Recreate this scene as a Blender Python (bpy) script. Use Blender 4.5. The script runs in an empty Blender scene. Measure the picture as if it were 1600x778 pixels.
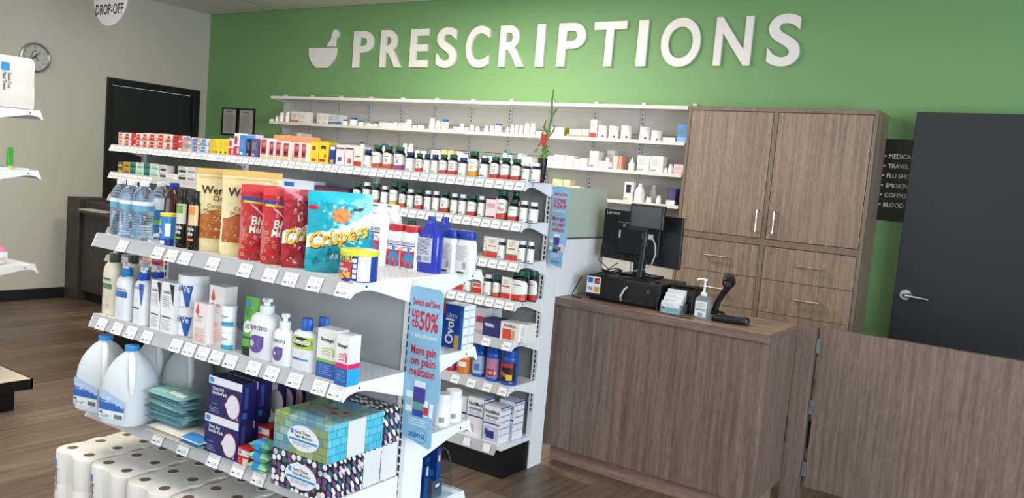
import bpy, bmesh, math, random
from mathutils import Vector, Matrix

random.seed(7)
PI = math.pi
sc = bpy.context.scene
COL = sc.collection

# ------------------------------------------------------------------ camera
F_PX, YAW, TILT, ROLL, EYE = 1291.437, .598595, 1.481347, .0845469, 1.5
RM = Matrix.Rotation(YAW, 3, 'Z') @ Matrix.Rotation(TILT, 3, 'X') @ Matrix.Rotation(ROLL, 3, 'Z')
cam_d = bpy.data.cameras.new('camera')
cam = bpy.data.objects.new('camera', cam_d)
COL.objects.link(cam)
cam.matrix_world = Matrix.Translation((0, 0, EYE)) @ RM.to_4x4()
cam_d.sensor_width = 36
cam_d.lens = 36 * F_PX / 1600
cam_d.clip_start = .05
sc.camera = cam

# ------------------------------------------------------------------ exposure, world, lights
sc.view_settings.view_transform = 'Standard'
sc.view_settings.look = 'None'
sc.view_settings.exposure = 0.0
sc.view_settings.gamma = 1
sc.view_settings.use_curve_mapping = False
w = bpy.data.worlds.new('world')
sc.world = w
w.use_nodes = True
w.node_tree.nodes['Background'].inputs[0].default_value = (.80, .90, 1, 1)
w.node_tree.nodes['Background'].inputs[1].default_value = .9


def area(name, loc, target, sx, sy, power, color):
    d = bpy.data.lights.new(name, 'AREA')
    d.shape = 'RECTANGLE'
    d.size, d.size_y, d.energy, d.color = sx, sy, power, color
    o = bpy.data.objects.new(name, d)
    COL.objects.link(o)
    o.location = loc
    o.rotation_euler = (Vector(target) - Vector(loc)).to_track_quat('-Z', 'Y').to_euler()
    return o


# daylight through the shop windows behind and to the right of the camera
area('daylight_front_window', (-4.4, -2.35, 1.55), (-3.9, 3, 1.3), 4.6, 2.3, 88, (.90, .95, 1))
area('daylight_side_window', (2.9, .6, 1.6), (-2, 1.2, 1.1), 3.6, 2.2, 250, (.76, .88, 1))
CEIL_LIGHTS = [(-3.65, 4.0, 80, 'above the long rack and wall shelves'), (-.6, 3.3, 2, 'above the swing gate'), (-5.6, 2.3, 34, 'above the drop-off desk aisle'), (-4.0, 1.1, 34, 'above the near rack'), (-1.7, 1.2, 13, 'above the checkout aisle'), (1.2, 1.0, 4, 'beside the side window')]


# ------------------------------------------------------------------ materials
def lin(h):
    h = h.lstrip('#')
    out = []
    for i in (0, 2, 4):
        c = int(h[i:i + 2], 16) / 255
        out.append(c / 12.92 if c <= .04045 else ((c + .055) / 1.055) ** 2.4)
    return (*out, 1)


MATS = {}


def mat(hexc, rough=.5, metal=0, trans=0, emit=0, ior=1.45, coat=0):
    key = (hexc, rough, metal, trans, emit, ior, coat)
    if key in MATS:
        return MATS[key]
    m = bpy.data.materials.new('paint_' + hexc.lstrip('#'))
    m.use_nodes = True
    nt = m.node_tree
    b = nt.nodes['Principled BSDF']
    b.inputs['Base Color'].default_value = lin(hexc)
    b.inputs['Roughness'].default_value = rough
    b.inputs['Metallic'].default_value = metal
    b.inputs['Transmission Weight'].default_value = trans
    b.inputs['IOR'].default_value = ior
    b.inputs['Coat Weight'].default_value = coat
    if emit:
        b.inputs['Emission Color'].default_value = lin(hexc)
        b.inputs['Emission Strength'].default_value = emit
    MATS[key] = m
    return m


def node_mat(name):
    m = bpy.data.materials.new(name)
    m.use_nodes = True
    nt = m.node_tree
    return m, nt, nt.nodes['Principled BSDF']


def ramp(nt, fac, stops):
    r = nt.nodes.new('ShaderNodeValToRGB')
    cr = r.color_ramp
    while len(cr.elements) < len(stops):
        cr.elements.new(.5)
    for e, (p, c) in zip(cr.elements, stops):
        e.position = p
        e.color = lin(c)
    nt.links.new(fac, r.inputs[0])
    return r.outputs[0]


def coords(nt, scale, kind='Object', rot=(0, 0, 0)):
    tc = nt.nodes.new('ShaderNodeTexCoord')
    mp = nt.nodes.new('ShaderNodeMapping')
    mp.inputs['Scale'].default_value = scale
    mp.inputs['Rotation'].default_value = rot
    nt.links.new(tc.outputs[kind], mp.inputs[0])
    return mp.outputs[0]


def noise(nt, vec, scale=1, detail=4, rough=.6):
    n = nt.nodes.new('ShaderNodeTexNoise')
    n.inputs['Scale'].default_value = scale
    n.inputs['Detail'].default_value = detail
    n.inputs['Roughness'].default_value = rough
    nt.links.new(vec, n.inputs['Vector'])
    return n.outputs['Fac']


def mixc(nt, a, b, fac, mode='MULTIPLY'):
    m = nt.nodes.new('ShaderNodeMix')
    m.data_type = 'RGBA'
    m.blend_type = mode
    m.inputs[0].default_value = fac if isinstance(fac, (int, float)) else 0
    if not isinstance(fac, (int, float)):
        nt.links.new(fac, m.inputs[0])
    for s, i in ((a, 6), (b, 7)):
        if isinstance(s, tuple):
            m.inputs[i].default_value = s
        else:
            nt.links.new(s, m.inputs[i])
    return m.outputs[2]


def wood(name, scale, stops, rough=.45, fine=(1, 1, 1)):
    m, nt, b = node_mat(name)
    c1 = ramp(nt, noise(nt, coords(nt, scale), 1, 6, .62), stops)
    c2 = ramp(nt, noise(nt, coords(nt, fine), 1, 2, .5), [(.3, '#c9c4bf'), (.7, '#ffffff')])
    out = mixc(nt, c1, c2, .55)
    nt.links.new(out, b.inputs['Base Color'])
    b.inputs['Roughness'].default_value = rough
    return m


W_STOPS = [(.30, '#65544a'), (.5, '#7d6a5f'), (.72, '#917e73')]
M_LAM_V = wood('laminate_vertical_grain', (60, 60, 1.9), W_STOPS, .42, (90, 90, 22))
M_LAM_H = wood('laminate_long_grain', (1.6, 38, 38), [(.3, '#8a6f60'), (.5, '#a08473'), (.72, '#b29686')], .4, (22, 90, 90))
M_CAB_V = wood('cabinet_laminate', (60, 60, 1.9), [(.30, '#7f6c5e'), (.5, '#978272'), (.72, '#ab9785')], .45, (90, 90, 22))
M_DESK = wood('dark_laminate', (30, 30, 2), [(.3, '#38302b'), (.5, '#463c36'), (.7, '#52463f')], .5, (60, 60, 20))
M_EDGE = mat('#8d7b6c', .5)


def floor_mat():
    m, nt, b = node_mat('vinyl_plank')
    oi = nt.nodes.new('ShaderNodeObjectInfo')
    tc = nt.nodes.new('ShaderNodeTexCoord')
    add = nt.nodes.new('ShaderNodeVectorMath')
    add.operation = 'MULTIPLY_ADD'
    nt.links.new(oi.outputs['Random'], add.inputs[0])
    add.inputs[1].default_value = (31, 47, 0)
    nt.links.new(tc.outputs['Object'], add.inputs[2])
    mp = nt.nodes.new('ShaderNodeMapping')
    mp.inputs['Scale'].default_value = (26, 1.6, 1)
    nt.links.new(add.outputs[0], mp.inputs[0])
    c1 = ramp(nt, noise(nt, mp.outputs[0], 1, 6, .65), [(.28, '#57493f'), (.5, '#776657'), (.75, '#94806f')])
    tint = ramp(nt, oi.outputs['Random'], [(0, '#d2ccc6'), (1, '#ffffff')])
    nt.links.new(mixc(nt, c1, tint, 1.0), b.inputs['Base Color'])
    b.inputs['Roughness'].default_value = .38
    return m


M_FLOOR = floor_mat()


def plaster(name, hexc, rough=.7):
    m, nt, b = node_mat(name)
    n = noise(nt, coords(nt, (180, 180, 180)), 1, 2, .5)
    c = ramp(nt, n, [(.3, '#f4f4f4'), (.7, '#ffffff')])
    nt.links.new(mixc(nt, lin(hexc), c, 1.0), b.inputs['Base Color'])
    b.inputs['Roughness'].default_value = rough
    bp = nt.nodes.new('ShaderNodeBump')
    bp.inputs['Strength'].default_value = .08
    nt.links.new(n, bp.inputs['Height'])
    nt.links.new(bp.outputs[0], b.inputs['Normal'])
    return m


M_GREEN = plaster('green_wall_paint', '#759f68', .6)
M_BEIGE = plaster('beige_wall_paint', '#c6c1b5')
M_CEIL = plaster('ceiling_tile_face', '#dcd9d0', .9)
WHITE = mat('#eceff2', .35)
OFFW = mat('#dcdcda', .5)
RAIL = mat('#b4b4b7', .4)
BLACK = mat('#0d0d0f', .45)
DARK = mat('#141416', .6)
PANEL = mat('#a4a7a8', .6)
PANEL_D = mat('#8d8e8c', .65)
CHROME = mat('#c9ccd0', .22, 1)
INK = mat('#2b2b30', .6)


def dots_mat():
    m, nt, b = node_mat('perforated_shelf_paint')
    v = coords(nt, (40, 40, 0))
    fr = nt.nodes.new('ShaderNodeVectorMath')
    fr.operation = 'FRACTION'
    nt.links.new(v, fr.inputs[0])
    d = nt.nodes.new('ShaderNodeVectorMath')
    d.operation = 'DISTANCE'
    nt.links.new(fr.outputs[0], d.inputs[0])
    d.inputs[1].default_value = (.5, .5, 0)
    c = ramp(nt, d.outputs['Value'], [(.10, '#8a8d92'), (.14, '#e4e8ee')])
    nt.links.new(c, b.inputs['Base Color'])
    b.inputs['Roughness'].default_value = .4
    return m


M_DECK = dots_mat()


def weave_mat(cyan=False):
    m, nt, b = node_mat('cyan_ribbon_print' if cyan else 'woven_ribbon_print')
    v = coords(nt, (1, 1, 1))
    sp = nt.nodes.new('ShaderNodeSeparateXYZ')
    nt.links.new(v, sp.inputs[0])
    s = nt.nodes.new('ShaderNodeMath')
    s.operation = 'ADD'
    nt.links.new(sp.outputs[0], s.inputs[0])
    nt.links.new(sp.outputs[1], s.inputs[1])
    cb = nt.nodes.new('ShaderNodeCombineXYZ')
    nt.links.new(s.outputs[0], cb.inputs[0])
    nt.links.new(sp.outputs[2], cb.inputs[1])
    br = nt.nodes.new('ShaderNodeTexBrick')
    br.inputs['Scale'].default_value = 1
    br.inputs['Brick Width'].default_value = .034
    br.inputs['Row Height'].default_value = .023
    br.inputs['Mortar Size'].default_value = .0012
    br.inputs['Mortar'].default_value = lin('#4a7f8c')
    br.inputs['Color1'].default_value = (0, 0, 0, 1)
    br.inputs['Color2'].default_value = (1, 1, 1, 1)
    nt.links.new(cb.outputs[0], br.inputs['Vector'])
    zz = noise(nt, coords(nt, (9, 9, 14)), 1, 1)
    c1 = ramp(nt, br.outputs['Color'], [(0, '#6a9fb4'), (.35, '#86b3b6'), (.6, '#a5c4b2'), (1, '#4a7fa2')])
    if cyan:
        c1 = ramp(nt, br.outputs['Color'], [(0, '#2fa6cc'), (.35, '#5cc4dc'), (.6, '#3fb4d4'), (1, '#86d4e0')])
    c2 = c1 if cyan else ramp(nt, br.outputs['Color'], [(0, '#7d9457'), (.4, '#b5c276'), (.7, '#5d8570'), (1, '#93b09a')])
    f = ramp(nt, zz, [(.42, '#000000'), (.55, '#ffffff')])
    out = mixc(nt, c1, c2, f, 'MIX')
    fin = mixc(nt, out, lin('#4a7f8c'), br.outputs['Fac'], 'MIX')
    nt.links.new(fin, b.inputs['Base Color'])
    b.inputs['Roughness'].default_value = .4
    return m


def bubbles_mat():
    m, nt, b = node_mat('linked_dots_print')
    sp = nt.nodes.new('ShaderNodeSeparateXYZ')
    nt.links.new(coords(nt, (1, 1, 1)), sp.inputs[0])
    s1, s2 = nt.nodes.new('ShaderNodeMath'), nt.nodes.new('ShaderNodeMath')
    s1.operation = s2.operation = 'ADD'
    nt.links.new(sp.outputs[0], s1.inputs[0]); nt.links.new(sp.outputs[1], s1.inputs[1])
    nt.links.new(sp.outputs[2], s2.inputs[0]); nt.links.new(sp.outputs[1], s2.inputs[1])
    cb = nt.nodes.new('ShaderNodeCombineXYZ')
    nt.links.new(s1.outputs[0], cb.inputs[0]); nt.links.new(s2.outputs[0], cb.inputs[1])
    vo = nt.nodes.new('ShaderNodeTexVoronoi')
    vo.voronoi_dimensions = '2D'
    vo.inputs['Scale'].default_value = 50
    vo.inputs['Randomness'].default_value = .45
    nt.links.new(cb.outputs[0], vo.inputs['Vector'])
    inside = ramp(nt, vo.outputs['Distance'], [(.40, '#ffffff'), (.44, '#000000')])
    sep = nt.nodes.new('ShaderNodeSeparateColor')
    nt.links.new(vo.outputs['Color'], sep.inputs[0])
    pal = ramp(nt, sep.outputs[0], [(0, '#f1eef2'), (.45, '#e9e6ea'), (.5, '#6f4f7d'), (.68, '#2d6d7c'), (.85, '#c9c2cf')])
    for n in nt.nodes:
        if n.type == 'VALTORGB' and len(n.color_ramp.elements) == 5:
            n.color_ramp.interpolation = 'CONSTANT'
    bg = lin('#241f2b')
    nt.links.new(mixc(nt, bg, pal, inside, 'MIX'), b.inputs['Base Color'])
    b.inputs['Roughness'].default_value = .4
    return m


M_WEAVE, M_CYAN, M_BUBBLE = weave_mat(), weave_mat(True), bubbles_mat()

# ------------------------------------------------------------------ mesh helpers
TXT = {}


def glyphs(s, bold=0.0, depth=0.0, spacing=1.0, res=2):
    key = (s, bold, depth, spacing)
    if key not in TXT:
        cu = bpy.data.curves.new('lettering', 'FONT')
        cu.body = s
        cu.resolution_u = res
        cu.offset = bold
        cu.extrude = depth
        cu.space_character = spacing
        cu.align_x = 'LEFT'
        o = bpy.data.objects.new('lettering', cu)
        COL.objects.link(o)
        dg = bpy.context.evaluated_depsgraph_get()
        me = bpy.data.meshes.new_from_object(o.evaluated_get(dg))
        vs = [v.co.copy() for v in me.vertices]
        fs = [tuple(p.vertices) for p in me.polygons]
        bpy.data.objects.remove(o)
        bpy.data.meshes.remove(me)
        bpy.data.curves.remove(cu)
        if vs:
            x0, x1 = min(v.x for v in vs), max(v.x for v in vs)
            y0, y1 = min(v.y for v in vs), max(v.y for v in vs)
        else:
            x0, x1, y0, y1 = 0, 1, 0, 1
        TXT[key] = (vs, fs, x0, x1, y0, y1)
    return TXT[key]


class MB:
    def __init__(s):
        s.v, s.f, s.m = [], [], []
        s.asp, s.fine = 1.0, 0

    def face(s, pts, m=0):
        n = len(s.v)
        s.v += [tuple(p) for p in pts]
        s.f.append(tuple(range(n, n + len(pts))))
        s.m.append(m)

    def box(s, x0, x1, y0, y1, z0, z1, m=0, sides=None):
        n = len(s.v)
        s.v += [(x, y, z) for x in (x0, x1) for y in (y0, y1) for z in (z0, z1)]
        # order: left, right, front, back, bottom, top
        fs = [(0, 1, 3, 2), (4, 6, 7, 5), (0, 4, 5, 1), (2, 3, 7, 6), (0, 2, 6, 4), (1, 5, 7, 3)]
        for i, f in enumerate(fs):
            s.f.append(tuple(n + k for k in f))
            s.m.append(sides[i] if sides else m)
        return s

    def grid(s, fn, u0, u1, v0, v1, nu=1, nv=1, m=0):
        n = len(s.v)
        for j in range(nv + 1):
            for i in range(nu + 1):
                s.v.append(tuple(fn(u0 + (u1 - u0) * i / nu, v0 + (v1 - v0) * j / nv)))
        for j in range(nv):
            for i in range(nu):
                a = n + j * (nu + 1) + i
                s.f.append((a, a + 1, a + nu + 2, a + nu + 1))
                s.m.append(m)
        return s

    def lathe(s, prof, n=20, m=0, c=(0, 0), k=1.0, z=0, p=2.0, caps=True, mats=None):
        base = len(s.v)
        for r, h in prof:
            for i in range(n):
                t = 2 * PI * (i + .5) / n
                ct, st = math.cos(t), math.sin(t)
                q = (abs(ct) ** p + abs(st) ** p) ** (-1 / p)
                s.v.append((c[0] + r * q * ct, c[1] + r * k * q * st, z + h))
        for j in range(len(prof) - 1):
            for i in range(n):
                a, b2 = base + j * n + i, base + j * n + (i + 1) % n
                s.f.append((a, b2, b2 + n, a + n))
                s.m.append(mats[j] if mats else m)
        if caps:
            s.f.append(tuple(base + i for i in reversed(range(n))))
            s.m.append(mats[0] if mats else m)
            s.f.append(tuple(base + (len(prof) - 1) * n + i for i in range(n)))
            s.m.append(mats[-1] if mats else m)
        return s

    def tube(s, pts, r, n=8, m=0, flat=1.0):
        pts = [Vector(p) for p in pts]
        base = len(s.v)
        rs = r if isinstance(r, (list, tuple)) else [r] * len(pts)
        prev = None
        for i, p in enumerate(pts):
            d = (pts[min(i + 1, len(pts) - 1)] - pts[max(i - 1, 0)]).normalized()
            up = prev if prev is not None else (Vector((0, 0, 1)) if abs(d.z) < .9 else Vector((1, 0, 0)))
            sx = d.cross(up).normalized()
            sy = sx.cross(d).normalized()
            prev = sy
            for k2 in range(n):
                t = 2 * PI * k2 / n
                s.v.append(tuple(p + sx * math.cos(t) * rs[i] + sy * math.sin(t) * rs[i] * flat))
        for i in range(len(pts) - 1):
            for k2 in range(n):
                a, b2 = base + i * n + k2, base + i * n + (k2 + 1) % n
                s.f.append((a, b2, b2 + n, a + n))
                s.m.append(m)
        s.f.append(tuple(base + i for i in reversed(range(n))))
        s.f.append(tuple(base + (len(pts) - 1) * n + i for i in range(n)))
        s.m += [m, m]
        return s

    def prism(s, poly, fn, w0, w1, m=0, mside=None):
        n, L = len(s.v), len(poly)
        for w_ in (w0, w1):
            s.v += [tuple(fn(u, v, w_)) for u, v in poly]
        s.f.append(tuple(n + i for i in reversed(range(L))))
        s.f.append(tuple(n + L + i for i in range(L)))
        s.m += [m, m]
        for i in range(L):
            j = (i + 1) % L
            s.f.append((n + i, n + j, n + L + j, n + L + i))
            s.m.append(m if mside is None else mside)
        return s

    def text(s, t, h, fn, u, v, m=0, wmax=None, bold=.0, align='C', sq=1.0):
        """h = height of the line's box; (u, v) = anchor of its lower edge"""
        vs, fs, x0, x1, y0, y1 = glyphs(t, min(bold, .025))
        k = h / .73
        sq *= s.asp
        wd = (x1 - x0) * k * sq
        kx = k * sq
        if wmax and wd > wmax:
            kx *= wmax / wd
            wd = wmax
        off = {'C': -wd / 2, 'L': 0, 'R': -wd}[align]
        if s.fine:
            for f in fs:
                q = [(u + off + (vs[i].x - x0) * kx, v + vs[i].y * k) for i in f]
                s.fineface(fn, q, m)
            return s
        n = len(s.v)
        for p in vs:
            s.v.append(tuple(fn(u + off + (p.x - x0) * kx, v + p.y * k)))
        for f in fs:
            s.f.append(tuple(n + i for i in f))
            s.m.append(m)
        return s

    def fineface(s, fn, q, m):
        """fan of triangles halved until they follow a curved surface"""
        st = [(q[0], q[i], q[i + 1]) for i in range(1, len(q) - 1)]
        tol = s.fine or .05
        while st:
            t = st.pop()
            L = [(t[a][0] - t[b][0]) ** 2 + ((t[a][1] - t[b][1]) * s.asp) ** 2 for a, b in ((0, 1), (1, 2), (2, 0))]
            k = L.index(max(L))
            if L[k] > tol * tol:
                a, b, c = t[k], t[(k + 1) % 3], t[(k + 2) % 3]
                mm = ((a[0] + b[0]) / 2, (a[1] + b[1]) / 2)
                st += [(a, mm, c), (mm, b, c)]
            else:
                s.face([fn(*p) for p in t], m)

    def lines(s, fn, u0, u1, v0, v1, n, m=0, frac=.35, seed=1):
        rr = random.Random(seed)
        st = (v1 - v0) / n
        for i in range(n):
            e = u1 - (u1 - u0) * rr.uniform(0, .35)
            vv = v1 - (i + .6) * st
            s.grid(fn, u0, e, vv, vv + st * frac, 1, 1, m)
        return s

    def build(s, name, mats, parent=None, loc=None, rz=0, bevel=0, smooth=True, fix=True, kind=None):
        me = bpy.data.meshes.new(name)
        me.from_pydata(s.v, [], s.f)
        ms = mats if isinstance(mats, (list, tuple)) else [mats]
        for m_ in ms:
            me.materials.append(m_)
        me.polygons.foreach_set('material_index', s.m)
        if fix or bevel:
            bm = bmesh.new()
            bm.from_mesh(me)
            if bevel:
                es = [e for e in bm.edges if len(e.link_faces) == 2 and e.calc_face_angle(0) > .8]
                bmesh.ops.recalc_face_normals(bm, faces=bm.faces)
                bmesh.ops.bevel(bm, geom=es, offset=bevel, segments=1, affect='EDGES', clamp_overlap=True)
            else:
                bmesh.ops.recalc_face_normals(bm, faces=bm.faces)
            bm.to_mesh(me)
            bm.free()
        if smooth:
            me.polygons.foreach_set('use_smooth', [True] * len(me.polygons))
            me.set_sharp_from_angle(angle=.6)
        o = bpy.data.objects.new(name, me)
        COL.objects.link(o)
        if parent:
            o.parent = parent
        if loc is not None:
            o.location = loc
        if rz:
            o.rotation_euler.z = rz
        if kind:
            o['kind'] = kind
        return o


def tag(o, label, cat, group=None):
    o['label'] = label
    o['category'] = cat
    if group:
        o['group'] = group
    return o


def empty(name, loc, rz=0):
    o = bpy.data.objects.new(name, None)
    o.empty_display_size = .05
    COL.objects.link(o)
    o.location = loc
    o.rotation_euler.z = rz
    return o


def thing(name, label, cat, loc=(0, 0, 0), rz=0, group=None):
    return tag(empty(name, loc, rz), label, cat, group)


def struct(name, mb, mats, **k):
    return mb.build(name, mats, kind='structure', **k)


def copy_tree(o, parent=None):
    c = o.copy()
    COL.objects.link(c)
    if parent:
        c.parent = parent
    for ch in list(o.children):
        copy_tree(ch, c)
    return c


def ordn(n):
    return f"{n}{'th' if 10 <= n % 100 <= 20 else {1: 'st', 2: 'nd', 3: 'rd'}.get(n % 10, 'th')}"


# ------------------------------------------------------------------ measured frames of reference
class Frame:
    """a run of shelving: a runs along it, b into it, z up"""

    def __init__(s, x0, y0, th=0.0):
        s.o = Vector((x0, y0, 0))
        s.th = th
        s.ea = Vector((math.cos(th), math.sin(th), 0))
        s.eb = Vector((-math.sin(th), math.cos(th), 0))

    def P(s, a, b, z):
        return s.o + s.ea * a + s.eb * b + Vector((0, 0, z))

    def _t(s, p0, d, px=None, py=None):
        A = RM.transposed() @ (p0 - Vector((0, 0, EYE)))
        B = RM.transposed() @ d
        if px is not None:
            u = px - 800
            return -(F_PX * A[0] + u * A[2]) / (F_PX * B[0] + u * B[2])
        v = 389 - py
        return -(F_PX * A[1] + v * A[2]) / (F_PX * B[1] + v * B[2])

    def a(s, px, b, z):
        return s._t(s.P(0, b, z), s.ea, px=px)

    def z(s, py, a, b):
        return s._t(s.P(a, b, 0), Vector((0, 0, 1)), py=py)

    def slab(s, p0, p1, pt, z, b=.012):
        """flat-fronted item whose front stands at b: centre a, width, height"""
        a0, a1 = s.a(p0, b, z), s.a(p1, b, z)
        ac = (a0 + a1) / 2
        return ac, a1 - a0, s.z(pt, ac, b) - z

    def round(s, p0, p1, pt, z, b=.012, k=1.0):
        """round or oval item: centre a, centre b, half width, height"""
        r = .03
        for _ in range(4):
            bc = b + r * k
            a0, a1 = s.a(p0, bc, z), s.a(p1, bc, z)
            ac = (a0 + a1) / 2
            P = s.P(ac, bc, 0)
            n = s.eb
            cosf = abs(P.normalized().dot(n))
            sinf = math.sqrt(max(0, 1 - cosf * cosf))
            r = (a1 - a0) / 2 * cosf / math.sqrt(cosf ** 2 + (k * sinf) ** 2)
        return ac, bc, r, s.z(pt, ac, bc) - z


NEAR = Frame(-2.8222, 1.5640, .033956)
FAR = Frame(-5.83, 3.305)
WALL = Frame(-6.45, 5.12)


class Row:
    """collects the things of one shelf and gives each a label of its own"""

    def __init__(s, where, group):
        s.where, s.group, s.items = where, group, []

    def add(s, o, desc, cat, front=True):
        s.items.append((o, desc, cat, o.location.x + o.location.y * .0))
        return o

    def close(s):
        s.items.sort(key=lambda t: t[3])
        for i, (o, desc, cat, _) in enumerate(s.items):
            tag(o, f"{desc}, {ordn(i + 1)} from left, {s.where}", cat, s.group)


def flat(d):
    """print surface on the front face of an item of depth d"""
    return lambda u, v: (u, -d / 2 - .0005, v)


def curved(r, k=1.0, off=.0006):
    def fn(u, v):
        t = u / r
        return ((r + off) * math.sin(t), -(r * k + off) * math.cos(t), v)
    return fn

# ================================================================== THE SETTING
XW, YW, ZC = -7.7775, 5.428, 2.904
XR, YF = 3.1, -2.6
struct('floor_slab', MB().box(XW, XR, YF, YW, -.12, -.008), mat('#2c2521', .8)).name = 'floor'
fl = bpy.data.objects['floor']
pm = MB().box(-.0893, .0893, -.609, .609, -.0078, 0).build('plank', M_FLOOR, bevel=.0006, smooth=False)
first = True
npl = 0
x = XW + .09
ci = 0
while x < 0.45 and npl < 299:
    y0 = {0: 0, 1: .41, 2: .82}[ci % 3]
    y = -.3 + y0 + random.uniform(-.1, .1)
    while y < 5.2 and npl < 299:
        # only where the floor can be seen past the shelving and the counter
        vis = (x < -5.7 and y < 4.6) or (-5.9 < x < -2.4 and 1.2 < y < 3.9) or (-2.5 < x < -.4 and 1.5 < y < 4.6) or (x > -1.2 and y > 3.4)
        if vis:
            p = pm if first else pm.copy()
            if not first:
                COL.objects.link(p)
            first = False
            p.parent = fl
            p.location = (x, y, 0)
            npl += 1
        y += 1.2195
    x += .1795
    ci += 1
# everything the planks leave out gets a plain run of the same boards
rest = MB().box(XW, XR, YF, YW, -.0079, -.004)
rest.build('underlay_boards', M_FLOOR, parent=fl, kind='stuff')

T = .12
mb = MB()
mb.box(XW - T, XW, YF, 4.33, 0, ZC)
mb.box(XW - T, XW, 5.335, YW + T, 0, ZC)
mb.box(XW - T, XW, 4.33, 5.335, 2.1, ZC)
struct('wall_left', mb, M_BEIGE, fix=False, smooth=False)
struct('wall_back', MB().box(XW, XR + T, YW, YW + T, 0, ZC), M_GREEN, smooth=False)
mb = MB()
mb.box(XR, XR + T, YF, -1.4, 0, ZC)
mb.box(XR, XR + T, 2.6, YW, 0, ZC)
mb.box(XR, XR + T, -1.4, 2.6, 0, .5)
mb.box(XR, XR + T, -1.4, 2.6, 2.75, ZC)
struct('wall_right', mb, M_BEIGE, smooth=False)
mb = MB()
mb.box(XW, -5.6, YF - T, YF, 0, ZC)
mb.box(1.3, XR, YF - T, YF, 0, ZC)
mb.box(-5.6, 1.3, YF - T, YF, 0, .35)
mb.box(-5.6, 1.3, YF - T, YF, 2.75, ZC)
struct('wall_front', mb, M_BEIGE, smooth=False)
ce = struct('ceiling', MB().box(XW - T, XR + T, YF - T, YW + T, ZC + .012, ZC + .15), mat('#55534e', .9), smooth=False)
tw, tl = 1.2, .6
tile = MB().box(-tw / 2 + .004, tw / 2 - .004, -tl / 2 + .004, tl / 2 - .004, ZC, ZC + .011).build('ceiling_tile', M_CEIL, parent=ce, bevel=.002, smooth=False)
xs = [-5.48 - 1.195 + 1.195 * i for i in range(-1, 8)]
got = False
for i, xx in enumerate(xs):
    for j in range(13):
        c = tile if not got else tile.copy()
        if got:
            COL.objects.link(c)
            c.parent = ce
        got = True
        c.location = (xx + .6, YW - .3 - j * .6 - .002, 0)
# tee bars of the ceiling grid
mb = MB()
for xx in xs:
    mb.box(xx - .010, xx + .010, YF, YW, ZC - .001, ZC + .006)
mb.build('tee_bar', mat('#a9a69b', .6), parent=ce, smooth=False)
mb = MB()
mb.box(XW + .001, XW + .022, YF, 3.99, 0, .1)
struct('baseboard_left', mb, mat('#17181a', .55), bevel=.002)

# ceiling lights
for i, (lx, ly, pw, wh) in enumerate(CEIL_LIGHTS):
    t = thing('ceiling_light', 'recessed ceiling panel light ' + wh, 'light', (lx, ly, ZC), 0, 'recessed ceiling panel lights')
    m_ = MB()
    for a_, b_, c_, d_ in ((-.6, .6, -.3, -.28), (-.6, .6, .28, .3), (-.6, -.58, -.28, .28), (.58, .6, -.28, .28)):
        m_.box(a_, b_, c_, d_, -.012, .002)
    m_.build('frame', WHITE, t, smooth=False)
    MB().box(-.58, .58, -.28, .28, -.006, .001).build('diffuser', mat('#fff3e0', .5, emit=1.2), t, smooth=False)
    a_ = area('panel_light', (lx, ly, ZC - .02), (lx, ly, 0), 1.1, .5, pw, (1, .93, .82))

# door in the left wall
fr = struct('trim_1', MB().box(XW - .06, XW + .02, 4.33, 4.385, 0, 2.098).box(XW - .06, XW + .02, 5.265, 5.335, 0, 2.098).box(XW - .06, XW + .02, 4.385, 5.265, 2.035, 2.098), mat('#121314', .5), bevel=.003)
d1 = struct('door_1', MB().box(XW - .05, XW - .012, 4.39, 5.26, .005, 2.03), mat('#1e2023', .5), bevel=.003)
mb = MB().tube([(XW + .0, 4.47, 1.0), (XW + .05, 4.47, 1.0), (XW + .055, 4.58, 1.0)], .009)
mb.build('door_handle', CHROME, parent=d1)
for hz in (.25, 1.1, 1.85):
    MB().box(XW - .013, XW + .002, 5.245, 5.262, hz, hz + .1).build('hinge', mat('#2c2e31', .4, .6), parent=d1)

# slate door standing open against the green wall
d2 = struct('door_2', MB().box(-.858, .06, 5.27, 5.315, .01, 2.055), mat('#23262c', .42), bevel=.003)
d2.name = 'door_2'
mb = MB()
mb.lathe([(.034, 0), (.034, .006), (.030, .010)], 28)
for i, v in enumerate(mb.v):
    mb.v[i] = (-.795 + v[0], 5.27 - v[2], .997 + v[1])
rose = mb.build('handle_rose', CHROME, parent=d2)
mb = MB().tube([(-.795, 5.262, .997), (-.795, 5.215, .997), (-.785, 5.205, .997), (-.74, 5.203, .995), (-.665, 5.207, .99)], [.011, .011, .012, .010, .008], 12)
mb.build('lever', CHROME, parent=rose)
MB().box(-.859, -.855, 5.28, 5.305, .96, 1.03).build('latch_plate', CHROME, parent=d2)

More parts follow.
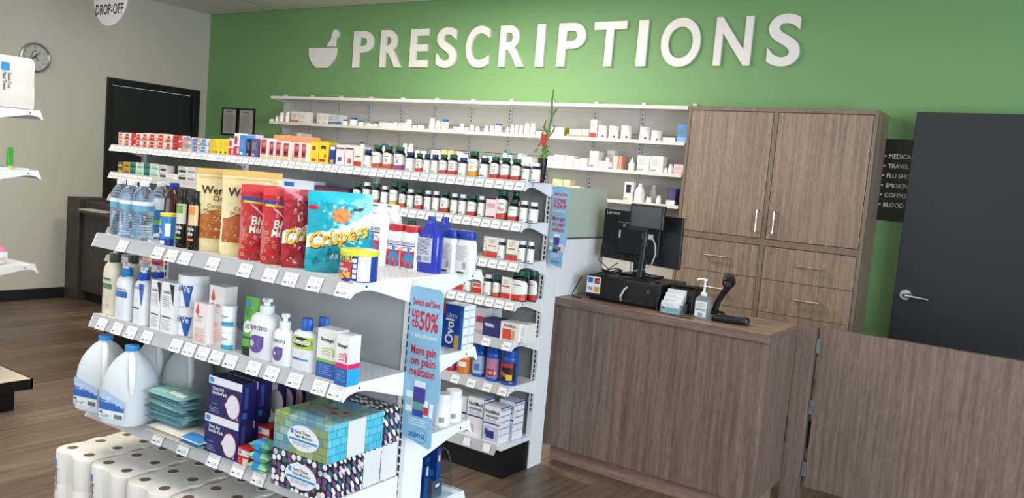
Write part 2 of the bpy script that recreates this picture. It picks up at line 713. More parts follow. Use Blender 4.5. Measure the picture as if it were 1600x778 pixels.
# ================================================================== WALL SIGNS
sg = thing('wall_lettering', 'large white raised letters spelling PRESCRIPTIONS on the green wall', 'sign', (0, YW, 0))
Z0, Z1 = 2.345, 2.668
LET = [('P', 550, 583, 0, .7), ('R', 592.2, 625.7, 0, .0), ('E', 638.7, 670.7, 0, 1), ('S', 680, 715.7, 0, 1), ('C', 728, 767, .5, 1), ('R', 778, 818, 0, 0), ('I', 835.3, 853.4, 0, 1), ('P', 868.6, 915.5, 0, .7),
       ('T', 930, 980.7, 1, 1), ('I', 992.6, 1014.6, 0, 1), ('O', 1033, 1094.4, .5, .5), ('N', 1113, 1179, 0, 1), ('S', 1195.5, 1256, 0, 1)]
W0 = Frame(0, YW)
M_LET = mat('#eae4e1', .45)
for ch, pl, pr, vl, vr in LET:
    vs, fs, gx0, gx1, gy0, gy1 = glyphs(ch, .022, .03, 1.0, 10)
    xl = W0.a(pl, -.02, Z0 + (Z1 - Z0) * vl)
    xr_ = W0.a(pr, -.02, Z0 + (Z1 - Z0) * vr)
    o_ = .006 if ch in 'SCO' else 0
    m_ = MB()
    zs = {round(p.z, 4) for p in vs}
    for p in vs:
        m_.v.append((xl + (p.x - gx0) / (gx1 - gx0) * (xr_ - xl), -.012 - (p.z) * .35, Z0 - o_ + (p.y - gy0) / (gy1 - gy0) * (Z1 - Z0 + 2 * o_)))
    m_.f = [tuple(f) for f in fs]
    m_.m = [0] * len(fs)
    m_.build('letter', M_LET, sg, smooth=False)
# mortar and pestle emblem
xa, xb = W0.a(482.8, -.02, 2.53), W0.a(525.8, -.02, 2.53)
cx_, hw = (xa + xb) / 2, (xb - xa) / 2
pts = []
for i in range(15):
    t = i / 14
    pts.append((cx_ - hw * math.cos(t * PI) * 1.0, 2.345 + (2.527 - 2.345) * (1 - math.sin(t * PI) ** .8)))
pts = [(cx_ - hw, 2.527)] + [(cx_ - hw * (1 - .6 * (i / 7) ** 2.1), 2.527 - .182 * (i / 7) ** .8) for i in range(1, 8)]
pts += [(2 * cx_ - u, v) for u, v in reversed(pts)]
MB().prism(pts, lambda u, v, w_: (u, w_, v), -.022, -.002).build('mortar_bowl', M_LET, sg, smooth=False)
pts = [(cx_ + .05, 2.537), (cx_ + .16, 2.537), (cx_ + .165, 2.60), (cx_ + .20, 2.63), (cx_ + .205, 2.665), (cx_ + .18, 2.69), (cx_ + .14, 2.69), (cx_ + .115, 2.66), (cx_ + .115, 2.62)]
MB().prism(pts, lambda u, v, w_: (u, w_, v), -.022, -.002).build('pestle', M_LET, sg, smooth=False)

sgn = thing('service_sign', 'black sign with white bulleted service list behind the slate door edge', 'sign', (0, YW, 0))
MB().box(-1.045, -.52, -.012, -.001, 1.415, 1.905).build('board', mat('#16130f', .5), sgn, bevel=.001)
rows = ['MEDICATION', 'TRAVEL', 'FLU SHOTS', 'SMOKING', 'COMPOUNDING', 'BLOOD']
m_ = MB()
fn = lambda u, v: (u, -.0128, v)
for i, s in enumerate(rows):
    zz = 1.79 - i * .0585
    m_.text(s, .027, fn, -1.003, zz, align='L', bold=.012, sq=.92)
    m_.grid(fn, -1.028, -1.019, zz + .008, zz + .017)
m_.build('lettering', mat('#d9d6cf', .6), sgn, smooth=False, fix=False)

for i, (p0, p1, q0, q1, lb) in enumerate([(348, 372.3, 168, 210, 'left framed certificate with green heading on the green wall'), (373.4, 399, 169.5, 212, 'right framed certificate with plain heading on the green wall')]):
    a0, a1 = W0.a(p0, 0, 1.8), W0.a(p1, 0, 1.8)
    z1, z0 = W0.z(q0, a0, 0), W0.z(q1, a0, 0)
    t = thing('framed_certificate', lb, 'picture', ((a0 + a1) / 2, YW, (z0 + z1) / 2), 0)
    hw, hh = (a1 - a0) / 2 - .004, (z1 - z0) / 2
    m_ = MB()
    m_.box(-hw, hw, -.018, -.001, -hh, -hh + .014).box(-hw, hw, -.018, -.001, hh - .014, hh)
    m_.box(-hw, -hw + .014, -.018, -.001, -hh + .014, hh - .014).box(hw - .014, hw, -.018, -.001, -hh + .014, hh - .014)
    m_.build('frame', mat('#1b1b1a', .4), t)
    m_ = MB()
    m_.box(-hw + .012, hw - .012, -.008, -.002, -hh + .012, hh - .012)
    ff = lambda u, v: (u, -.0086, v)
    m_.grid(ff, -hw * .45, hw * .3, hh * .66, hh * .76, 1, 1, 1 if i == 0 else 2)
    m_.lines(ff, -hw * .7, hw * .72, -hh * .75, hh * .55, 15, 2, .3, i)
    m_.build('page', [mat('#b5b1aa', .6), mat('#4d8a5a'), mat('#77746f')], t, smooth=False, fix=False)

# wall clock on the left wall
ck = thing('wall_clock', 'round silver rimmed wall clock with dark script emblem', 'clock', (XW, 3.665, 2.172), -PI / 2 + PI)
# local x -> along the wall, local -y -> out into the room
ck.rotation_euler.z = PI / 2
m_ = MB().lathe([(.126, 0), (.13, .01), (.128, .03), (.118, .036), (.112, .03), (.112, .012)], 40, caps=False)
m_.v = [(a_, -c_, b_) for a_, b_, c_ in m_.v]
m_.build('rim', mat('#b9bbbb', .3, .9), ck)
m_ = MB().lathe([(.1125, .002), (.1125, .012)], 40)
m_.v = [(a_, -c_, b_) for a_, b_, c_ in m_.v]
face_ = m_.build('dial', mat('#b4bab2', .4), ck)
ff = lambda u, v: (u, -.0128, v)
for n_ in range(1, 13):
    an = PI / 2 - n_ * PI / 6
    MB().text(str(n_), .017, ff, .09 * math.cos(an), .09 * math.sin(an) - .008, 0, bold=.01).build('numeral', INK, face_, smooth=False, fix=False)
m_ = MB()
m_.tube([(-.03, -.014, .0), (-.022, -.014, .045), (.005, -.014, .06), (.02, -.014, .04), (-.002, -.014, .012), (-.022, -.014, -.012), (-.012, -.014, -.045), (-.035, -.014, -.06), (-.045, -.014, -.04)], [.002, .003, .004, .003, .004, .006, .005, .004, .002], 6)
m_.tube([(-.01, -.014, .015), (.02, -.014, -.005), (.035, -.014, -.02)], .0022, 6)
m_.build('script_emblem', mat('#4a3a30', .5), face_)
m_ = MB().tube([(0, -.016, 0), (.045, -.016, .055)], .0022, 6).tube([(0, -.017, 0), (-.055, -.017, .002)], .0014, 6).tube([(0, -.018, 0), (.03, -.018, -.03)], .0010, 6)
m_.build('hands', mat('#24211f'), ck)

# hanging drop-off disc
DY = 3.6
dr = thing('hanging_sign', 'round white hanging disc reading DROP-OFF near the ceiling', 'sign', (-6.468, DY, 2.63))
m_ = MB().lathe([(.235, 0), (.238, .004), (.238, .014), (.235, .018)], 56)
m_.v = [(a_, .018 - c_, b_) for a_, b_, c_ in m_.v]
m_.build('disc', mat('#c6c1c4', .4), dr)
m_ = MB().text('DROP-OFF', .085, lambda u, v: (u, -.0006, v), 0, -.145, 0, wmax=.40, bold=.02)
m_.build('lettering', mat('#242326'), dr, smooth=False, fix=False)
m_ = MB().tube([(-.12, .009, .2), (-.12, .009, ZC - 2.63)], .0015, 5).tube([(.12, .009, .2), (.12, .009, ZC - 2.63)], .0015, 5)
m_.build('hanging_wire', CHROME, dr)

# ================================================================== DROP-OFF DESK BY THE LEFT WALL
dk = thing('drop_off_desk', 'dark brown laminate drop-off desk against the beige wall', 'desk', (0, 0, 0))
MB().box(XW + .002, -7.55, 4.0, 4.3, 0, .952).build('end_panel', M_DESK, dk, bevel=.002)
MB().box(-7.55, -5.3, 4.03, 4.06, .1, .905).build('front_panel', M_DESK, dk, bevel=.002)
MB().box(-7.55, -5.3, 4.03, 4.3, .905, .935).build('desk_top', M_DESK, dk, bevel=.002)
MB().box(-7.55, -5.3, 3.89, 4.029, .84, .862).build('ledge', M_DESK, dk, bevel=.002)
MB().box(-7.55, -5.3, 4.09, 4.12, 0, .1).build('toe_kick', DARK, dk)
MB().box(-5.33, -5.3, 4.03, 4.3, 0, .905).build('side_panel', M_DESK, dk)
pp = MB()
pp.box(-.17, .17, -.05, .05, 0, .006)
for k_ in range(3):
    pp.box(-.16 + k_ * .02, .10 + k_ * .03, -.045, .045, .006 + k_ * .003, .008 + k_ * .003)
tag(pp.build('paper_stack', mat('#cfccc6', .6), loc=(-7.22, 3.96, .8625), rz=.05), 'small stack of white papers on the ledge of the dark desk', 'paper')

# ================================================================== TALL CABINET
cb = thing('storage_cabinet', 'tall wood laminate cabinet with doors above drawers beside the wall shelves', 'cabinet', (0, 0, 0))
CX0, CX1, CY = -2.19, -1.031, 5.12
MB().box(CX0, CX1, CY + .02, YW - .002, .0, 2.044, sides=[0, 0, 1, 0, 0, 0]).build('body', [M_CAB_V, mat('#15100d', .8)], cb)
m_ = MB()
m_.box(CX0, -2.17, CY, CY + .021, 0, 2.044).box(-1.052, CX1, CY, CY + .021, 0, 2.044).box(-2.17, -1.052, CY, CY + .021, 2.0175, 2.044)
m_.box(-2.17, -1.052, CY, CY + .021, 1.194, 1.233).box(-1.631, -1.602, CY, CY + .021, 0, 1.194).box(-1.631, -1.604, CY, CY + .021, 1.233, 2.0175)
m_.build('face_frame', wood('face_frame_laminate', (38, 38, 1.6), [(.3, '#786858'), (.7, '#8c7b6a')], .5), cb, bevel=.0008, smooth=False)
for (a0, a1, hpx) in ((-2.1665, -1.6345, 1180), (-1.6005, -1.0555, 1207)):
    dd = MB().box(a0, a1, CY + .001, CY + .019, 1.2365, 2.014).build('door', M_CAB_V, cb, bevel=.001, smooth=False)
    hx = W0.a(hpx, -.34, 1.33)
    MB().tube([(hx, CY, 1.245 + .03), (hx, CY - .03, 1.275), (hx, CY - .03, 1.41), (hx, CY, 1.41)], .0055, 10).build('handle', CHROME, dd)
for j in range(5):
    z1 = 1.190 - j * .2045
    z0 = max(z1 - .2015, .1)
    for (a0, a1) in ((-2.1665, -1.6345), (-1.5985, -1.0555)):
        dd = MB().box(a0, a1, CY + .001, CY + .019, z0, z1).build('drawer', M_CAB_V, cb, bevel=.001, smooth=False)
        hx, hz = (a0 + a1) / 2 + (.02 if a0 > -2 else .0), (z0 + z1) / 2 + .004
        MB().tube([(hx - .075, CY, hz), (hx - .075, CY - .03, hz), (hx + .075, CY - .03, hz), (hx + .075, CY, hz)], .0055, 10).build('handle', mat('#cfc9bf', .25, 1), dd)

# ================================================================== WALL SHELVES
ws = thing('wall_shelving', 'white slotted wall shelving with four long shelves on the green wall', 'shelving', (0, 0, 0))
UX = [-6.50 + .3845 * i for i in range(12)]
WPX0, WPX1 = -6.50, -2.195
m_panel = mat('#cfccc6', .6)
for i in range(11):
    for z0, z1 in ((.12, 1.058), (1.06, 1.37), (1.372, 1.66), (1.662, 1.86), (1.862, 2.03)):
        x1 = min(UX[i + 1], WPX1)
        MB().box(UX[i] + .013, x1 - .013, YW - .016, YW - .004, z0, z1 - .002).build('back_panel', m_panel, ws, smooth=False)
m_slot = mat('#262626', .8)
for i in range(12):
    m_ = MB()
    if i < 11:
        m_.box(-.012, .012, -.03, -.001, .12, 2.083)
    else:
        m_.box(-.012, .012, -.03, -.001, 2.045, 2.083)
    zz = 1.0
    while zz < 2.0 and i < 11:
        m_.box(-.0035, .0035, -.0306, -.029, zz, zz + .016, 1)
        zz += .03
    m_.box(-.015, .015, -.031, -.001, 2.045, 2.087)
    m_.box(-.004, .004, -.0316, -.030, 2.062, 2.069, 1)
    m_.build('upright', [mat('#cfd2d4', .45), m_slot], ws, loc=(UX[i], YW, 0), smooth=False)
for z0, n_ in ((2.018, 4), (1.783, 4), (1.573, 4), (1.365, 4)):
    x0 = -6.365
    L_ = (WPX1 - .003 - x0) / n_
    for i in range(n_):
        m_ = MB()
        a0, a1 = x0 + i * L_ + .001, x0 + (i + 1) * L_ - .001
        m_.box(a0, a1, CY + .004, YW - .033, z0 + .006, z0 + .018)
        m_.box(a0, a1, CY, CY + .004, z0, z0 + .024)
        sh = m_.build('shelf', mat('#dddad2', .45), ws, bevel=.001)
        if i == 0:
            MB().prism([(CY + .002, z0 + .018), (YW - .033, z0 + .018), (YW - .033, z0 - .04), (CY + .03, z0 + .002)], lambda u, v, w_: (w_, u, v), a0 - .004, a0 - .0005).build('bracket', mat('#dddad2', .45), sh, smooth=False)

# ================================================================== GONDOLA BUILDERS
RAILF = [(0, .003), (-.004, .005), (-.006, .0), (-.006, -.006), (-.022, -.041), (-.019, -.043), (.0, -.012)]


def gondola_shelf(parent, fr, L_, depth, z, tags, tag_w=.05, sign=1, front=0.0, rail_m=RAIL, tag_h=.038, bracket_ends=(0, 1), rail_drop=1.0, deck=M_DECK, price=True, depth_b=None):
    """shelf whose price rail faces -b (sign 1) or +b (sign -1); children: price rail with its tags, brackets"""
    f = lambda b: front + sign * b
    P = lambda a, b, z_: tuple(fr.P(a, f(b), z_))
    m_ = MB()
    m_.prism([(0, 0), (0, -.022), (depth, -.022), (depth, 0)], lambda u, v, w_: P(w_, u, z + v), .002, L_ - .002)
    sh = m_.build('shelf', deck, parent, smooth=False)
    m_ = MB()
    m_.prism([(u, v * rail_drop if v < 0 else v) for u, v in RAILF], lambda u, v, w_: P(w_, u, z + v), 0, L_)
    ra = m_.build('price_rail', rail_m, sh)
    for e in bracket_ends:
        a0 = -.0035 if e == 0 else L_ + .0005
        poly = [(-.004, .004), (-.010, -.010), (-.023, -.041), (-.017, -.045), (.002, -.030), (.035, -.024), (.065, -.026), (.10, -.034), (depth, -.075), (depth, .001), (.02, .001)]
        m_ = MB().prism(poly, lambda u, v, w_: P(w_, u, z + v), a0, a0 + .003)
        br = m_.build('bracket', WHITE, sh, smooth=False)
        m_ = MB().prism([(.045 + .004 * math.cos(t * PI / 4), -.014 + .004 * math.sin(t * PI / 4)) for t in range(8)], lambda u, v, w_: P(w_, u, z + v), a0 + (.003 if e else -.0004), a0 + (.0034 if e else 0))
        m_.build('rivet_hole', m_slot, sh)
    c0 = None
    for i, ac in enumerate(tags):
        hw = tag_w / 2
        m_ = MB()
        pq = [(-.0075, -.004), (-.0085 - .45 * tag_h, -.004 - tag_h)]
        dv = Vector((pq[1][0] - pq[0][0], pq[1][1] - pq[0][1]))
        fn2 = lambda u, v: P(ac + u, pq[0][0] + dv[0] * v - .0002, z + pq[0][1] + dv[1] * v)
        m_.prism([(-hw, 0), (hw, 0), (hw, 1), (-hw, 1)], lambda u, v, w_: P(ac + u, pq[0][0] + dv[0] * v - w_, z + pq[0][1] + dv[1] * v), 0, .0006)
        fn3 = lambda u, v: P(ac + u, pq[0][0] + dv[0] * v - .0010, z + pq[0][1] + dv[1] * v)
        if price:
            pr = f'{random.choice([2, 3, 4, 5, 7, 8, 9])}.{random.choice([79, 99, 49, 29])}'
            vs, fs, gx0, gx1, gy0, gy1 = glyphs(pr, .0)
            hh = .22
            n = len(m_.v)
            for p in vs:
                m_.v.append(fn3(-hw * .1 + (p.x - gx0) / (gx1 - gx0) * hw * .7, .84 - (p.y - gy0) / (gy1 - gy0) * hh))
            for ff_ in fs:
                m_.f.append(tuple(n + q for q in ff_))
                m_.m.append(1)
            m_.grid(fn3, -hw * .8, -hw * .3, .70, .80, 1, 1, 1)
            m_.grid(fn3, -hw * .7, hw * .5, .16, .20, 1, 1, 2)
            m_.grid(fn3, -hw * .7, hw * .75, .30, .34, 1, 1, 2)
        else:
            m_.grid(fn3, -hw * .6, hw * .6, .45, .62, 1, 1, 2)
        o = m_.build('price_tag', [mat('#f3f3f3', .5), mat('#55555a'), mat('#b4b4b8')], sh, smooth=False, fix=False)
    return sh


def slotted_post(parent, fr, a0, a1, b0, b1, z1, slots_b, z0=0.0, name='upright', smat=WHITE, sfrom=.3):
    m_ = MB()
    m_.prism([(a0, b0), (a1, b0), (a1, b1), (a0, b1)], lambda u, v, w_: tuple(fr.P(u, v, w_)), z0, z1)
    zz = sfrom
    am = (a0 + a1) / 2
    while zz < z1 - .03:
        for bb in slots_b:
            s_ = -.0006 if bb == b0 else .0006
            m_.prism([(am - .004, bb + s_), (am + .004, bb + s_), (am + .004, bb), (am - .004, bb)], lambda u, v, w_: tuple(fr.P(u, v, w_)), zz, zz + .018, 1)
        zz += .0254
    return m_.build(name, [smat, m_slot], parent, smooth=False)


def tagspan(fr, spans, z, b=-.012):
    return [fr.a((p + q) / 2, b, z - .02) for p, q in spans]


# ------------------------------------------------------------------ far gondola
FZ = [1.470, 1.274, 1.079, .888, .690, .464]
FL = 3.632
fg = thing('shelving_rack', 'long white shelving rack of vitamins and cold remedies before the wall shelves', 'shelving', (0, 0, 0))
mP = lambda fr: (lambda u, v, w_: tuple(fr.P(u, v, w_)))
for i in range(3):
    a0 = .02 + i * 1.205
    for z0, z1 in ((.16, .80), (.802, 1.45)):
        MB().prism([(a0, .245), (a0 + 1.203, .245), (a0 + 1.203, .252), (a0, .252)], mP(FAR), z0, z1).build('back_panel', mat('#8b8c8b', .6), fg, smooth=False)
for a0 in (.02, 1.21, 2.41):
    slotted_post(fg, FAR, a0, a0 + .03, .22, .29, 1.455, [.22])
slotted_post(fg, FAR, 3.605, 3.637, .225, .30, 1.455, [.225])
MB().prism([(3.60, .30), (3.637, .30), (3.637, .345), (3.60, .345)], mP(FAR), 0, 1.455).build('end_cover', WHITE, fg, smooth=False)
step = .0605
for k_, z in enumerate(FZ):
    if k_ == 0:
        tg = [.03 + step * i for i in range(60)]
    elif k_ == 1:
        tg = [.03 + step * i for i in range(9)] + [.03 + step * i for i in range(32, 60)]
    elif k_ == 2:
        tg = [.03 + step * i for i in range(53, 60)]
    elif k_ == 3:
        tg = [.03 + step * i for i in range(48, 60)]
    elif k_ == 4:
        tg = tagspan(FAR, [(753, 768), (785, 800)], z)
    else:
        tg = tagspan(FAR, [(705, 719), (730, 744), (755, 769), (779, 793)], z)
    for q_ in range(3):
        s0, s1 = q_ * FL / 3, (q_ + 1) * FL / 3
        zq = z if q_ or k_ < 2 else z + (.030, -.02, -.025, .02)[k_ - 2]
        fs_ = Frame(*FAR.P(s0, 0, 0)[:2], FAR.th)
        gondola_shelf(fg, fs_, FL / 3 - .0008, .24, zq, [t - s0 for t in tg if s0 <= t < s1], price=False, rail_m=mat('#c2c1c1', .4), tag_w=.052)
# base deck and kick plate
MB().prism([(0, -.03), (FL, -.03), (FL, .245), (0, .245)], mP(FAR), .150, .172).build('base_deck', M_DECK, fg, smooth=False)
MB().prism([(.0, .0), (FL - .002, .0), (FL - .002, .245), (.0, .245)], mP(FAR), 0, .150).build('kick_plate', BLACK, fg, smooth=False)
gs = MB().prism([(-.03, .174), (-.05, .125), (-.045, .125), (-.026, .15)], lambda u, v, w_: tuple(FAR.P(w_, u, v)), 0, FL - .03).build('price_rail', RAIL, fg)
for p in ((722, 738), (754, 768)):
    ac = FAR.a(sum(p) / 2, -.04, .15)
    MB().prism([(-.0385, .17), (-.0505, .132), (-.0515, .132), (-.0395, .17)], lambda u, v, w_: tuple(FAR.P(w_, u, v)), ac - .022, ac + .022).build('price_tag', mat('#f3f3f3', .5), gs)

# ------------------------------------------------------------------ near gondola
NL = 1.22
NZ = [1.172, .886, .562]
ng = thing('shelving_rack', 'short white shelving rack of snacks and lotions nearest the camera', 'shelving', (0, 0, 0))
MB().prism([(.03, .25), (NL - .01, .25), (NL - .01, .256), (.03, .256)], mP(NEAR), .17, 1.165).build('back_panel', PANEL, ng, smooth=False)
MB().prism([(.03, .324), (NL - .01, .324), (NL - .01, .33), (.03, .33)], mP(NEAR), .17, 1.165).build('back_panel', PANEL, ng, smooth=False)
slotted_post(ng, NEAR, .02, .055, .245, .335, 1.165, [.245, .335], smat=OFFW)
slotted_post(ng, NEAR, NL - .02, NL + .022, .245, .335, 1.165, [.245, .335])
T1 = [(184, 202), (240, 257), (261, 279), (281, 301), (324.5, 344), (373.6, 395.6), (412, 435), (444, 467), (481, 505.5), (525, 551)]
T2 = [(151.6, 170), (176, 194.4), (196.7, 216), (222, 240.6), (266, 287.6), (287, 307.7), (307.7, 329.7), (328.5, 351), (350, 373.6), (385.7, 410), (414, 438.4), (448.7, 475.7), (488.5, 514), (513, 540)]
T3 = [(239, 258.7), (280, 297.5), (325, 346), (363, 384), (394.6, 417)]
for z, tt in zip(NZ, (T1, T2, T3)):
    gondola_shelf(ng, NEAR, NL, .243, z, tagspan(NEAR, tt, z), tag_w=.054, tag_h=.037)
for z in (1.172, .912, .660, .412):
    gondola_shelf(ng, NEAR, NL, .262, z, [], sign=-1, front=.597)
MB().prism([(0, -.13), (NL, -.13), (NL, .245), (0, .245)], mP(NEAR), .150, .172).build('base_deck', M_DECK, ng, smooth=False)
MB().prism([(0, .335), (NL, .335), (NL, .68), (0, .68)], mP(NEAR), .150, .172).build('base_deck', M_DECK, ng, smooth=False)
MB().prism([(.01, -.10), (NL - .01, -.10), (NL - .01, .64), (.01, .64)], mP(NEAR), 0, .150).build('kick_plate', BLACK, ng, smooth=False)
MB().prism([(.03, .24), (NL, .24), (NL, .34), (.03, .34)], mP(NEAR), 1.165, 1.171).build('top_cap', OFFW, ng, smooth=False)

# ------------------------------------------------------------------ left gondola (only its end is in view)
LG = Frame(-4.6, 2.2, PI)          # a runs to -x, b runs to -y
lg = thing('shelving_rack', 'end of a white shelving rack cut by the left picture edge', 'shelving', (0, 0, 0))
for z in (1.622, 1.305, .80):
    gondola_shelf(lg, LG, 1.2, .30, z, [], bracket_ends=(0, 1))
MB().prism([(.0, .30), (1.2, .30), (1.2, .38), (0, .38)], mP(LG), 0, 1.9).build('center_panel', OFFW, lg, smooth=False)
MB().prism([(0, -.01), (1.2, -.01), (1.2, .30), (0, .30)], mP(LG), .150, .172).build('base_deck', mat('#d8d0c0', .5), lg, smooth=False)
MB().prism([(-.002, -.015), (1.2, -.015), (1.2, -.005), (-.002, -.005)], mP(LG), .115, .1725).build('deck_edge', BLACK, lg, smooth=False)
MB().prism([(-.002, -.015), (0, -.015), (0, .30), (-.002, .30)], mP(LG), .115, .1725).build('deck_edge', BLACK, lg, smooth=False)
MB().prism([(.04, .06), (1.2, .06), (1.2, .30), (.04, .30)], mP(LG), 0, .150).build('kick_plate', BLACK, lg, smooth=False)

# ================================================================== CHECKOUT COUNTER
ct = thing('checkout_counter', 'wood laminate checkout counter with the register on it', 'counter', (0, 0, 0))
MB().box(-2.222, -1.081, 3.672, 4.12, .847, .887, sides=[1, 1, 1, 1, 0, 0]).build('countertop', [M_LAM_H, wood('counter_edge_grain', (1.6, 38, 38), W_STOPS, .45, (22, 90, 90))], ct, bevel=.001, smooth=False)
MB().box(-2.22, -1.105, 3.69, 3.71, .095, .8465).build('front_panel', M_LAM_V, ct, bevel=.0008, smooth=False)
MB().box(-1.104, -1.082, 3.69, 4.118, .1, .8465).build('end_panel', M_LAM_V, ct, bevel=.0008, smooth=False)
MB().box(-2.22, -2.20, 3.712, 4.118, .1, .8465).build('end_panel', M_LAM_V, ct, smooth=False)
MB().box(-2.2, -1.12, 3.75, 3.77, 0, .095).build('toe_kick', M_LAM_H, ct, smooth=False)
MB().box(-1.14, -1.12, 3.771, 4.118, 0, .0995).build('toe_kick', M_LAM_H, ct, smooth=False)
po = thing('gate_post', 'narrow wood laminate post panel between counter and gate', 'post', (0, 0, 0))
MB().box(-1.0795, -.992, 4.122, 4.19, 0, .884).build('post_panel', [M_LAM_V, mat('#1a1512', .7), M_LAM_H], po, bevel=.001, smooth=False)
gt = thing('low_gate', 'wide low wood laminate swing gate right of the counter', 'gate', (0, 0, 0))
MB().box(-.972, .3, 4.15, 4.19, .09, .887).build('gate_panel', M_LAM_V, gt, bevel=.001, smooth=False)
for i, py in enumerate((541, 636.5, 733)):
    G4 = Frame(-.983, 4.14)
    hz = G4.z(py, 0, 0)
    m_ = MB()
    m_.tube([(-.985, 4.142, hz - .032), (-.985, 4.142, hz + .032)], .006, 10)
    m_.tube([(-.975, 4.138, hz - .026), (-.975, 4.138, hz + .026)], .005, 10)
    m_.box(-.992, -.972, 4.144, 4.150, hz - .034, hz + .034)
    m_.build('hinge', mat('#9fb0b8', .3, .9), gt, bevel=0)

# partition left of the register
pt = thing('privacy_partition', 'pale green screen above a white panel standing on the counter left end', 'partition', (0, 0, 0))
MB().box(-2.222, -2.198, 3.665, 4.14, .8875, 1.193).build('lower_panel', mat('#f0f2f6', .3), pt, bevel=.001, smooth=False)
m_ = MB().prism([(3.655, 1.197), (4.165, 1.197), (4.12, 1.458), (3.655, 1.458)], lambda u, v, w_: (w_, u, v), -2.222, -2.198)
m_.build('upper_screen', mat('#b7c4b2', .45), pt, bevel=.001, smooth=False)
MB().box(-2.224, -2.196, 3.66, 4.16, 1.188, 1.197).build('trim_strip', mat('#5b6058', .5), pt, smooth=False)

# ================================================================== PRODUCT BUILDERS
def place(o, fr, a, b, z, rz=0.0):
    o.location = fr.P(a, b, z + .0004)
    o.rotation_euler.z = fr.th + rz
    return o


def carton(name, w_, d, h, face, prints=(), texts=(), side=None, top=None, sideprints=(), parent=None, back=None):
    """box with base centre at the origin, front towards -y; prints (u0,u1,v0,v1,colour) and texts (string,u,v,height,colour,width) as fractions"""
    mats = [mat(face, .42), mat(side or face, .42), mat(top or side or face, .42)]
    idx = {}

    def mi(c):
        if c not in idx:
            idx[c] = len(mats)
            mats.append(mat(c, .42))
        return idx[c]
    m_ = MB()
    m_.box(-w_ / 2, w_ / 2, -d / 2, d / 2, 0, h, sides=[1, 1, 0, 1, 2, 2])
    f0 = flat(d)
    for i, (u0, u1, v0, v1, c) in enumerate(prints):
        off = .00012 * (i + 1)
        m_.grid(lambda u, v: (u, -d / 2 - .0003 - off, v), (u0 - .5) * w_, (u1 - .5) * w_, v0 * h, v1 * h, 1, 1, mi(c))
    for i, (u0, u1, v0, v1, c) in enumerate(sideprints):
        off = .00012 * (i + 1)
        m_.grid(lambda u, v: (w_ / 2 + .0003 + off, u, v), (u0 - .5) * d, (u1 - .5) * d, v0 * h, v1 * h, 1, 1, mi(c))
    toff = .00012 * (len(prints) + 3)
    for s, u, v, hh, c, wm in texts:
        if s == '=':
            m_.lines(lambda a, b: (a, -d / 2 - .0003 - toff, b), (u - wm / 2 - .0) * w_, (u + wm / 2) * w_, v * h, (v + hh) * h, max(2, int(hh * h / .006)), mi(c), .3, len(mats))
        else:
            m_.text(s, hh * h, lambda a, b: (a, -d / 2 - .0003 - toff, b), u * w_, v * h, mi(c), wmax=wm * w_, bold=.02)
    return m_.build(name, mats, parent, smooth=False, fix=False)


def sub_bottle(r, h, style, letter='', cap='#0e5a46', band='#c93a30', arc='#6aa04a', k=1.0, acc='#3f66b5'):
    """dark supplement bottle: body, ribbed cap, wrapped label"""
    root = empty('supplement_bottle', (0, 0, 0))
    body = '#1c1412' if style == 'arch' else '#14162b'
    MB().lathe([(r * .95, 0), (r, .003), (r, h * .66), (r * .96, h * .72), (r * .84, h * .785), (r * .66, h * .82), (r * .62, h * .84)], 20, k=k).build('body', mat(body, .18), root)
    cr = r * .72
    m_ = MB()
    cr = r * .78
    prof = [(cr, h * .825), (cr * 1.02, h * .835), (cr * 1.02, h * .985), (cr * .94, h), ]
    m_.lathe(prof, 24, k=1)
    for i in range(0, 24):
        pass
    m_.build('cap', mat(cap, .35), root)
    um = r * 1.6
    cf = curved(r, k)
    mats = [mat('#f3f1ec', .45), mat(band, .45), mat(arc, .45), mat('#3a3a40', .5), mat(letter and band or '#3a3a40', .5), mat(acc, .5)]
    m_ = MB()
    if style == 'arch':
        vt = lambda u: h * (.55 + .15 * math.sqrt(max(0, 1 - (u / um) ** 2)))
        m_.grid(lambda u, v: cf(u, h * .04 + (vt(u) - h * .04) * v), -um, um, 0, 1, 12, 1, 0)
        c2 = curved(r, k, .0010)
        m_.grid(lambda u, v: c2(u, h * .04 + h * v * (.16 + .04 * u / um)), -um, um, 0, 1, 10, 1, 1)
        c3 = curved(r, k, .0013)
        m_.grid(lambda u, v: c3(u, h * (.20 + .04 * u / um + .02 * v)), -um, um, 0, 1, 10, 1, 2)
        if letter:
            m_.text(letter, h * .15, c3, 0, h * .30, 1, wmax=r * 1.2, bold=.02)
        m_.grid(c3, -r * .5, r * .5, h * .53, h * .55, 4, 1, 3)
    else:
        m_.grid(cf, -um * 1.1, um * 1.1, h * .04, h * .68, 12, 1, 0)
        c3 = curved(r, k, .0011)
        m_.grid(c3, -r * .9, -r * .45, h * .50, h * .56, 3, 1, 5)
        m_.lines(c3, -r * .85, r * .6, h * .2, h * .48, 6, 3, .22, int(h * 9999))
        m_.grid(c3, -r * .9, r * .3, h * .08, h * .14, 4, 1, 5)
    m_.build('label', mats, root, smooth=True, fix=False)
    return root


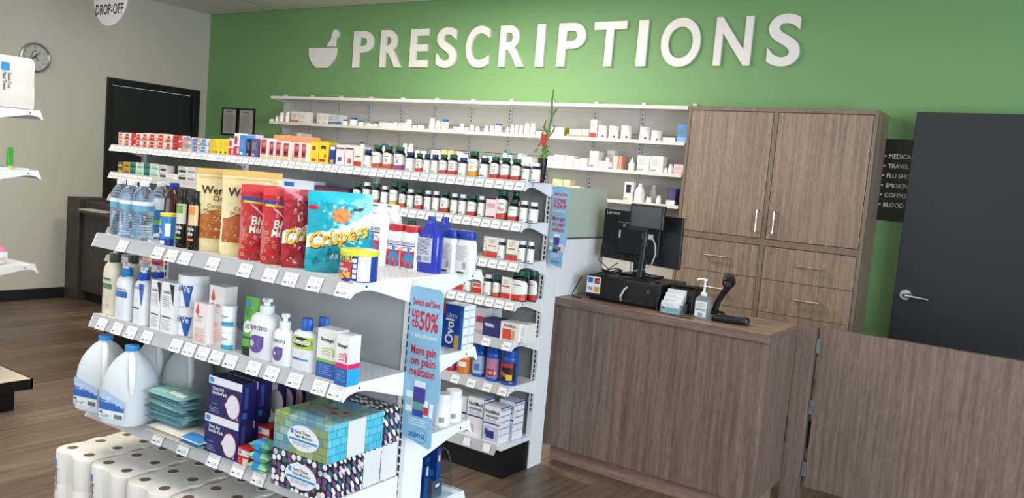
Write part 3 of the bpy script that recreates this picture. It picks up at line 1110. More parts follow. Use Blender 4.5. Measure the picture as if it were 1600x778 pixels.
def pill_bottle(r, h, cap='#eceae6', stripe=None, body='#e9e7e2', k=1.0):
    root = empty('pill_bottle', (0, 0, 0))
    MB().lathe([(r * .95, 0), (r, .003), (r, h * .66), (r * .86, h * .75), (r * .7, h * .78)], 16, k=k).build('body', mat(body, .35), root)
    MB().lathe([(r * .78, h * .77), (r * .8, h * .79), (r * .8, h * .985), (r * .74, h)], 16, k=1).build('cap', mat(cap, .4), root)
    m_ = MB()
    cf = curved(r, k)
    m_.grid(cf, -r * 1.1, r * 1.1, h * .12, h * .58, 8, 1, 0)
    c3 = curved(r, k, .001)
    m_.lines(c3, -r * .8, r * .6, h * .2, h * .5, 3, 1, .25, int(r * 99999))
    if stripe:
        m_.grid(c3, -r * 1.1, r * 1.1, h * .12, h * .26, 8, 1, 2)
    m_.build('label', [mat('#f2f0ec', .5), mat('#a8a6a6'), mat(stripe or '#a8a6a6')], root, fix=False)
    return root


CARTON_P = {}


def carton_prints(c, kind):
    if kind == 'cold':
        return [(0, 1, .0, .42, c), (.08, .55, .5, .85, c), (.6, .95, .12, .36, '#f5d9d4')], [('=', 0, .55, .35, '#8a4646', .7)]
    if kind == 'plain':
        return [(.08, .5, .08, .2, c)], [('=', 0, .4, .4, '#b4aeae', .7)]
    if kind == 'band':
        return [(0, 1, .0, .3, c)], [('=', 0, .42, .4, '#77706c', .7)]
    return [], []


# ================================================================== WALL SHELF STOCK
WZ = {2: 1.783 + .0185, 3: 1.573 + .0185, 4: 1.365 + .0185}
rows = {2: Row('upper wall shelf', 'medicine stock on the upper wall shelf'), 3: Row('middle wall shelf', 'medicine stock on the middle wall shelf'), 4: Row('lower wall shelf', 'medicine stock on the lower wall shelf')}


def wb(row, p0, p1, pt, cap='#eceae6', stripe=None, b=.03, desc=None, body='#e9e7e2'):
    a, bc, r, h = WALL.round(p0, p1, pt, WZ[row], b)
    o = pill_bottle(r, h, cap, stripe, body)
    place(o, WALL, a, bc, WZ[row])
    nm = {'#eceae6': 'white', '#2c58a8': 'blue', '#1f7a5c': 'green', '#2f9a8c': 'teal', '#7a4a3a': 'brown'}.get(cap, 'white')
    rows[row].add(o, desc or f'small white bottle with {nm} cap', 'bottle')
    return o


def wc(row, p0, p1, pt, face='#e6e2dc', kind='plain', c='#b9b4b4', d=.07, b=.02, desc='small white medicine box', side=None, top=None):
    a, w_, h = WALL.slab(p0, p1, pt, WZ[row], b)
    pr, tx = carton_prints(c, kind)
    o = carton('medicine_box', w_ * .97, d, h, face, pr, tx, side, top)
    place(o, WALL, a, b + d / 2, WZ[row])
    rows[row].add(o, desc, 'box')
    return o


B_, G_, T_ = '#2c58a8', '#1f7a5c', '#2f9a8c'
for s in [(430, 436, 181), (436, 445, 176), (445, 454, 175)]:
    wb(2, *s)
wb(2, 421, 429, 186)
wc(2, 454.5, 466.3, 174.5, kind='band', c='#d8705c', desc='white box with orange base')
wc(2, 466.8, 480, 175.2)
wc(2, 480.5, 493, 192, desc='flat white box', d=.1)
wc(2, 494.5, 503.8, 177); wc(2, 504.2, 512.6, 178)
wc(2, 513, 522.5, 179, face='#c9cdd0', kind='band', c='#4a78b8', desc='grey box with blue band')
wc(2, 523, 533, 180, face='#c9cdd0', kind='band', c='#3a68b0', desc='grey box with blue band')
wb(2, 535.5, 543.8, 187, B_); wb(2, 545.6, 559, 184, B_); wb(2, 559.5, 569.3, 189, B_); wc(2, 570, 576.5, 192); wb(2, 577, 583, 193, G_); wb(2, 583.5, 591, 191, G_)
wc(2, 592, 601.5, 191.5); wc(2, 602.3, 613.5, 192); wb(2, 614.3, 621.4, 191.5); wc(2, 622, 631, 192); wb(2, 633.5, 643.5, 187)
wb(2, 644.5, 652, 193.5, G_); wb(2, 652.6, 663, 193, G_); wb(2, 670, 679.4, 185); wb(2, 680, 688.5, 189); wb(2, 689.5, 701, 186.5, B_)
wb(2, 702, 707.5, 200, '#7a4a3a', desc='tiny white bottle with brown cap'); wc(2, 708, 717, 198)
wb(2, 717.8, 725, 193); wb(2, 725.6, 732.5, 199); wb(2, 733, 741, 195); wb(2, 742.5, 749.5, 198); wb(2, 756, 763, 197); wb(2, 765, 771.8, 197)
wb(2, 772.5, 783.7, 193, B_); wb(2, 790, 796.5, 199); wb(2, 797, 803, 195); wb(2, 803.5, 810, 195.5, body='#b9c0c4'); wb(2, 810.4, 817.5, 196, body='#b9c0c4'); wb(2, 818.6, 827.6, 193); wb(2, 828, 836.5, 193)
wc(2, 837, 847, 205, desc='low white box')
wc(2, 859.7, 868, 199.5); wc(2, 868.4, 881, 199, side='#8fa03a', desc='white box with olive green side')
wc(2, 884.5, 889, 209, face='#d77a5c', desc='tiny orange box'); wc(2, 889.5, 897, 202, kind='band', c='#dc8c6c', desc='white box with orange foot'); wc(2, 897.6, 907.8, 202, kind='band', c='#dc8c6c', desc='white box with orange foot'); wc(2, 908.6, 919, 202, kind='band', c='#dc8c6c', desc='white box with orange foot')
wc(2, 921, 930.7, 187, kind='band', c='#c23a3a', desc='tall white box with red foot')
for s in [(933.5, 948.6, 197), (950, 967, 197.5), (969, 986.5, 197), (998.4, 1015.5, 199), (1016.5, 1034, 204.5)]:
    a, bc, r, h = WALL.round(*s, WZ[2], .02)
    o = empty('medicine_tub', (0, 0, 0))
    MB().lathe([(r * .95, 0), (r * .97, .003), (r * .95, h * .84)], 22).build('body', mat('#e6e0da', .4), o)
    MB().lathe([(r, h * .83), (r, h * .985), (r * .96, h)], 22).build('lid', mat('#e9e5df', .4), o)
    m_ = MB()
    m_.grid(curved(r * .965), -r * 1.2, r * 1.2, h * .1, h * .75, 8, 1, 0)
    m_.lines(curved(r * .965, 1, .001), -r * .8, r * .6, h * .35, h * .65, 4, 1, .3, 4)
    m_.grid(curved(r * .965, 1, .001), r * .3, r * .7, h * .14, h * .28, 2, 1, 2)
    m_.build('label', [mat('#efeae4'), mat('#b59c94'), mat('#5a5052')], o, fix=False)
    place(o, WALL, a, bc, WZ[2])
    rows[2].add(o, 'round white lidded tub', 'tub')
wc(2, 1035, 1054.5, 215, desc='low flat white box', d=.12)
wc(2, 1057, 1073, 195, face='#4f93cf', kind='band', c='#7db6e0', desc='blue medicine box')

for s in [(448, 454.5, 211), (455, 461.5, 212), (628, 636, 224.5), (637, 645, 225)]:
    wb(3, *s)
wc(3, 430, 446, 211, face='#e8cfa0', desc='pale orange topped box'); wc(3, 462.7, 470.3, 208); wc(3, 470.8, 477.5, 209, face='#c9cbcc', desc='small grey box')
wb(3, 562, 569.6, 221.6, B_); wb(3, 593, 607, 225, B_); wb(3, 648, 656, 233, T_); wb(3, 657, 667, 234, T_)
wc(3, 673, 687, 235); wc(3, 689, 698, 234, face='#dcc391', desc='small yellow box'); wc(3, 699, 707.5, 235, face='#dcc391', desc='small yellow box'); wc(3, 713, 721.5, 237); wb(3, 724, 731, 239, B_)
wb(3, 754, 761, 241, T_); wb(3, 762, 769, 242, T_); wb(3, 785, 792, 235, G_); wb(3, 793, 800, 239, G_)
wc(3, 808, 815, 240); wc(3, 815.6, 831, 245)
wc(3, 853, 863.5, 243); wc(3, 864, 881, 242, kind='band', c='#c5cfd3', desc='wide white box'); wc(3, 881.5, 895.6, 243); wc(3, 896, 905, 248); wc(3, 905.5, 916.5, 247)
wc(3, 919.5, 933.6, 236, kind='plain', c='#8f6ba8', desc='tall white box with purple mark'); wc(3, 934.3, 944.6, 251); wc(3, 945, 950, 246, d=.05); wc(3, 950.3, 955.5, 254, face='#e6dde9', kind='band', c='#7a4e9a', desc='small purple marked box')
wc(3, 946.5, 958, 235, b=.12, d=.06, desc='tall white box set back'); wc(3, 957, 963.8, 244, face='#e8cfc4', desc='thin pinkish box', d=.06); wc(3, 964.6, 970.5, 244, face='#d98f80', desc='thin salmon box', d=.06)
wc(3, 971.2, 979, 267, desc='low flat white box', d=.1)
a, bc, r, h = WALL.round(981.3, 991, 246, WZ[3], .02)
o = empty('nozzle_bottle', (0, 0, 0))
MB().lathe([(r * .95, 0), (r, .003), (r, h * .55), (r * .8, h * .63), (r * .45, h * .68)], 18).build('body', mat('#ecebe8', .35), o)
MB().lathe([(r * .5, h * .67), (r * .5, h * .78), (r * .18, h * .84), (r * .14, h)], 14).build('nozzle', mat('#f2f1ee', .35), o)
place(o, WALL, a, bc, WZ[3]); rows[3].add(o, 'white bottle with pointed nozzle', 'bottle')
wc(3, 994, 1013.3, 243, kind='plain', c='#90a4c4', desc='large square white box'); wc(3, 1014, 1034.5, 244, kind='plain', c='#90a89a', desc='large square white box')
wb(3, 1035.8, 1042.6, 262); wb(3, 1043.3, 1051, 257); wc(3, 1051.5, 1067, 257, face='#e9cfd2', kind='band', c='#e0a9b2', desc='pink and white box')

wc(4, 862, 877.5, 280, face='#ecd9a8', desc='cream yellow box'); wc(4, 878.4, 889, 281, face='#ecdcb0', desc='cream yellow box'); wc(4, 890, 905, 291, face='#e6dfc8', desc='low cream box')
wc(4, 953, 972.5, 312, face='#d9877c', d=.08, desc='flat red and white box', side='#efe9e4')
o = wc(4, 973.3, 987, 284.5, desc='tall white box with navy label')
MB().grid(lambda u, v: (u, -.0362, v), -.018, .018, .06, .115).build('label', mat('#26265c'), o, fix=False)
a, bc, r, h = WALL.round(990, 1007, 287, WZ[4], .02)
for (aa, bb, rr_, hh, ds) in ((a, bc, r, h, 'large round shouldered white bottle'), (a + .045, bc + .12, r * .8, h * .97, 'white bottle half hidden behind the large one')):
    o = empty('lotion_bottle', (0, 0, 0))
    MB().lathe([(rr_ * .9, 0), (rr_, .005), (rr_, hh * .5), (rr_ * .85, hh * .68), (rr_ * .45, hh * .82), (rr_ * .35, hh * .86)], 20).build('body', mat('#e9e8e4', .35), o)
    MB().lathe([(rr_ * .42, hh * .86), (rr_ * .42, hh * .985), (rr_ * .38, hh)], 14).build('cap', mat('#f1efec', .35), o)
    m_ = MB()
    m_.lines(curved(rr_), -rr_ * .6, rr_ * .5, hh * .15, hh * .45, 5, 0, .3, 3)
    m_.build('label', mat('#b3b1ae'), o, fix=False)
    place(o, WALL, aa, bb, WZ[4]); rows[4].add(o, ds, 'bottle')
wb(4, 1009, 1018, 308); wb(4, 1024.8, 1032.5, 306)
wc(4, 1040, 1053.5, 294, face='#4b3f78', kind='band', c='#e6e4ea', desc='purple and white box')
for r_ in rows.values():
    r_.close()

# ================================================================== FAR GONDOLA STOCK
FG = [z + .0005 for z in FZ]
fr_rows = [Row('top shelf of long rack', 'remedies and vitamins on the top shelf of the long rack'), Row('second shelf of long rack', 'remedies and vitamins on the second shelf of the long rack'),
           Row('third shelf of long rack', 'vitamins on the third shelf of the long rack'), Row('fourth shelf of long rack', 'vitamins on the fourth shelf of the long rack'),
           Row('fifth shelf of long rack', 'boxes on the fifth shelf of the long rack'), Row('sixth shelf of long rack', 'bottles on the sixth shelf of the long rack'),
           Row('base deck of long rack', 'boxes on the base deck of the long rack')]


def fc(k, p0, p1, pt, face, kind='band', c='#c23b34', d=.06, b=.012, desc='medicine box', side=None, top=None, two=False, prints=None, texts=None, sp=()):
    z = FG[k] if k < 6 else .1725
    a, w_, h = FAR.slab(p0, p1, pt, z, b)
    pr, tx = carton_prints(c, kind) if prints is None else (prints, texts or [])
    n = 2 if two else 1
    src = carton('medicine_box', w_ * .975, d, h / n - .0005, face, pr, tx, side, top, sp)
    for i in range(n):
        o = src if i == 0 else src.copy()
        if i:
            COL.objects.link(o)
        place(o, FAR, a + .0002 * i, b + d / 2, z + i * h / n)
        fr_rows[k].add(o, (('upper ' if i else 'lower ') if two else '') + desc, 'box')
    return src


def fb(k, p0, p1, pt, style='arch', b=.012, letter='', cap=None, band='#c93a30', acc='#3f66b5', desc=None, hk=None, kk=1.0):
    z = FG[k]
    a, bc, r, h = FAR.round(p0, p1, pt, z, b, kk)
    cap = cap or ('#0e5a46' if style == 'arch' else '#e9ebee')
    o = sub_bottle(r, h, style, letter, cap, band, acc=acc, k=kk)
    place(o, FAR, a, bc, z, .28 if kk == 1.0 else .0)
    cn = {'#0e5a46': 'green', '#e9ebee': 'white', '#23306e': 'navy', '#2c58a8': 'blue'}.get(cap, 'dark')
    fr_rows[k].add(o, desc or (f'dark vitamin bottle with {cn} cap' if style == 'arch' else f'navy vitamin bottle with {cn} cap'), 'bottle')
    return o


# top shelf: cold remedies in two layers
RW = '#f0e2dc'
for p0, p1, pt, c, face in [(184.5, 194.5, 207, '#c98a88', RW), (195, 204.5, 207.5, '#a8403c', RW), (205, 212, 208, '#d9261e', '#d9261e'), (212.5, 222.5, 208, '#c03a34', RW), (223, 232.5, 208, '#c95a4c', RW),
                            (233, 246, 208.5, '#c43a30', '#e9cfc6'), (246.5, 259.5, 209, '#c94a3a', '#f0d8cc'), (260, 269, 211, '#a84044', RW), (269.5, 284.5, 211.5, '#a2262c', '#d24840')]:
    fc(0, p0, p1, pt, face, 'cold', c, two=True, desc='red and white cold remedy box', side='#e9dcd8')
for p0, p1, pt, c, face in [(285.5, 299.5, 214, '#e0a070', '#7fa8dc'), (300, 312.5, 215.5, '#4a8fd0', '#e0a890'), (313, 326, 216.5, '#5a98d4', '#d9e2ee')]:
    fc(0, p0, p1, pt, face, 'cold', c, two=True, desc='blue and orange cold remedy box', side='#d9e0ea')
for p0, p1, c, face in [(326.8, 331.2, '#b98a28', '#e0c030'), (331.5, 335.3, '#c4542a', '#e8c83a'), (335.6, 342.6, '#5a5420', '#ecd526'), (342.8, 349.6, '#5a5420', '#ecd526'), (349.8, 356.4, '#5a5420', '#e8cf28')]:
    fc(0, p0, p1, 217, face, 'plain', c, desc='yellow remedy box')
fc(0, 356.8, 364.3, 216, '#efe4e4', 'cold', '#cf3a54', desc='pink and white remedy box')
fc(0, 364.7, 373.2, 208, '#efe4e6', 'cold', '#d0304a', desc='tall pink and white remedy box')
fc(0, 373.8, 383.8, 211, '#3f86d8', 'plain', '#e6eef8', desc='bright blue remedy box')
fc(0, 384.2, 391.2, 216.5, '#1c2338', 'plain', '#c99a58', desc='black remedy box')
fc(0, 391.6, 402.8, 216.5, '#5d5682', 'plain', '#b8a6cc', desc='purple remedy box')
fc(0, 384, 398, 210, '#b8a2d0', 'plain', '#8c70b4', b=.11, desc='lilac box standing behind the row')
for p0, p1, pt, c in [(405.7, 418.5, 215.5, '#cc3444'), (419, 428.8, 219, '#b03a54'), (429.2, 440.3, 219.5, '#d04a50'), (440.8, 452.6, 221.5, '#b83a44'), (457, 469.2, 222, '#c23a48'), (469.6, 479.2, 223, '#c8404a')]:
    fc(0, p0, p1, pt, '#f2e2de', prints=[(.1, .75, .2, .92, c), (.1, .75, .02, .16, '#e9c96a'), (.2, .65, .3, .48, '#5a1e2e')], texts=[('=', 0, .6, .2, '#f3d0c4', .5)], desc='tall white and red remedy box', side='#efe6e2')
fc(0, 425, 485, 212.5, '#e88a5a', 'band', '#d8423a', d=.07, b=.10, desc='wide orange box behind the row', top='#efb07a')
fc(0, 484.7, 496.8, 222, '#f0d233', prints=[(.15, .6, .62, .8, '#7a4a1a'), (.1, .7, .08, .2, '#c43a2a')], desc='yellow box with brown lettering', side='#e9c92c')
fc(0, 497.3, 512.6, 221, '#f2d62e', prints=[(.2, .7, .66, .8, '#3a3a1a'), (.1, .65, .08, .2, '#c43a2a'), (.55, .75, .28, .42, '#b0662a')], desc='large yellow box with red print', side='#d9bc24')
fc(0, 514, 523, 228, '#22418c', prints=[(.1, .9, .8, .97, '#efe9e6'), (.2, .7, .1, .25, '#e0c84a')], desc='small navy and white box')
fc(0, 524, 536.8, 226, '#efe7e6', prints=[(0, 1, .78, .86, '#a04a4a'), (.25, .7, .2, .4, '#5a5ea8')], desc='white box with berry picture')
fc(0, 538.2, 550.8, 226.5, '#efe7e4', prints=[(0, 1, .78, .86, '#7a3a3a'), (.35, .8, .12, .36, '#c85a54')], desc='white box with fruit picture')
fc(0, 551.8, 566.3, 228.5, '#efe9e0', prints=[(0, .85, .02, .26, '#c9382e'), (.1, .7, .48, .52, '#5a4a44')], desc='white box with red foot')
for p0, p1, pt, st, lt, cp, bd, ds in [(568, 580.5, 234, 'plain', '', '#23306e', '', None), (581, 597, 226.5, 'arch', '', None, '#d04a38', 'large dark vitamin bottle, green cap,'), (597.4, 614, 228, 'arch', 'B', None, '#d0552e', None), (614.6, 632, 229.5, 'arch', 'B', None, '#a83a8c', 'large dark bottle with purple band'),
                                       (632.6, 648, 238, 'plain', '', '#23306e', '', None), (648.5, 660, 239.5, 'arch', 'B', None, '#cf3a3a', None), (660.6, 672, 241, 'plain', '', '#23306e', '', None), (672.6, 684.8, 241.5, 'plain', '', '#23306e', '', None),
                                       (685.4, 699, 241.5, 'arch', '', None, '#cf3a3a', None), (699.5, 714.6, 241.5, 'arch', 'C', None, '#cf3a3a', None), (715.3, 729.8, 246, 'plain', '', '#2c58a8', '', None), (730.3, 747.6, 236.5, 'arch', 'C', None, '#f0a018', 'large dark bottle with yellow band'),
                                       (748, 764, 246.5, 'plain', '', '#23306e', '', None), (764.6, 780.2, 245, 'arch', 'C', None, '#cc3830', None), (780.8, 796.8, 246.5, 'arch', '', None, '#cc3830', None), (797.3, 814, 249, 'arch', '', None, '#cc3830', None),
                                       (814.6, 828, 254.5, 'plain', '', None, '', None), (828.6, 843.2, 255, 'plain', '', None, '', None)]:
    fb(0, p0, p1, pt, st, letter=lt, cap=cp, band=bd or '#c93a30', desc=ds, acc=random.choice(['#3f66b5', '#7fb64a', '#3f8fc5']))
for p0, p1, pt in [(628, 636, 224), (637, 646, 225)]:
    pass
# second shelf
for p0, p1, pt, c, face, ds in [(183.5, 191.6, 252.6, '#d8b84a', '#1b2246', 'navy and gold pain relief box'), (192, 201.8, 253, '#8a5a20', '#d9a82c', 'amber yellow pain relief box'), (202.2, 211.8, 253.5, '#1c4a48', '#3f9a8a', 'teal pain relief box'), (212.2, 223.4, 254, '#6fc0a4', '#e6efea', 'white and mint pain relief box'),
                                (224, 233.6, 254.5, '#1c4a48', '#3c9686', 'teal pain relief box'), (234, 247.6, 256, '#74c4a8', '#e9f0ec', 'white and mint pain relief box'), (249, 259.8, 258.5, '#3a3a40', '#eceaea', 'white and black pain relief box'), (277.4, 291, 260, '#3a3a40', '#eceaea', 'white and black pain relief box'), (291.6, 304.5, 261, '#9a9a9c', '#f0f0ee', 'white pain relief box')]:
    fc(1, p0, p1, pt, face, prints=[(.08, .92, .12, .5, c)], texts=[('=', 0, .55, .35, c, .8)], two=True, desc=ds, side='#e6e4e2')
fc(1, 260.2, 277, 272, '#f0efec', 'plain', '#9a9a9c', desc='single low white box')
fc(1, 438, 490, 281, '#dfe9f4', prints=[(.02, .98, .1, .3, '#6aa8e0'), (.1, .4, .5, .8, '#2f6fb8')], d=.09, b=.05, desc='wide white and blue box', side='#dfe9f4')
fc(1, 491, 545, 292, '#8c2430', prints=[(0, 1, .8, 1, '#2b2f55'), (.1, .8, .2, .6, '#c25a5a')], d=.09, b=.05, desc='wide dark red box')
for p0, p1, pt, st, lt, cp, bd, ds in [(550.8, 564, 287, 'arch', '', None, '#c93a30', None), (565.5, 579.4, 285, 'plain', '', None, '', None), (580, 593, 287, 'arch', '', None, '#d06a3a', None), (594, 606.5, 290.5, 'plain', '', None, '', None), (607.5, 622, 285, 'arch', '', None, '#e0b83a', 'large dark bottle with yellow band'),
                                       (622.6, 634, 294, 'arch', 'D', None, '#d0552e', None), (634.8, 646.3, 295.5, 'plain', '', None, '', None), (647, 661, 296, 'arch', 'D', None, '#c93a30', None), (661.6, 673.6, 298, 'plain', '', None, '', None), (674.2, 686, 299, 'plain', '', None, '', None), (686.6, 702, 299.5, 'arch', 'E', None, '#c93a30', None),
                                       (702.8, 715, 302.5, 'plain', '', None, '', None), (715.6, 728.4, 304, 'plain', '', None, '', None), (729, 745, 305.5, 'arch', '', None, '#c93a30', None), (745.6, 756.6, 306.5, 'plain', '', None, '', None),
                                       (774.6, 792.5, 297.5, 'arch', 'Flax', None, '#d04a30', 'large dark bottle lettered Flax'), (793, 810, 312.5, 'arch', '', None, '#c93a30', None), (810.6, 824.6, 314, 'plain', '', None, '', None), (825.4, 839.6, 316.5, 'plain', '', None, '', None)]:
    fb(1, p0, p1, pt, st, letter=lt, cap=cp, band=bd or '#c93a30', desc=ds, acc=random.choice(['#3f66b5', '#7fb64a', '#3f8fc5']))
fb(1, 623, 636, 285.5, 'arch', b=.11, desc='dark green capped bottle in the second row')
fb(1, 797, 810, 298.5, 'arch', b=.10, desc='large green capped bottle in the second row')
fc(1, 757.4, 773.6, 308, '#f3e4e8', prints=[(0, 1, .9, 1, '#2b1f44'), (.1, .9, .5, .72, '#e0a8bc'), (.05, .95, .04, .12, '#a8305a')], desc='pale pink vitamin box')
# third shelf
fb(2, 633, 650, 345, 'arch', b=.03, desc='dark bottle seen past the blue jugs')
fc(2, 754, 757.6, 369, '#f0e9e0', 'band', '#c9382e', desc='narrow white vitamin box')
for p0, p1, pt in [(758.2, 776.4, 370.5), (789.6, 807.2, 375)]:
    fc(2, p0, p1, pt, '#efe9df', prints=[(0, 1, .03, .28, '#cc3a2e'), (0, 1, .28, .33, '#6aa04a'), (.15, .8, .55, .6, '#c25a44')], texts=[('=', 0, .7, .2, '#77706a', .6)], desc='white and red vitamin box', side='#efe9df')
fb(2, 777, 789, 372.5, 'plain', acc='#2f9ab0'); fb(2, 808, 821.6, 376.5, 'plain', acc='#2f9ab0'); fb(2, 822.4, 833, 378, 'plain', acc='#2f9ab0')
# fourth shelf
fc(3, 709, 723.5, 431, '#efe9df', prints=[(0, 1, .03, .4, '#cc3a2e'), (0, 1, .4, .47, '#6aa04a')], desc='white and red vitamin box')
fb(3, 724.5, 736, 430, 'plain')
fc(3, 737, 751.6, 431, '#efe9df', prints=[(0, 1, .03, .35, '#cc3a2e'), (.1, .9, .4, .6, '#d8603a')], texts=[('=', 0, .65, .25, '#77706a', .6)], desc='white and red vitamin box', side='#efe9df')
fb(3, 755, 768.6, 429, 'plain', acc='#7a4aa8'); fb(3, 769, 781, 431, 'arch', band='#d0552e')
fc(3, 781.6, 796.4, 433, '#f1ebde', prints=[(0, 1, .03, .28, '#cc3a2e'), (.1, .9, .55, .62, '#c25a44')], texts=[('=', 0, .68, .2, '#77706a', .6)], desc='slim white and red box', side='#efe9df')
fb(3, 797, 823.5, 422.5, 'arch', letter='', kk=.72, desc='large dark oil bottle with green cap', band='#d8342a'); fb(3, 823.5, 838, 423, 'arch', b=.07, kk=.7, desc='green capped bottle behind the large one')
# fifth shelf
fc(4, 741, 757, 481, '#f0e0e0', prints=[(.1, .9, .35, .62, '#d64a78')], b=.10, desc='white and pink box at the back', side='#eadfe2'); fc(4, 761.6, 775, 482, '#dfeaf0', 'plain', '#8fb8c8', b=.15, d=.04, desc='pale blue box at the back')
fc(4, 753, 779.5, 499, '#2b3170', prints=[(.1, .6, .62, .75, '#c9cce6')], texts=[('Nexium', -.1, .55, .16, '#e9ebf6', .6)], d=.09, desc='navy blue medicine box', top='#23285c', side='#2b3170')
fc(4, 780.3, 809.6, 504, '#f0ebe4', prints=[(.12, .6, .04, .62, '#d8523a'), (.62, .8, .04, .6, '#d9a87a')], texts=[('Antistax', 0, .74, .18, '#5a3a34', .85)], d=.085, desc='white box with red leaf and leg picture', side='#f1f0ee')
fc(4, 811.5, 822, 507, '#f1f0ee', 'plain', '#d8d6d6', d=.085, b=.03, desc='plain white box at the shelf end')
# sixth shelf: lidded drink powder bottles
FROWS5 = [(695, 713, 560, '#a82a5c', '#a82a5c', 'magenta bottle partly hidden by the near rack'), (714.5, 736, 551, '#d9772e', '#e9e2da', 'orange and white bottle'), (737, 759.5, 536, '#a9c4e0', '#1f4fa8', 'white and blue bottle with blue lid'), (757.8, 781, 539, '#b87a9a', '#1f4fa8', 'blue bottle with berry picture'), (781.6, 807.6, 545, '#2a1e1c', '#1f4fa8', 'blue bottle with chocolate picture')]
for i, (p0, p1, pt, c, capc, ds) in enumerate(FROWS5):
    z = FG[5]
    a, bc, r, h = FAR.round(p0, p1, pt, z, .015 if i != 2 else .03)
    o = empty('drink_bottle', (0, 0, 0))
    bodyc = '#2456b0' if i > 1 else c
    MB().lathe([(r * .93, 0), (r, .005), (r, h * .06), (r * .97, h * .08), (r * .97, h * .68), (r, h * .72), (r * .9, h * .78)], 24).build('body', mat(bodyc, .3), o)
    MB().lathe([(r * .92, h * .78), (r * .95, h * .79), (r * .95, h * .98), (r * .88, h)], 24).build('lid', mat(capc, .35), o)
    m_ = MB()
    m_.grid(curved(r * .97), -r * 1.3, r * 1.3, h * .1, h * .64, 12, 1, 0)
    c3 = curved(r * .97, 1, .0012)
    if i == 4:
        m_.grid(c3, -r, r * .9, h * .50, h * .62, 8, 1, 1)
        m_.grid(lambda u, v: c3(u, v + u * -.25), -r * .9, r * .5, h * .22, h * .34, 8, 1, 2)
        m_.grid(lambda u, v: c3(u, v), r * .2, r * .9, h * .14, h * .3, 6, 1, 3)
    elif i == 3:
        m_.grid(c3, -r * .7, r * .7, h * .14, h * .34, 8, 1, 1)
        m_.grid(c3, -r * .3, r * .9, h * .2, h * .28, 6, 1, 4)
        m_.lines(c3, -r * .6, r * .6, h * .42, h * .6, 3, 4, .4, 2)
    elif i == 2:
        m_.grid(c3, -r * .7, r * .3, h * .48, h * .58, 8, 1, 5)
        m_.grid(c3, -r * .2, r * .6, h * .2, h * .4, 6, 1, 5)
    else:
        m_.grid(c3, -r * .8, r * .8, h * .36, h * .6, 8, 1, 4)
    m_.build('label', [mat(c, .4), mat('#b03a3a'), mat('#b56a44'), mat('#e6c64a'), mat('#efe6ea'), mat('#5a6fb0')], o, fix=False)
    place(o, FAR, a, bc, z)
    fr_rows[5].add(o, ds, 'bottle')
# base deck: nasal rinse boxes
for p0, p1, pt, b, side2 in [(727, 752, 622, .0, 0), (753, 778, 635, -.02, 1), (776, 800, 626, .09, 1)]:
    pr = [(0, 1, .50, .54, '#2b3a86')] + ([(.04, .96, .03, .44, '#c9cfe6'), (.2, .7, .12, .32, '#2b3a86'), (.1, .28, .2, .36, '#2b3a86')] if side2 else [(.1, .5, .1, .3, '#e0b4b4')])
    fc(6, p0, p1, pt, '#eeeef2', prints=pr, texts=[('NeilMed', 0, .80, .1, '#26306e', .85), ('SINUS RINSE', 0, .68, .07, '#26306e', .8), ('=', 0, .57, .08, '#8a8fb0', .8)], d=.09, b=b, desc='white nasal rinse box with navy lettering' if side2 else 'white and navy box beside the rinse kits', side='#eceef4', top='#d9dbe8',
       sp=[(.05, .95, .9, .92, '#2b3a86'), (.05, .95, .74, .76, '#2b3a86'), (.05, .95, .58, .60, '#2b3a86'), (.05, .95, .40, .42, '#2b3a86'), (.05, .95, .22, .24, '#c98a8a'), (.0, 1, .96, 1, '#3a4a9a')])
fc(6, 703, 726, 618, '#f0eeee', prints=[(0, 1, .5, .56, '#2b3a86')], d=.09, desc='white box left of the rinse kits', b=.02)
for r_ in fr_rows:
    r_.close()

# lucky bamboo in a tall wrapped vase on the top shelf end
a, bc, r, h = FAR.round(838, 852.5, 247, FG[0], .10)
pl = thing('lucky_bamboo', 'spiral lucky bamboo in a dark wrapped vase at the rack end', 'plant')
MB().lathe([(r * .62, 0), (r * .68, .004), (r, h * .95), (r * 1.0, h), (r * .9, h), (r * .85, h * .93)], 20, mats=[1, 0, 0, 0, 0, 0]).build('vase', [mat('#1d1a1c', .35), mat('#b03a24', .4)], pl)
m_ = MB()
for t in range(3):
    m_.grid(curved(r * .84, 1, .004), -r * .8 + t * r * .5, -r * .55 + t * r * .5, h * .1, h * .3, 2, 1, 0)
m_.build('vase_wrap', mat('#c4472c', .5), pl, fix=False)
sc_ = h
st = [(0, 0, h * .9), (-.012, 0, h * 1.1), (.016, .004, h * 1.3), (-.008, 0, h * 1.5), (.012, 0, h * 1.75), (.018, 0, h * 2.15), (.026, 0, h * 2.6)]
MB().tube(st, [.008, .008, .008, .007, .006, .005, .004], 8).build('stem', mat('#5d8a34', .45), pl)
MB().tube([(.004, .006, h * .9), (.018, .006, h * 1.12), (-.014, .006, h * 1.32), (.01, .006, h * 1.5)], .008, 8).build('stem', mat('#6a9a3a', .45), pl)


def leaf(pts, wd):
    m_ = MB()
    P_ = [Vector(p) for p in pts]
    n = len(P_)
    L_, R_ = [], []
    for i, p in enumerate(P_):
        q = wd * math.sin(PI * min(.98, (i + .6) / n))
        L_.append(p + Vector((-q, 0, 0))); R_.append(p + Vector((q, .002, 0)))
    for i in range(n - 1):
        m_.face([L_[i], R_[i], R_[i + 1], L_[i + 1]])
    return m_


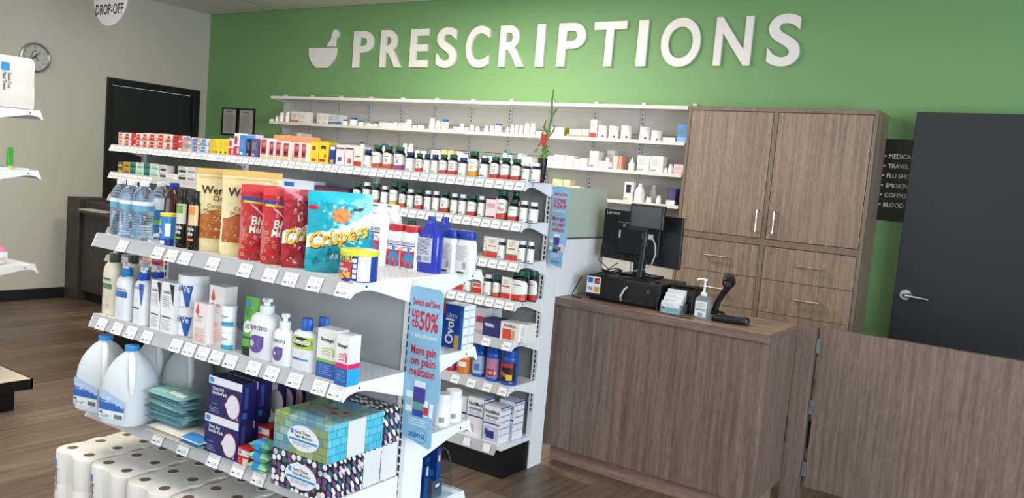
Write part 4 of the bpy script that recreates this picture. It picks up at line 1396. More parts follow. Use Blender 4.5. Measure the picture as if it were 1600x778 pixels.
hh = h
for pts in ([(.026, 0, hh * 2.5), (.026, 0, hh * 2.9), (.022, 0, hh * 3.3), (.026, 0, hh * 3.75)], [(.024, 0, hh * 2.3), (.03, 0, hh * 2.7), (.055, 0, hh * 2.98), (.095, 0, hh * 3.02)], [(.018, 0, hh * 1.9), (-.01, 0, hh * 2.2), (-.004, 0, hh * 2.5)],
            [(.018, 0, hh * 1.8), (.045, 0, hh * 2.1), (.05, 0, hh * 2.3)], [(.0, 0, hh * 1.3), (-.04, 0, hh * 1.35), (-.05, 0, hh * 1.2)], [(.005, 0, hh * 1.6), (-.02, 0, hh * 1.9), (-.012, 0, hh * 2.1)]):
    leaf(pts, .006).build('leaf', mat('#4f7d30', .5), pl, fix=False)
m_ = MB().box(-.016, .014, -.012, -.006, hh * 1.55, hh * 1.95).tube([(-.012, -.01, hh * 1.6), (-.028, -.012, hh * 1.45)], .004, 6).tube([(.0, -.01, hh * 1.6), (.01, -.012, hh * 1.4)], .004, 6)
m_.build('red_ribbon', mat('#c8392a', .5), pl)
place(pl, FAR, a, bc, FG[0])

# ================================================================== NEAR GONDOLA STOCK
N1, N2, N3 = NZ
near1, near2, near3 = 'top shelf of near rack', 'middle shelf of near rack', 'lower shelf of near rack'


def stick(root, fr, a, b, z, rz=0.0):
    return place(root, fr, a, b, z, rz)


# --- water bottles
M_WATER = mat('#cfe3f6', .06, trans=.92, ior=1.18)
M_PLA = mat('#e8f2fa', .04, trans=.95, ior=1.12)


def water_bottle(r, h, label, kind=0):
    o = empty('water_bottle', (0, 0, 0))
    prof = [(r * .80, 0), (r * .97, h * .02), (r, h * .05)]
    for i in range(9):
        z_ = h * (.08 + i * .045)
        prof += [(r * .955, z_), (r, z_ + h * .022)]
    prof += [(r * .97, h * .50), (r * .97, h * .66), (r, h * .69), (r * .97, h * .75), (r * .8, h * .83), (r * .52, h * .90), (r * .36, h * .925), (r * .36, h * .95)]
    MB().lathe(prof, 20).build('body', M_WATER, o)
    MB().lathe([(r * .42, h * .925), (r * .44, h * .93), (r * .44, h * .995), (r * .41, h)], 24).build('cap', mat('#e7eaee', .4), o)
    m_ = MB()
    if kind == 0:
        f1 = curved(r * .975, 1, .001)
        m_.grid(f1, -r * 2.6, r * 2.6, h * .50, h * .665, 28, 1, 0)
        f2 = curved(r * .975, 1, .0016)
        m_.grid(f2, -r * 2.6, r * 2.6, h * .50, h * .60, 28, 1, 1)
        m_.grid(f2, -r * 1.4, r * 1.3, h * .535, h * .575, 14, 1, 2)
    else:
        f1 = curved(r * .99, 1, .001)
        m_.grid(f1, -r * 2.6, r * 2.6, h * .16, h * .55, 28, 1, 1)
        f2 = curved(r * .99, 1, .0016)
        m_.grid(f2, -r * 2.6, r * 2.6, h * .52, h * .72, 28, 1, 0)
        m_.grid(f2, -r * 2.6, r * 2.6, h * .26, h * .34, 28, 1, 2)
    m_.build('label', [mat('#f1f4f6', .4), mat('#5d9fd0' if kind == 0 else '#2d7fc4', .4), mat('#7ac143', .4)], o, fix=False)
    tag(o, label, 'bottle', 'water bottles on the near rack')
    return o


for p0, p1, pt, b, kd, lb in [(170.5, 203, 281, .03, 0, 'leftmost clear water bottle at the near rack top left corner'), (184.5, 222, 283, .005, 0, 'middle clear water bottle of the three at the rack corner'),
                              (204.5, 240, 284.5, .005, 0, 'clear water bottle third from the left, beside the iced tea'), (233, 263, 284.5, .08, 1, 'water bottle with white and blue label behind the iced tea')]:
    a, bc, r, h = NEAR.round(p0, p1, pt, N1, b)
    stick(water_bottle(r, h, lb, kd), NEAR, a, bc, N1)

# iced tea bottle
a, bc, r, h = NEAR.round(253.5, 284, 286, N1, .05)
o = thing('iced_tea_bottle', 'dark amber iced tea bottle with blue cap beside the water bottles', 'bottle')
MB().lathe([(r * .9, 0), (r, h * .02), (r * .96, h * .3), (r, h * .36), (r, h * .62), (r * .94, h * .74), (r * .7, h * .84), (r * .42, h * .9), (r * .42, h * .93)], 20).build('body', mat('#3a130b', .12, coat=.5), o)
MB().lathe([(r * .47, h * .905), (r * .49, h * .91), (r * .49, h * .995), (r * .45, h)], 22).build('cap', mat('#262f9c', .4), o)
m_ = MB()
m_.grid(curved(r * .99, 1, .0015), -r * 2, r * 2, h * .05, h * .33, 16, 1, 0)
m_.build('label', [mat('#2458a8')], o, fix=False)
stick(o, NEAR, a, bc, N1)

# small iced tea canister in front
a, bc, r, h = NEAR.round(248.5, 273.5, 333, N1, -.002)
o = thing('iced_tea_canister', 'small blue canister with yellow lid in front of the iced tea bottle', 'canister')
MB().lathe([(r * .96, 0), (r, .003), (r * .97, h * .22), (r, h * .26), (r * .97, h * .9)], 24).build('body', mat('#2f7fc8', .35), o)
MB().lathe([(r * .99, h * .9), (r * 1.02, h * .91), (r * 1.02, h * .985), (r * .97, h)], 24).build('lid', mat('#e9dc3c', .4), o)
m_ = MB()
c3 = curved(r, 1, .0014)
m_.grid(curved(r), -r * 1.8, r * 1.8, h * .02, h * .22, 16, 1, 0)
m_.text('ICE', h * .10, c3, -r * .25, h * .62, 1, wmax=r * .6, bold=.03)
m_.text('TEA', h * .19, c3, -r * .25, h * .38, 1, wmax=r * .95, bold=.05)
m_.grid(c3, -r * .6, r * .2, h * .74, h * .84, 6, 1, 2)
m_.grid(c3, r * .6, r * 1.3, h * .3, h * .7, 6, 1, 1)
m_.lines(c3, r * .65, r * 1.25, h * .32, h * .68, 8, 3, .5, 3)
m_.grid(c3, r * -.1, r * .6, h * .06, h * .17, 6, 1, 1)
m_.build('label', [mat('#1c2f8a'), mat('#eef1f4'), mat('#6fae3c'), mat('#3a3f5a')], o, fix=False)
stick(o, NEAR, a, bc, N1)

# two juice bottles
for p0, p1, pt, c1, c2, lb in [(273.8, 293, 296.5, '#5fa53a', '#d9d3c2', 'juice bottle with green apple label and black cap'), (292.4, 311, 298.5, '#e08a3a', '#e6c59a', 'juice bottle with orange label beside the caramel bags')]:
    a, bc, r, h = NEAR.round(p0, p1, pt, N1, .008)
    o = thing('juice_bottle', lb, 'bottle')
    MB().lathe([(r * .93, 0), (r, .004), (r, h * .6), (r * .96, h * .78), (r * .7, h * .86), (r * .58, h * .88)], 20).build('body', mat('#16130f', .2), o)
    MB().lathe([(r * .66, h * .87), (r * .68, h * .88), (r * .68, h * .99), (r * .62, h)], 22).build('cap', mat('#101012', .35), o)
    m_ = MB()
    m_.grid(curved(r), -r * 1.5, r * 1.5, h * .42, h * .76, 14, 1, 0)
    c3 = curved(r, 1, .0013)
    m_.grid(c3, -r * .2, r * .9, h * .60, h * .74, 8, 1, 1)
    m_.text('Simple', h * .075, c3, 0, h * .33, 2, wmax=r * 1.7, bold=.02)
    m_.text('juste', h * .075, c3, 0, h * .25, 2, wmax=r * 1.4, bold=.02)
    m_.grid(c3, -r * .8, r * .8, h * .16, h * .20, 6, 1, 1)
    m_.lines(c3, -r * .7, r * .7, h * .05, h * .14, 3, 2, .3, 2)
    m_.build('label', [mat(c2), mat(c1), mat('#e8e8e4')], o, fix=False)
    stick(o, NEAR, a, bc, N1)


# --- pouches
def pouch(name, w_, h, d, body, prints, label, cat='bag', rz=0.0, seal=.10, mats=(), wr=.0012, group=None, seed=1):
    """stand-up foil pouch: body, and printed artwork that follows its bulge"""
    o = thing(name, label, cat, group=group)
    rr = random.Random(seed)
    ph = [rr.uniform(0, 6) for _ in range(6)]

    def D(u, v):
        g = (.55 + .45 * min(1, v / .25)) * (1 - max(0, (v - .35) / .65) ** 1.3) ** .8 if v < 1 else 0
        e = max(0.0, 1 - abs(2 * u) ** 2.6)
        wrk = wr * (math.sin(u * 23 + v * 31 + ph[0]) + .8 * math.sin(u * 51 - v * 27 + ph[1]) + .8 * math.sin(v * 60 + u * 12 + ph[2]) + .6 * math.sin(u * 80 + v * 70 + ph[3]))
        return d / 2 * e * g + wrk * (e ** .5) * (1 if v < 1 - seal else .25) + .0012

    def W(v):
        return w_ * (1 - .03 * math.sin(v * PI)) * (.93 + .07 * min(1, v / .08))

    def S(off, s=-1):
        return lambda u, v: (u * W(v), s * (D(u, v) + off), v * h + (.006 * h * (1 - abs(2 * u) ** 2) if v > .9 else 0))
    m_ = MB()
    m_.grid(S(0), -.5, .5, 0, 1, 24, 30, 0)
    m_.grid(S(0, 1), -.5, .5, 0, 1, 12, 16, 0)
    # bottom gusset
    n = len(m_.v)
    m_.face([S(0)(-.5 + i / 24, 0) for i in range(25)] + [S(0, 1)(.5 - i / 12, 0) for i in range(13)], 0)
    m_.build('body', body, o, fix=False)
    m_2 = MB()
    m_2.asp, m_2.fine = h / w_, .05
    prints(m_2, S)
    m_2.build('artwork', list(mats), o, fix=False)
    return o


FOIL_Y = mat('#ead9a4', .28, coat=.4)


def werther(m_, S):
    f, g, g2 = S(.0008), S(.0014), S(.0020)
    m_.grid(f, -.47, .47, .16, .44, 28, 14, 0)
    m_.grid(lambda u, v: f(u, v + .05 * math.cos(u * 6)), -.47, .47, .40, .48, 18, 3, 0)
    m_.grid(f, -.5, .5, .93, 1.0, 12, 2, 3)
    rr = random.Random(3)
    for i in range(9):
        cx, cy = rr.uniform(-.05, .34), rr.uniform(.38, .53)
        a = rr.uniform(0, 3)
        P4 = [(cx + .09 * math.cos(a + t), cy + .035 * math.sin(a + t)) for t in (0, 1.5, 3.1, 4.6)]
        m_.fineface(g, P4, 2 if i % 2 else 3)
    m_.text("Werther's", .10, g2, -.40, .70, 1, wmax=.84, bold=.02, align='L')
    m_.text('Original', .075, g2, -.18, .615, 1, wmax=.6, bold=.0, align='L')
    m_.text('Caramel', .05, g2, -.28, .535, 4, wmax=.5, align='L')
    m_.text('Maïs soufflé', .05, g2, -.34, .475, 4, wmax=.75, align='L')
    m_.text('Chocolate', .035, lambda u, v: g2(u, v), .02, .26, 5, wmax=.6, bold=.01)
    for v in (.90, .885):
        m_.grid(g, -.46, .46, v, v + .004, 12, 1, 3)


WM = [mat('#b8642a', .3), mat('#3a1c10', .4), mat('#e8b35a', .35), mat('#d8b468', .35), mat('#6a4a24', .4), mat('#f3e3c4', .4)]


def fan(p0, p1, b0, b1, pt):
    """bag standing askew: left edge at b0, right edge at b1"""
    A, B = NEAR.a(p0, b0, N1 + .1), NEAR.a(p1, b1, N1 + .1)
    return (A + B) / 2, (b0 + b1) / 2, math.hypot(B - A, b1 - b0), NEAR.z(pt, A, b0) - N1, math.atan2(b1 - b0, B - A)


for p0, p1, pt, b0, b1, lb in [(303.5, 392, 262, .028, .150, 'left pale yellow caramel popcorn bag beside the juice bottles'), (344, 437, 264.5, .024, .152, 'right pale yellow caramel popcorn bag behind the red bags')]:
    a, b, w_, h, rz = fan(p0, p1, b0, b1, pt)
    o = pouch('popcorn_bag', w_, h, .040, FOIL_Y, werther, lb, mats=WM, seed=int(p0))
    stick(o, NEAR, a, b, N1, rz)

FOIL_R = mat('#c22a2e', .25, coat=.5)


def bites(m_, S):
    f, g, g2 = S(.0008), S(.0014), S(.0020)
    m_.grid(lambda u, v: f(u, v), -.5, .5, .90, 1.0, 14, 2, 3)
    m_.grid(lambda u, v: f(u, v - .03 * u), -.48, .48, .78, .83, 16, 1, 1)
    m_.grid(lambda u, v: g(u, v - .03 * u), -.44, .48, .75, .78, 16, 1, 2)
    m_.fineface(g, [(-.28, .76), (-.1, .70), (.1, .60), (.16, .55), (.10, .60), (-.12, .68)], 4)
    m_.text('Bits', .115, lambda u, v: g2(u + (v - .5) * .2, v), -.22, .48, 4, wmax=.7, bold=.025, align='L')
    m_.text('Mélange', .10, lambda u, v: g2(u + (v - .5) * .2, v), -.24, .37, 4, wmax=.70, bold=.025, align='L')
    m_.text('classique', .045, g2, -.02, .31, 4, wmax=.45, bold=.01, align='L')
    rr = random.Random(5)
    for i in range(26):
        cx, cy = rr.uniform(-.42, .42), rr.uniform(.03, .25)
        if i > 15:
            cx, cy = rr.choice([-.4, .36]) + rr.uniform(-.05, .05), rr.uniform(.2, .5)
        a, L_ = rr.uniform(0, 3), rr.uniform(.05, .11)
        if i % 2:
            P4 = [(cx + L_ * math.cos(a), cy + .5 * L_ * math.sin(a)), (cx + .03 * math.cos(a + 1.57), cy + .015), (cx - L_ * math.cos(a), cy - .5 * L_ * math.sin(a)), (cx - .03 * math.cos(a + 1.57), cy - .015)]
            m_.fineface(g, P4, 5)
        else:
            n = 10
            P1 = [(cx + .06 * math.cos(t * 2 * PI / n), cy + .027 * math.sin(t * 2 * PI / n)) for t in range(n)]
            P2 = [(cx + .03 * math.cos(t * 2 * PI / n), cy + .013 * math.sin(t * 2 * PI / n)) for t in range(n)]
            for t in range(n):
                m_.face([g2(*P1[t]), g2(*P1[(t + 1) % n]), g2(*P2[(t + 1) % n]), g2(*P2[t])], 6)


BM = [mat('#a81f24', .3), mat('#2b4a9c', .35), mat('#e9c23c', .35), mat('#d9484a', .25), mat('#f4eee8', .4), mat('#8a4a30', .4), mat('#c98a5a', .4)]
for p0, p1, pt, b0, b1, lb in [(374, 437, 287.5, .014, .105, 'left red snack mix bag in front of the popcorn'), (408, 472, 293, .012, .105, 'right red snack mix bag next to the cracker bags')]:
    a, b, w_, h, rz = fan(p0, p1, b0, b1, pt)
    o = pouch('snack_mix_bag', w_, h, .036, FOIL_R, bites, lb, mats=BM, seed=int(p0))
    stick(o, NEAR, a, b, N1, rz)


def crisp(m_, S, teal=True):
    f, g, g2 = S(.0008), S(.0014), S(.0020)
    m_.grid(f, -.5, .5, .86, 1.0, 16, 3, 3)
    # white diagonal swoosh
    n = 40
    for i in range(n):
        u0, u1 = -.5 + i / n, -.5 + (i + 1) / n
        lo = lambda u: .30 + .17 * (u + .5) + .10 * (u + .5) ** 3
        hi = lambda u: .46 + .20 * (u + .5) + .14 * (u + .5) ** 3 + .012 * math.sin(u * 40)
        for k in range(6):
            q = lambda u, t: lo(u) + (hi(u) - lo(u)) * t
            m_.face([f(u0, q(u0, k / 6)), f(u1, q(u1, k / 6)), f(u1, q(u1, (k + 1) / 6)), f(u0, q(u0, (k + 1) / 6))], 0)
    slope = lambda u: .20 * (u + .1)
    m_.text('Crispers', .20, lambda u, v: g(u + .010, v + slope(u) - .012), .0, .36, 2, wmax=.93, bold=.085)
    m_.text('Crispers', .20, lambda u, v: g2(u, v + slope(u)), .0, .36, 1, wmax=.92, bold=.05)
    # star cracker
    star = []
    for i in range(16):
        an = i * PI / 8 + .2
        r_ = .17 if i % 2 == 0 else .125
        star.append((.02 + r_ * math.cos(an), .72 + r_ * .62 * math.sin(an)))
    if teal:
        for i in range(16):
            m_.fineface(g, [(.02, .72), star[i], star[(i + 1) % 16]], 4)
    else:
        m_.grid(g, .2, .4, .60, .72, 4, 3, 4)
    m_.fineface(g, [(-.42 + .08 * math.cos(t * PI / 6), .80 + .028 * math.sin(t * PI / 6)) for t in range(12)], 5)
    m_.grid(lambda u, v: g(u, v + .1 * u), .2, .36, .76, .79, 4, 1, 2)
    m_.text('All dressed' if teal else 'BBQ', .07, g, .12, .18, 0, wmax=.5, bold=.03)
    for k, (u0, v0) in enumerate([(-.4, .08), (-.2, .2), (.05, .06), (.25, .12)]):
        m_.fineface(g, [(u0, v0), (u0 + .12, v0 + .05), (u0 + .05, v0 + .13)], 6)


CM = lambda c, l: [mat('#e9ecea', .3), mat('#f0b81e', .35), mat('#3a2a1a', .4), mat(l, .2, coat=.5), mat('#e08a4a', .4), mat('#c22a38', .4), mat(c, .2, coat=.5)]
for p0, p1, pt, b0, b1, d, c, l, teal, lb in [(440, 530, 294.5, .020, .160, .036, '#a81f2c', '#c43040', False, 'dark red cracker bag half behind the teal one'), (477.5, 579, 297.5, .026, .172, .046, '#10a0b2', '#1cb8c8', True, 'large teal foil cracker bag with orange star cracker')]:
    a, b, w_, h, rz = fan(p0, p1, b0, b1, pt)
    o = pouch('cracker_bag', w_, h, d, mat(c, .20, coat=.6), lambda m_, S, t=teal: crisp(m_, S, t), lb, mats=CM('#0b7488' if teal else '#861824', l), seed=int(p0), wr=.0016)
    stick(o, NEAR, a, b, N1, rz)

# cashew can
a, bc, r, h = NEAR.round(530.5, 590, 390, N1, -.008)
o = thing('nut_can', 'small round cashew tin with yellow lid at the shelf corner', 'can')
MB().lathe([(r * .97, 0), (r * .98, .002), (r * .97, h * .84)], 36).build('body', mat('#24459c', .35), o)
MB().lathe([(r, h * .83), (r * 1.02, h * .84), (r * 1.02, h * .97), (r * .98, h)], 36).build('lid', mat('#dcdc3a', .4), o)
m_ = MB()
f1, c3, c4 = curved(r * .98), curved(r * .98, 1, .0012), curved(r * .98, 1, .0018)
m_.grid(f1, -r * 1.3, r * .35, h * .10, h * .62, 16, 1, 0)
m_.grid(f1, r * .66, r * 1.35, h * .04, h * .82, 12, 1, 1)
m_.lines(c3, r * .72, r * 1.3, h * .1, h * .76, 9, 4, .35, 2)
for i in range(4):
    m_.grid(c3, r * .4, r * .6, h * (.12 + i * .17), h * (.24 + i * .17), 3, 1, 1)
m_.text('PLANTERS', h * .20, c3, -r * .35, h * .64, 2, wmax=r * 1.5, bold=.05)
m_.text('Salted', h * .09, c3, -r * .45, h * .49, 1, wmax=r * .6, bold=.02)
m_.text('Cashews', h * .15, c3, -r * .45, h * .33, 1, wmax=r * 1.2, bold=.04)
rr = random.Random(2)
for i in range(14):
    cx, cy = rr.uniform(-r * 1.1, r * .25), rr.uniform(h * .05, h * .28)
    m_.face([c4(cx + r * .13 * math.cos(t), cy + h * .055 * math.sin(t)) for t in [k * PI / 4 for k in range(8)]], 3)
m_.build('label', [mat('#c9303a'), mat('#eef0f2'), mat('#f0d83a'), mat('#e6b65a'), mat('#7a86a0')], o, fix=False)
stick(o, NEAR, a, bc, N1)

# --- far side of the top shelf
SP = NEAR


def antacid(p0, p1, pt, b, big, lb):
    a, bc, r, h = NEAR.round(p0, p1, pt, N1, b, .6)
    o = thing('antacid_bottle', lb, 'bottle', group='white and red antacid bottles')
    k = .6
    MB().lathe([(r * .96, 0), (r, .004), (r, h * .72), (r * .92, h * .80), (r * .7, h * .86)], 24, k=k, p=3).build('body', mat('#eceef0', .3), o)
    MB().lathe([(r * .72, h * .85), (r * .74, h * .86), (r * .74, h * .99), (r * .7, h)], 22, k=.75).build('cap', mat('#eceef0' if big else '#cc2f3c', .35), o)
    m_ = MB()
    f = lambda u, v: (u, -r * k - .0012 + .15 * abs(u) ** 2 / r, v)
    g = lambda u, v: (u, -r * k - .0018 + .15 * abs(u) ** 2 / r, v)
    g3 = lambda u, v: (u, -r * k - .0024 + .15 * abs(u) ** 2 / r, v)
    m_.grid(f, -r * .86, r * .86, h * .04, h * .70, 8, 1, 0)
    m_.text('Gaviscon', h * .085, g, 0, h * .575, 1, wmax=r * 1.6, bold=.0)
    m_.grid(g, -r * .8, r * .8, h * .535, h * .555, 4, 1, 1)
    m_.grid(g, -r * .82, r * .82, h * .05, h * .42, 6, 1, 2)
    m_.face([g(r * .82 * math.cos(t), h * .42 + h * .10 * math.sin(t)) for t in [k_ * PI / 10 for k_ in range(11)]], 2)
    # blue torso figure
    cx = r * .22
    tor = [(-.42, .04), (-.40, .20), (-.50, .14), (-.56, .24), (-.42, .34), (-.16, .38), (-.12, .42)]
    P_ = [(cx + u * r, h * v) for u, v in tor] + [(cx - u * r, h * v) for u, v in reversed(tor)]
    m_.face([g3(*q) for q in P_], 3)
    m_.face([g3(cx + r * .17 * math.cos(t), h * .47 + h * .06 * math.sin(t)) for t in [k_ * PI / 6 for k_ in range(12)]], 3)
    m_.face([g3(cx + q[0] * r, h * q[1] ) for q in [(-.12, .22), (.14, .22), (.05, .12)]], 4)
    m_.lines(g, -r * .78, -r * .2, h * .2, h * .45, 5, 0, .3, 2)
    if big:
        m_.grid(lambda u, v: (u, -r * .74 * .75 - .0008, v), -r * .5, r * .5, h * .965, h * .985, 3, 1, 1)
    m_.build('label', [mat('#f2f2f2'), mat('#27408a'), mat('#cc2f3c'), mat('#2f8fc8'), mat('#e08a3a')], o, fix=False)
    stick(o, NEAR, a, bc, N1)


antacid(566, 603, 318, .33, True, 'tall white antacid bottle behind the teal bag')
antacid(590, 622, 320, .40, True, 'tall white antacid bottle, back one of the pair')
antacid(602, 633, 350.5, .36, False, 'left short antacid bottle with red cap')
antacid(626, 655, 353, .36, False, 'right short antacid bottle with red cap beside blue jug')


def jug_blue(p0, p1, pt, b, lb):
    a, bc, r, h = NEAR.round(p0, p1, pt, N1, b, .55)
    o = thing('laxative_bottle', lb, 'bottle', group='royal blue bottles')
    MB().lathe([(r * .97, 0), (r, .004), (r, h * .62), (r * .94, h * .69), (r * .55, h * .82), (r * .34, h * .93), (r * .36, h * .95), (r * .30, h * .96), (r * .30, h)], 24, k=.55, p=3.2).build('body', mat('#2a34a8', .22, coat=.3), o)
    m_ = MB()
    f = lambda u, v: (u, -r * .55 - .0012, v)
    g = lambda u, v: (u, -r * .55 - .0018, v)
    m_.grid(f, -r * .78, r * .62, h * .18, h * .62, 1, 1, 0)
    m_.lines(g, -r * .70, r * .52, h * .32, h * .60, 12, 1, .3, 4)
    for i in range(9):
        m_.grid(g, -r * .70 + i * r * .05, -r * .675 + i * r * .05, h * .20, h * .29, 1, 1, 1)
    m_.lines(g, -r * .1, r * .5, h * .20, h * .29, 4, 1, .3, 7)
    m_.build('label', [mat('#c9cedd'), mat('#4a4f6a')], o, fix=False)
    stick(o, NEAR, a, bc, N1)


jug_blue(651, 687.5, 338, .37, 'front royal blue bottle with grey back label')
jug_blue(674, 706, 339, .475, 'royal blue bottle standing behind the first one')


def white_rect_bottle(p0, p1, pt, b, lb):
    a, bc, r, h = NEAR.round(p0, p1, pt, N1, b, .6)
    o = thing('mineral_oil_bottle', lb, 'bottle', group='white bottles with blue lids')
    MB().lathe([(r * .95, 0), (r, .004), (r, h * .6), (r * .93, h * .72), (r * .8, h * .80)], 24, k=.6, p=3.4).build('body', mat('#eae9ea', .35), o)
    MB().lathe([(r * .84, h * .80), (r * .86, h * .81), (r * .80, h * .96), (r * .74, h)], 22, k=.62, p=3.4).build('lid', mat('#2440a0', .35), o)
    m_ = MB()
    f = lambda u, v: (u, -r * .6 - .0012, v)
    g = lambda u, v: (u, -r * .6 - .0018, v)
    m_.grid(f, -r * .8, r * .74, h * .06, h * .62, 1, 1, 0)
    m_.face([f(-r * .03 + r * .77 * math.cos(t), h * .62 + h * .10 * math.sin(t)) for t in [k_ * PI / 10 for k_ in range(11)]], 0)
    m_.lines(g, -r * .7, r * .6, h * .3, h * .66, 14, 1, .25, 3)
    for i in range(8):
        m_.grid(g, r * .1 + i * r * .05, r * .12 + i * r * .05, h * .12, h * .28, 1, 1, 1)
    m_.grid(g, -r * .45, r * .3, h * .02, h * .055, 1, 1, 2)
    m_.build('label', [mat('#f2efec'), mat('#8f8c90'), mat('#2a2a30')], o, fix=False)
    stick(o, NEAR, a, bc, N1)


white_rect_bottle(686, 714, 358, .45, 'left white bottle with flat blue lid')
white_rect_bottle(711.5, 741, 361, .46, 'right white bottle with flat blue lid at shelf end')

# ------------------------------------------------------------------ middle shelf
def lotion(name, p0, p1, psh, ptop, z, b, k, body, capc, lab, label, capw=.42, kind='pump', capfrac=None, group=None, p=2.6, fr=NEAR, pumpc='#eef0f2', collar_h=.35, face=-1):
    """oval bottle; psh = shoulder pixel row, ptop = top of pump or cap"""
    a, bc, r, h = fr.round(p0, p1, psh, z, b, k)
    H_ = fr.z(ptop, a, bc) - z
    o = thing(name, label, 'bottle', group=group)
    MB().lathe([(r * .93, 0), (r, .005), (r, h * .70), (r * .97, h * .82), (r * .86, h * .92), (r * .62, h * .985), (r * capw, h * 1.0)], 28, k=k, p=p).build('body', mat(body, .3), o)
    cw = r * capw
    if kind == 'pump':
        hc = h + (H_ - h) * collar_h
        MB().lathe([(cw, h * .985), (cw * 1.05, h), (cw * 1.05, hc * .995), (cw * .9, hc)], 20).build('collar', mat(capc, .35), o)
        m_ = MB().lathe([(cw * .45, hc), (cw * .4, hc + (H_ - hc) * .45), (cw * .75, hc + (H_ - hc) * .5), (cw * .8, H_ - .004), (cw * .7, H_)], 16)
        m_.tube([(0, 0, H_ - .006), (cw * .9 * -face, -cw * 1.0, H_ - .005), (cw * 1.3 * -face, -cw * 1.6, H_ - .010)], [cw * .34, cw * .28, cw * .2], 10)
        m_.build('pump_head', mat(pumpc, .35), o)
    else:
        MB().lathe([(cw, h * .985), (cw * 1.02, h), (cw * .98, H_ * .985), (cw * .9, H_)], 24, k=min(1, k * 1.4)).build('cap', mat(capc, .35), o)
    m_ = MB()
    m_.asp = h / r

    def f(off):
        def fn(u, v):
            x = max(-.999, min(.999, u))
            yy = (1 - abs(x) ** p) ** (1 / p)
            return (x * r, -(yy * r * k) - off, v * h)
        return fn
    lab(m_, f(.0008), f(.0013), f(.0018))
    m_.build('label', LM, o, fix=False)
    stick(o, fr, a, bc, z)
    return o


LM = [mat('#f3f3f1'), mat('#2f2f33'), mat('#4f7d3c'), mat('#2d7fb4'), mat('#2a5bb0'), mat('#6a4aa0'), mat('#a7aab0'), mat('#19233c'), mat('#b8cf3a'), mat('#8a5a3a'), mat('#2aa0c4')]


def lab_oat(m_, f, g, h_):
    m_.text('Aveeno', .06, g, -.05, .665, 1, wmax=1.2, bold=.02)
    m_.grid(f, -.66, .66, .645, .65, 8, 1, 1)
    m_.grid(f, -.62, .56, .50, .60, 8, 1, 2)
    m_.text('DAILY', .03, g, -.05, .55, 6, wmax=.7)
    m_.text('MOISTURIZING', .03, g, -.05, .515, 6, wmax=.9)
    m_.lines(f, -.5, .5, .30, .47, 5, 6, .22, 3)
    m_.lines(f, -.5, .5, .12, .22, 3, 9, .22, 5)


def lab_lub(m_, f, g, h_):
    m_.text('Lubriderm', .07, g, .0, .69, 1, wmax=1.5, bold=.0)
    m_.grid(f, -.74, .80, .53, .67, 8, 1, 3)
    m_.grid(g, .2, .80, .53, .67, 4, 1, 4)
    m_.text('daily', .04, h_, -.5, .61, 0, wmax=.4)
    m_.lines(f, -.7, .6, .1, .5, 9, 6, .2, 4)


def lab_cera(m_, f, g, h_):
    m_.text('CeraVe', .085, h_, -.05, .80, 1, wmax=1.25, bold=.0)
    P_ = [(.18, .93), (.72, .93), (.72, .75), (.58, .45), (.52, .45)]
    m_.face([g(*q) for q in P_], 4)
    m_.lines(f, -.75, .2, .5, .74, 6, 6, .3, 4)
    m_.grid(f, -.75, .30, .36, .39, 4, 1, 1)
    m_.lines(f, -.75, .2, .12, .33, 7, 6, .2, 6)


def lab_spec(m_, f, g, h_):
    m_.text('spectro', .13, g, -.02, .64, 1, wmax=1.3, bold=.0)
    n = 14
    P_ = [(-.78 + 1.16 * .5 * (1 - math.cos(t)), .16 + .36 * .5) for t in (0,)]
    cx, cy, rx, ry = -.14, .33, .58, .19
    P_ = [(cx + rx * math.cos(t), cy + ry * math.sin(t)) for t in [PI / 2 + k_ * (1.5 * PI) / 18 for k_ in range(19)]] + [(cx + rx, cy + ry)]
    for i in range(len(P_) - 1):
        m_.face([f(cx, cy), f(*P_[i]), f(*P_[i + 1])], 5)
    m_.face([f(cx, cy), f(*P_[-1]), f(*P_[0])], 5)
    m_.lines(g, cx - rx * .6, cx + rx * .85, .24, .45, 6, 6, .2, 3)


def lab_ceta(m_, f, g, h_):
    m_.grid(f, -.72, .92, .56, .86, 10, 1, 8)
    P_ = [(.08 + .80 * math.cos(t * PI / 10), .73 + .115 * math.sin(t * PI / 10)) for t in range(20)]
    for i in range(20):
        m_.face([g(.08, .73), g(*P_[i]), g(*P_[(i + 1) % 20])], 7)
    m_.text('Cetaphil', .12, h_, .08, .685, 0, wmax=1.4, bold=.03)
    m_.lines(f, -.7, .5, .36, .52, 4, 6, .25, 3)
    m_.grid(f, -.66, .1, .28, .325, 5, 1, 5)
    m_.grid(f, .1, .7, .28, .325, 5, 1, 10)
    m_.lines(f, -.7, .6, .06, .22, 5, 6, .2, 8)


CREAM = '#e3d9c6'
lotion('lotion_bottle', 160.5, 193.5, 409, 384, N2, .02, .62, CREAM, '#3f4a3c', lab_oat, 'tall cream pump bottle with dark green collar, leftmost', .40, pumpc='#e3ddd0', collar_h=.55)
lotion('lotion_bottle', 190, 221, 411, 388, N2, .10, .62, CREAM, '#3f4a3c', lab_oat, 'tall cream pump bottle standing in the second row', .40, pumpc='#e3ddd0', collar_h=.55)
lotion('lotion_bottle', 180.5, 211, 431, 411, N2, .004, .6, '#e8edf2', '#2d7fb4', lab_lub, 'white pump bottle with blue band and collar', .44, pumpc='#eef0f2', collar_h=.6)
lotion('lotion_bottle', 212, 238, 430, 409, N2, .13, .6, '#e8edf2', '#2d7fb4', lab_lub, 'blue collared white bottle in the back row', .44, collar_h=.6)
lotion('lotion_bottle', 208.5, 237, 437, 417, N2, .005, .62, '#f1f3f6', '#1f4fb8', lab_cera, 'white pump bottle with royal blue collar and triangle', .46, collar_h=.55)
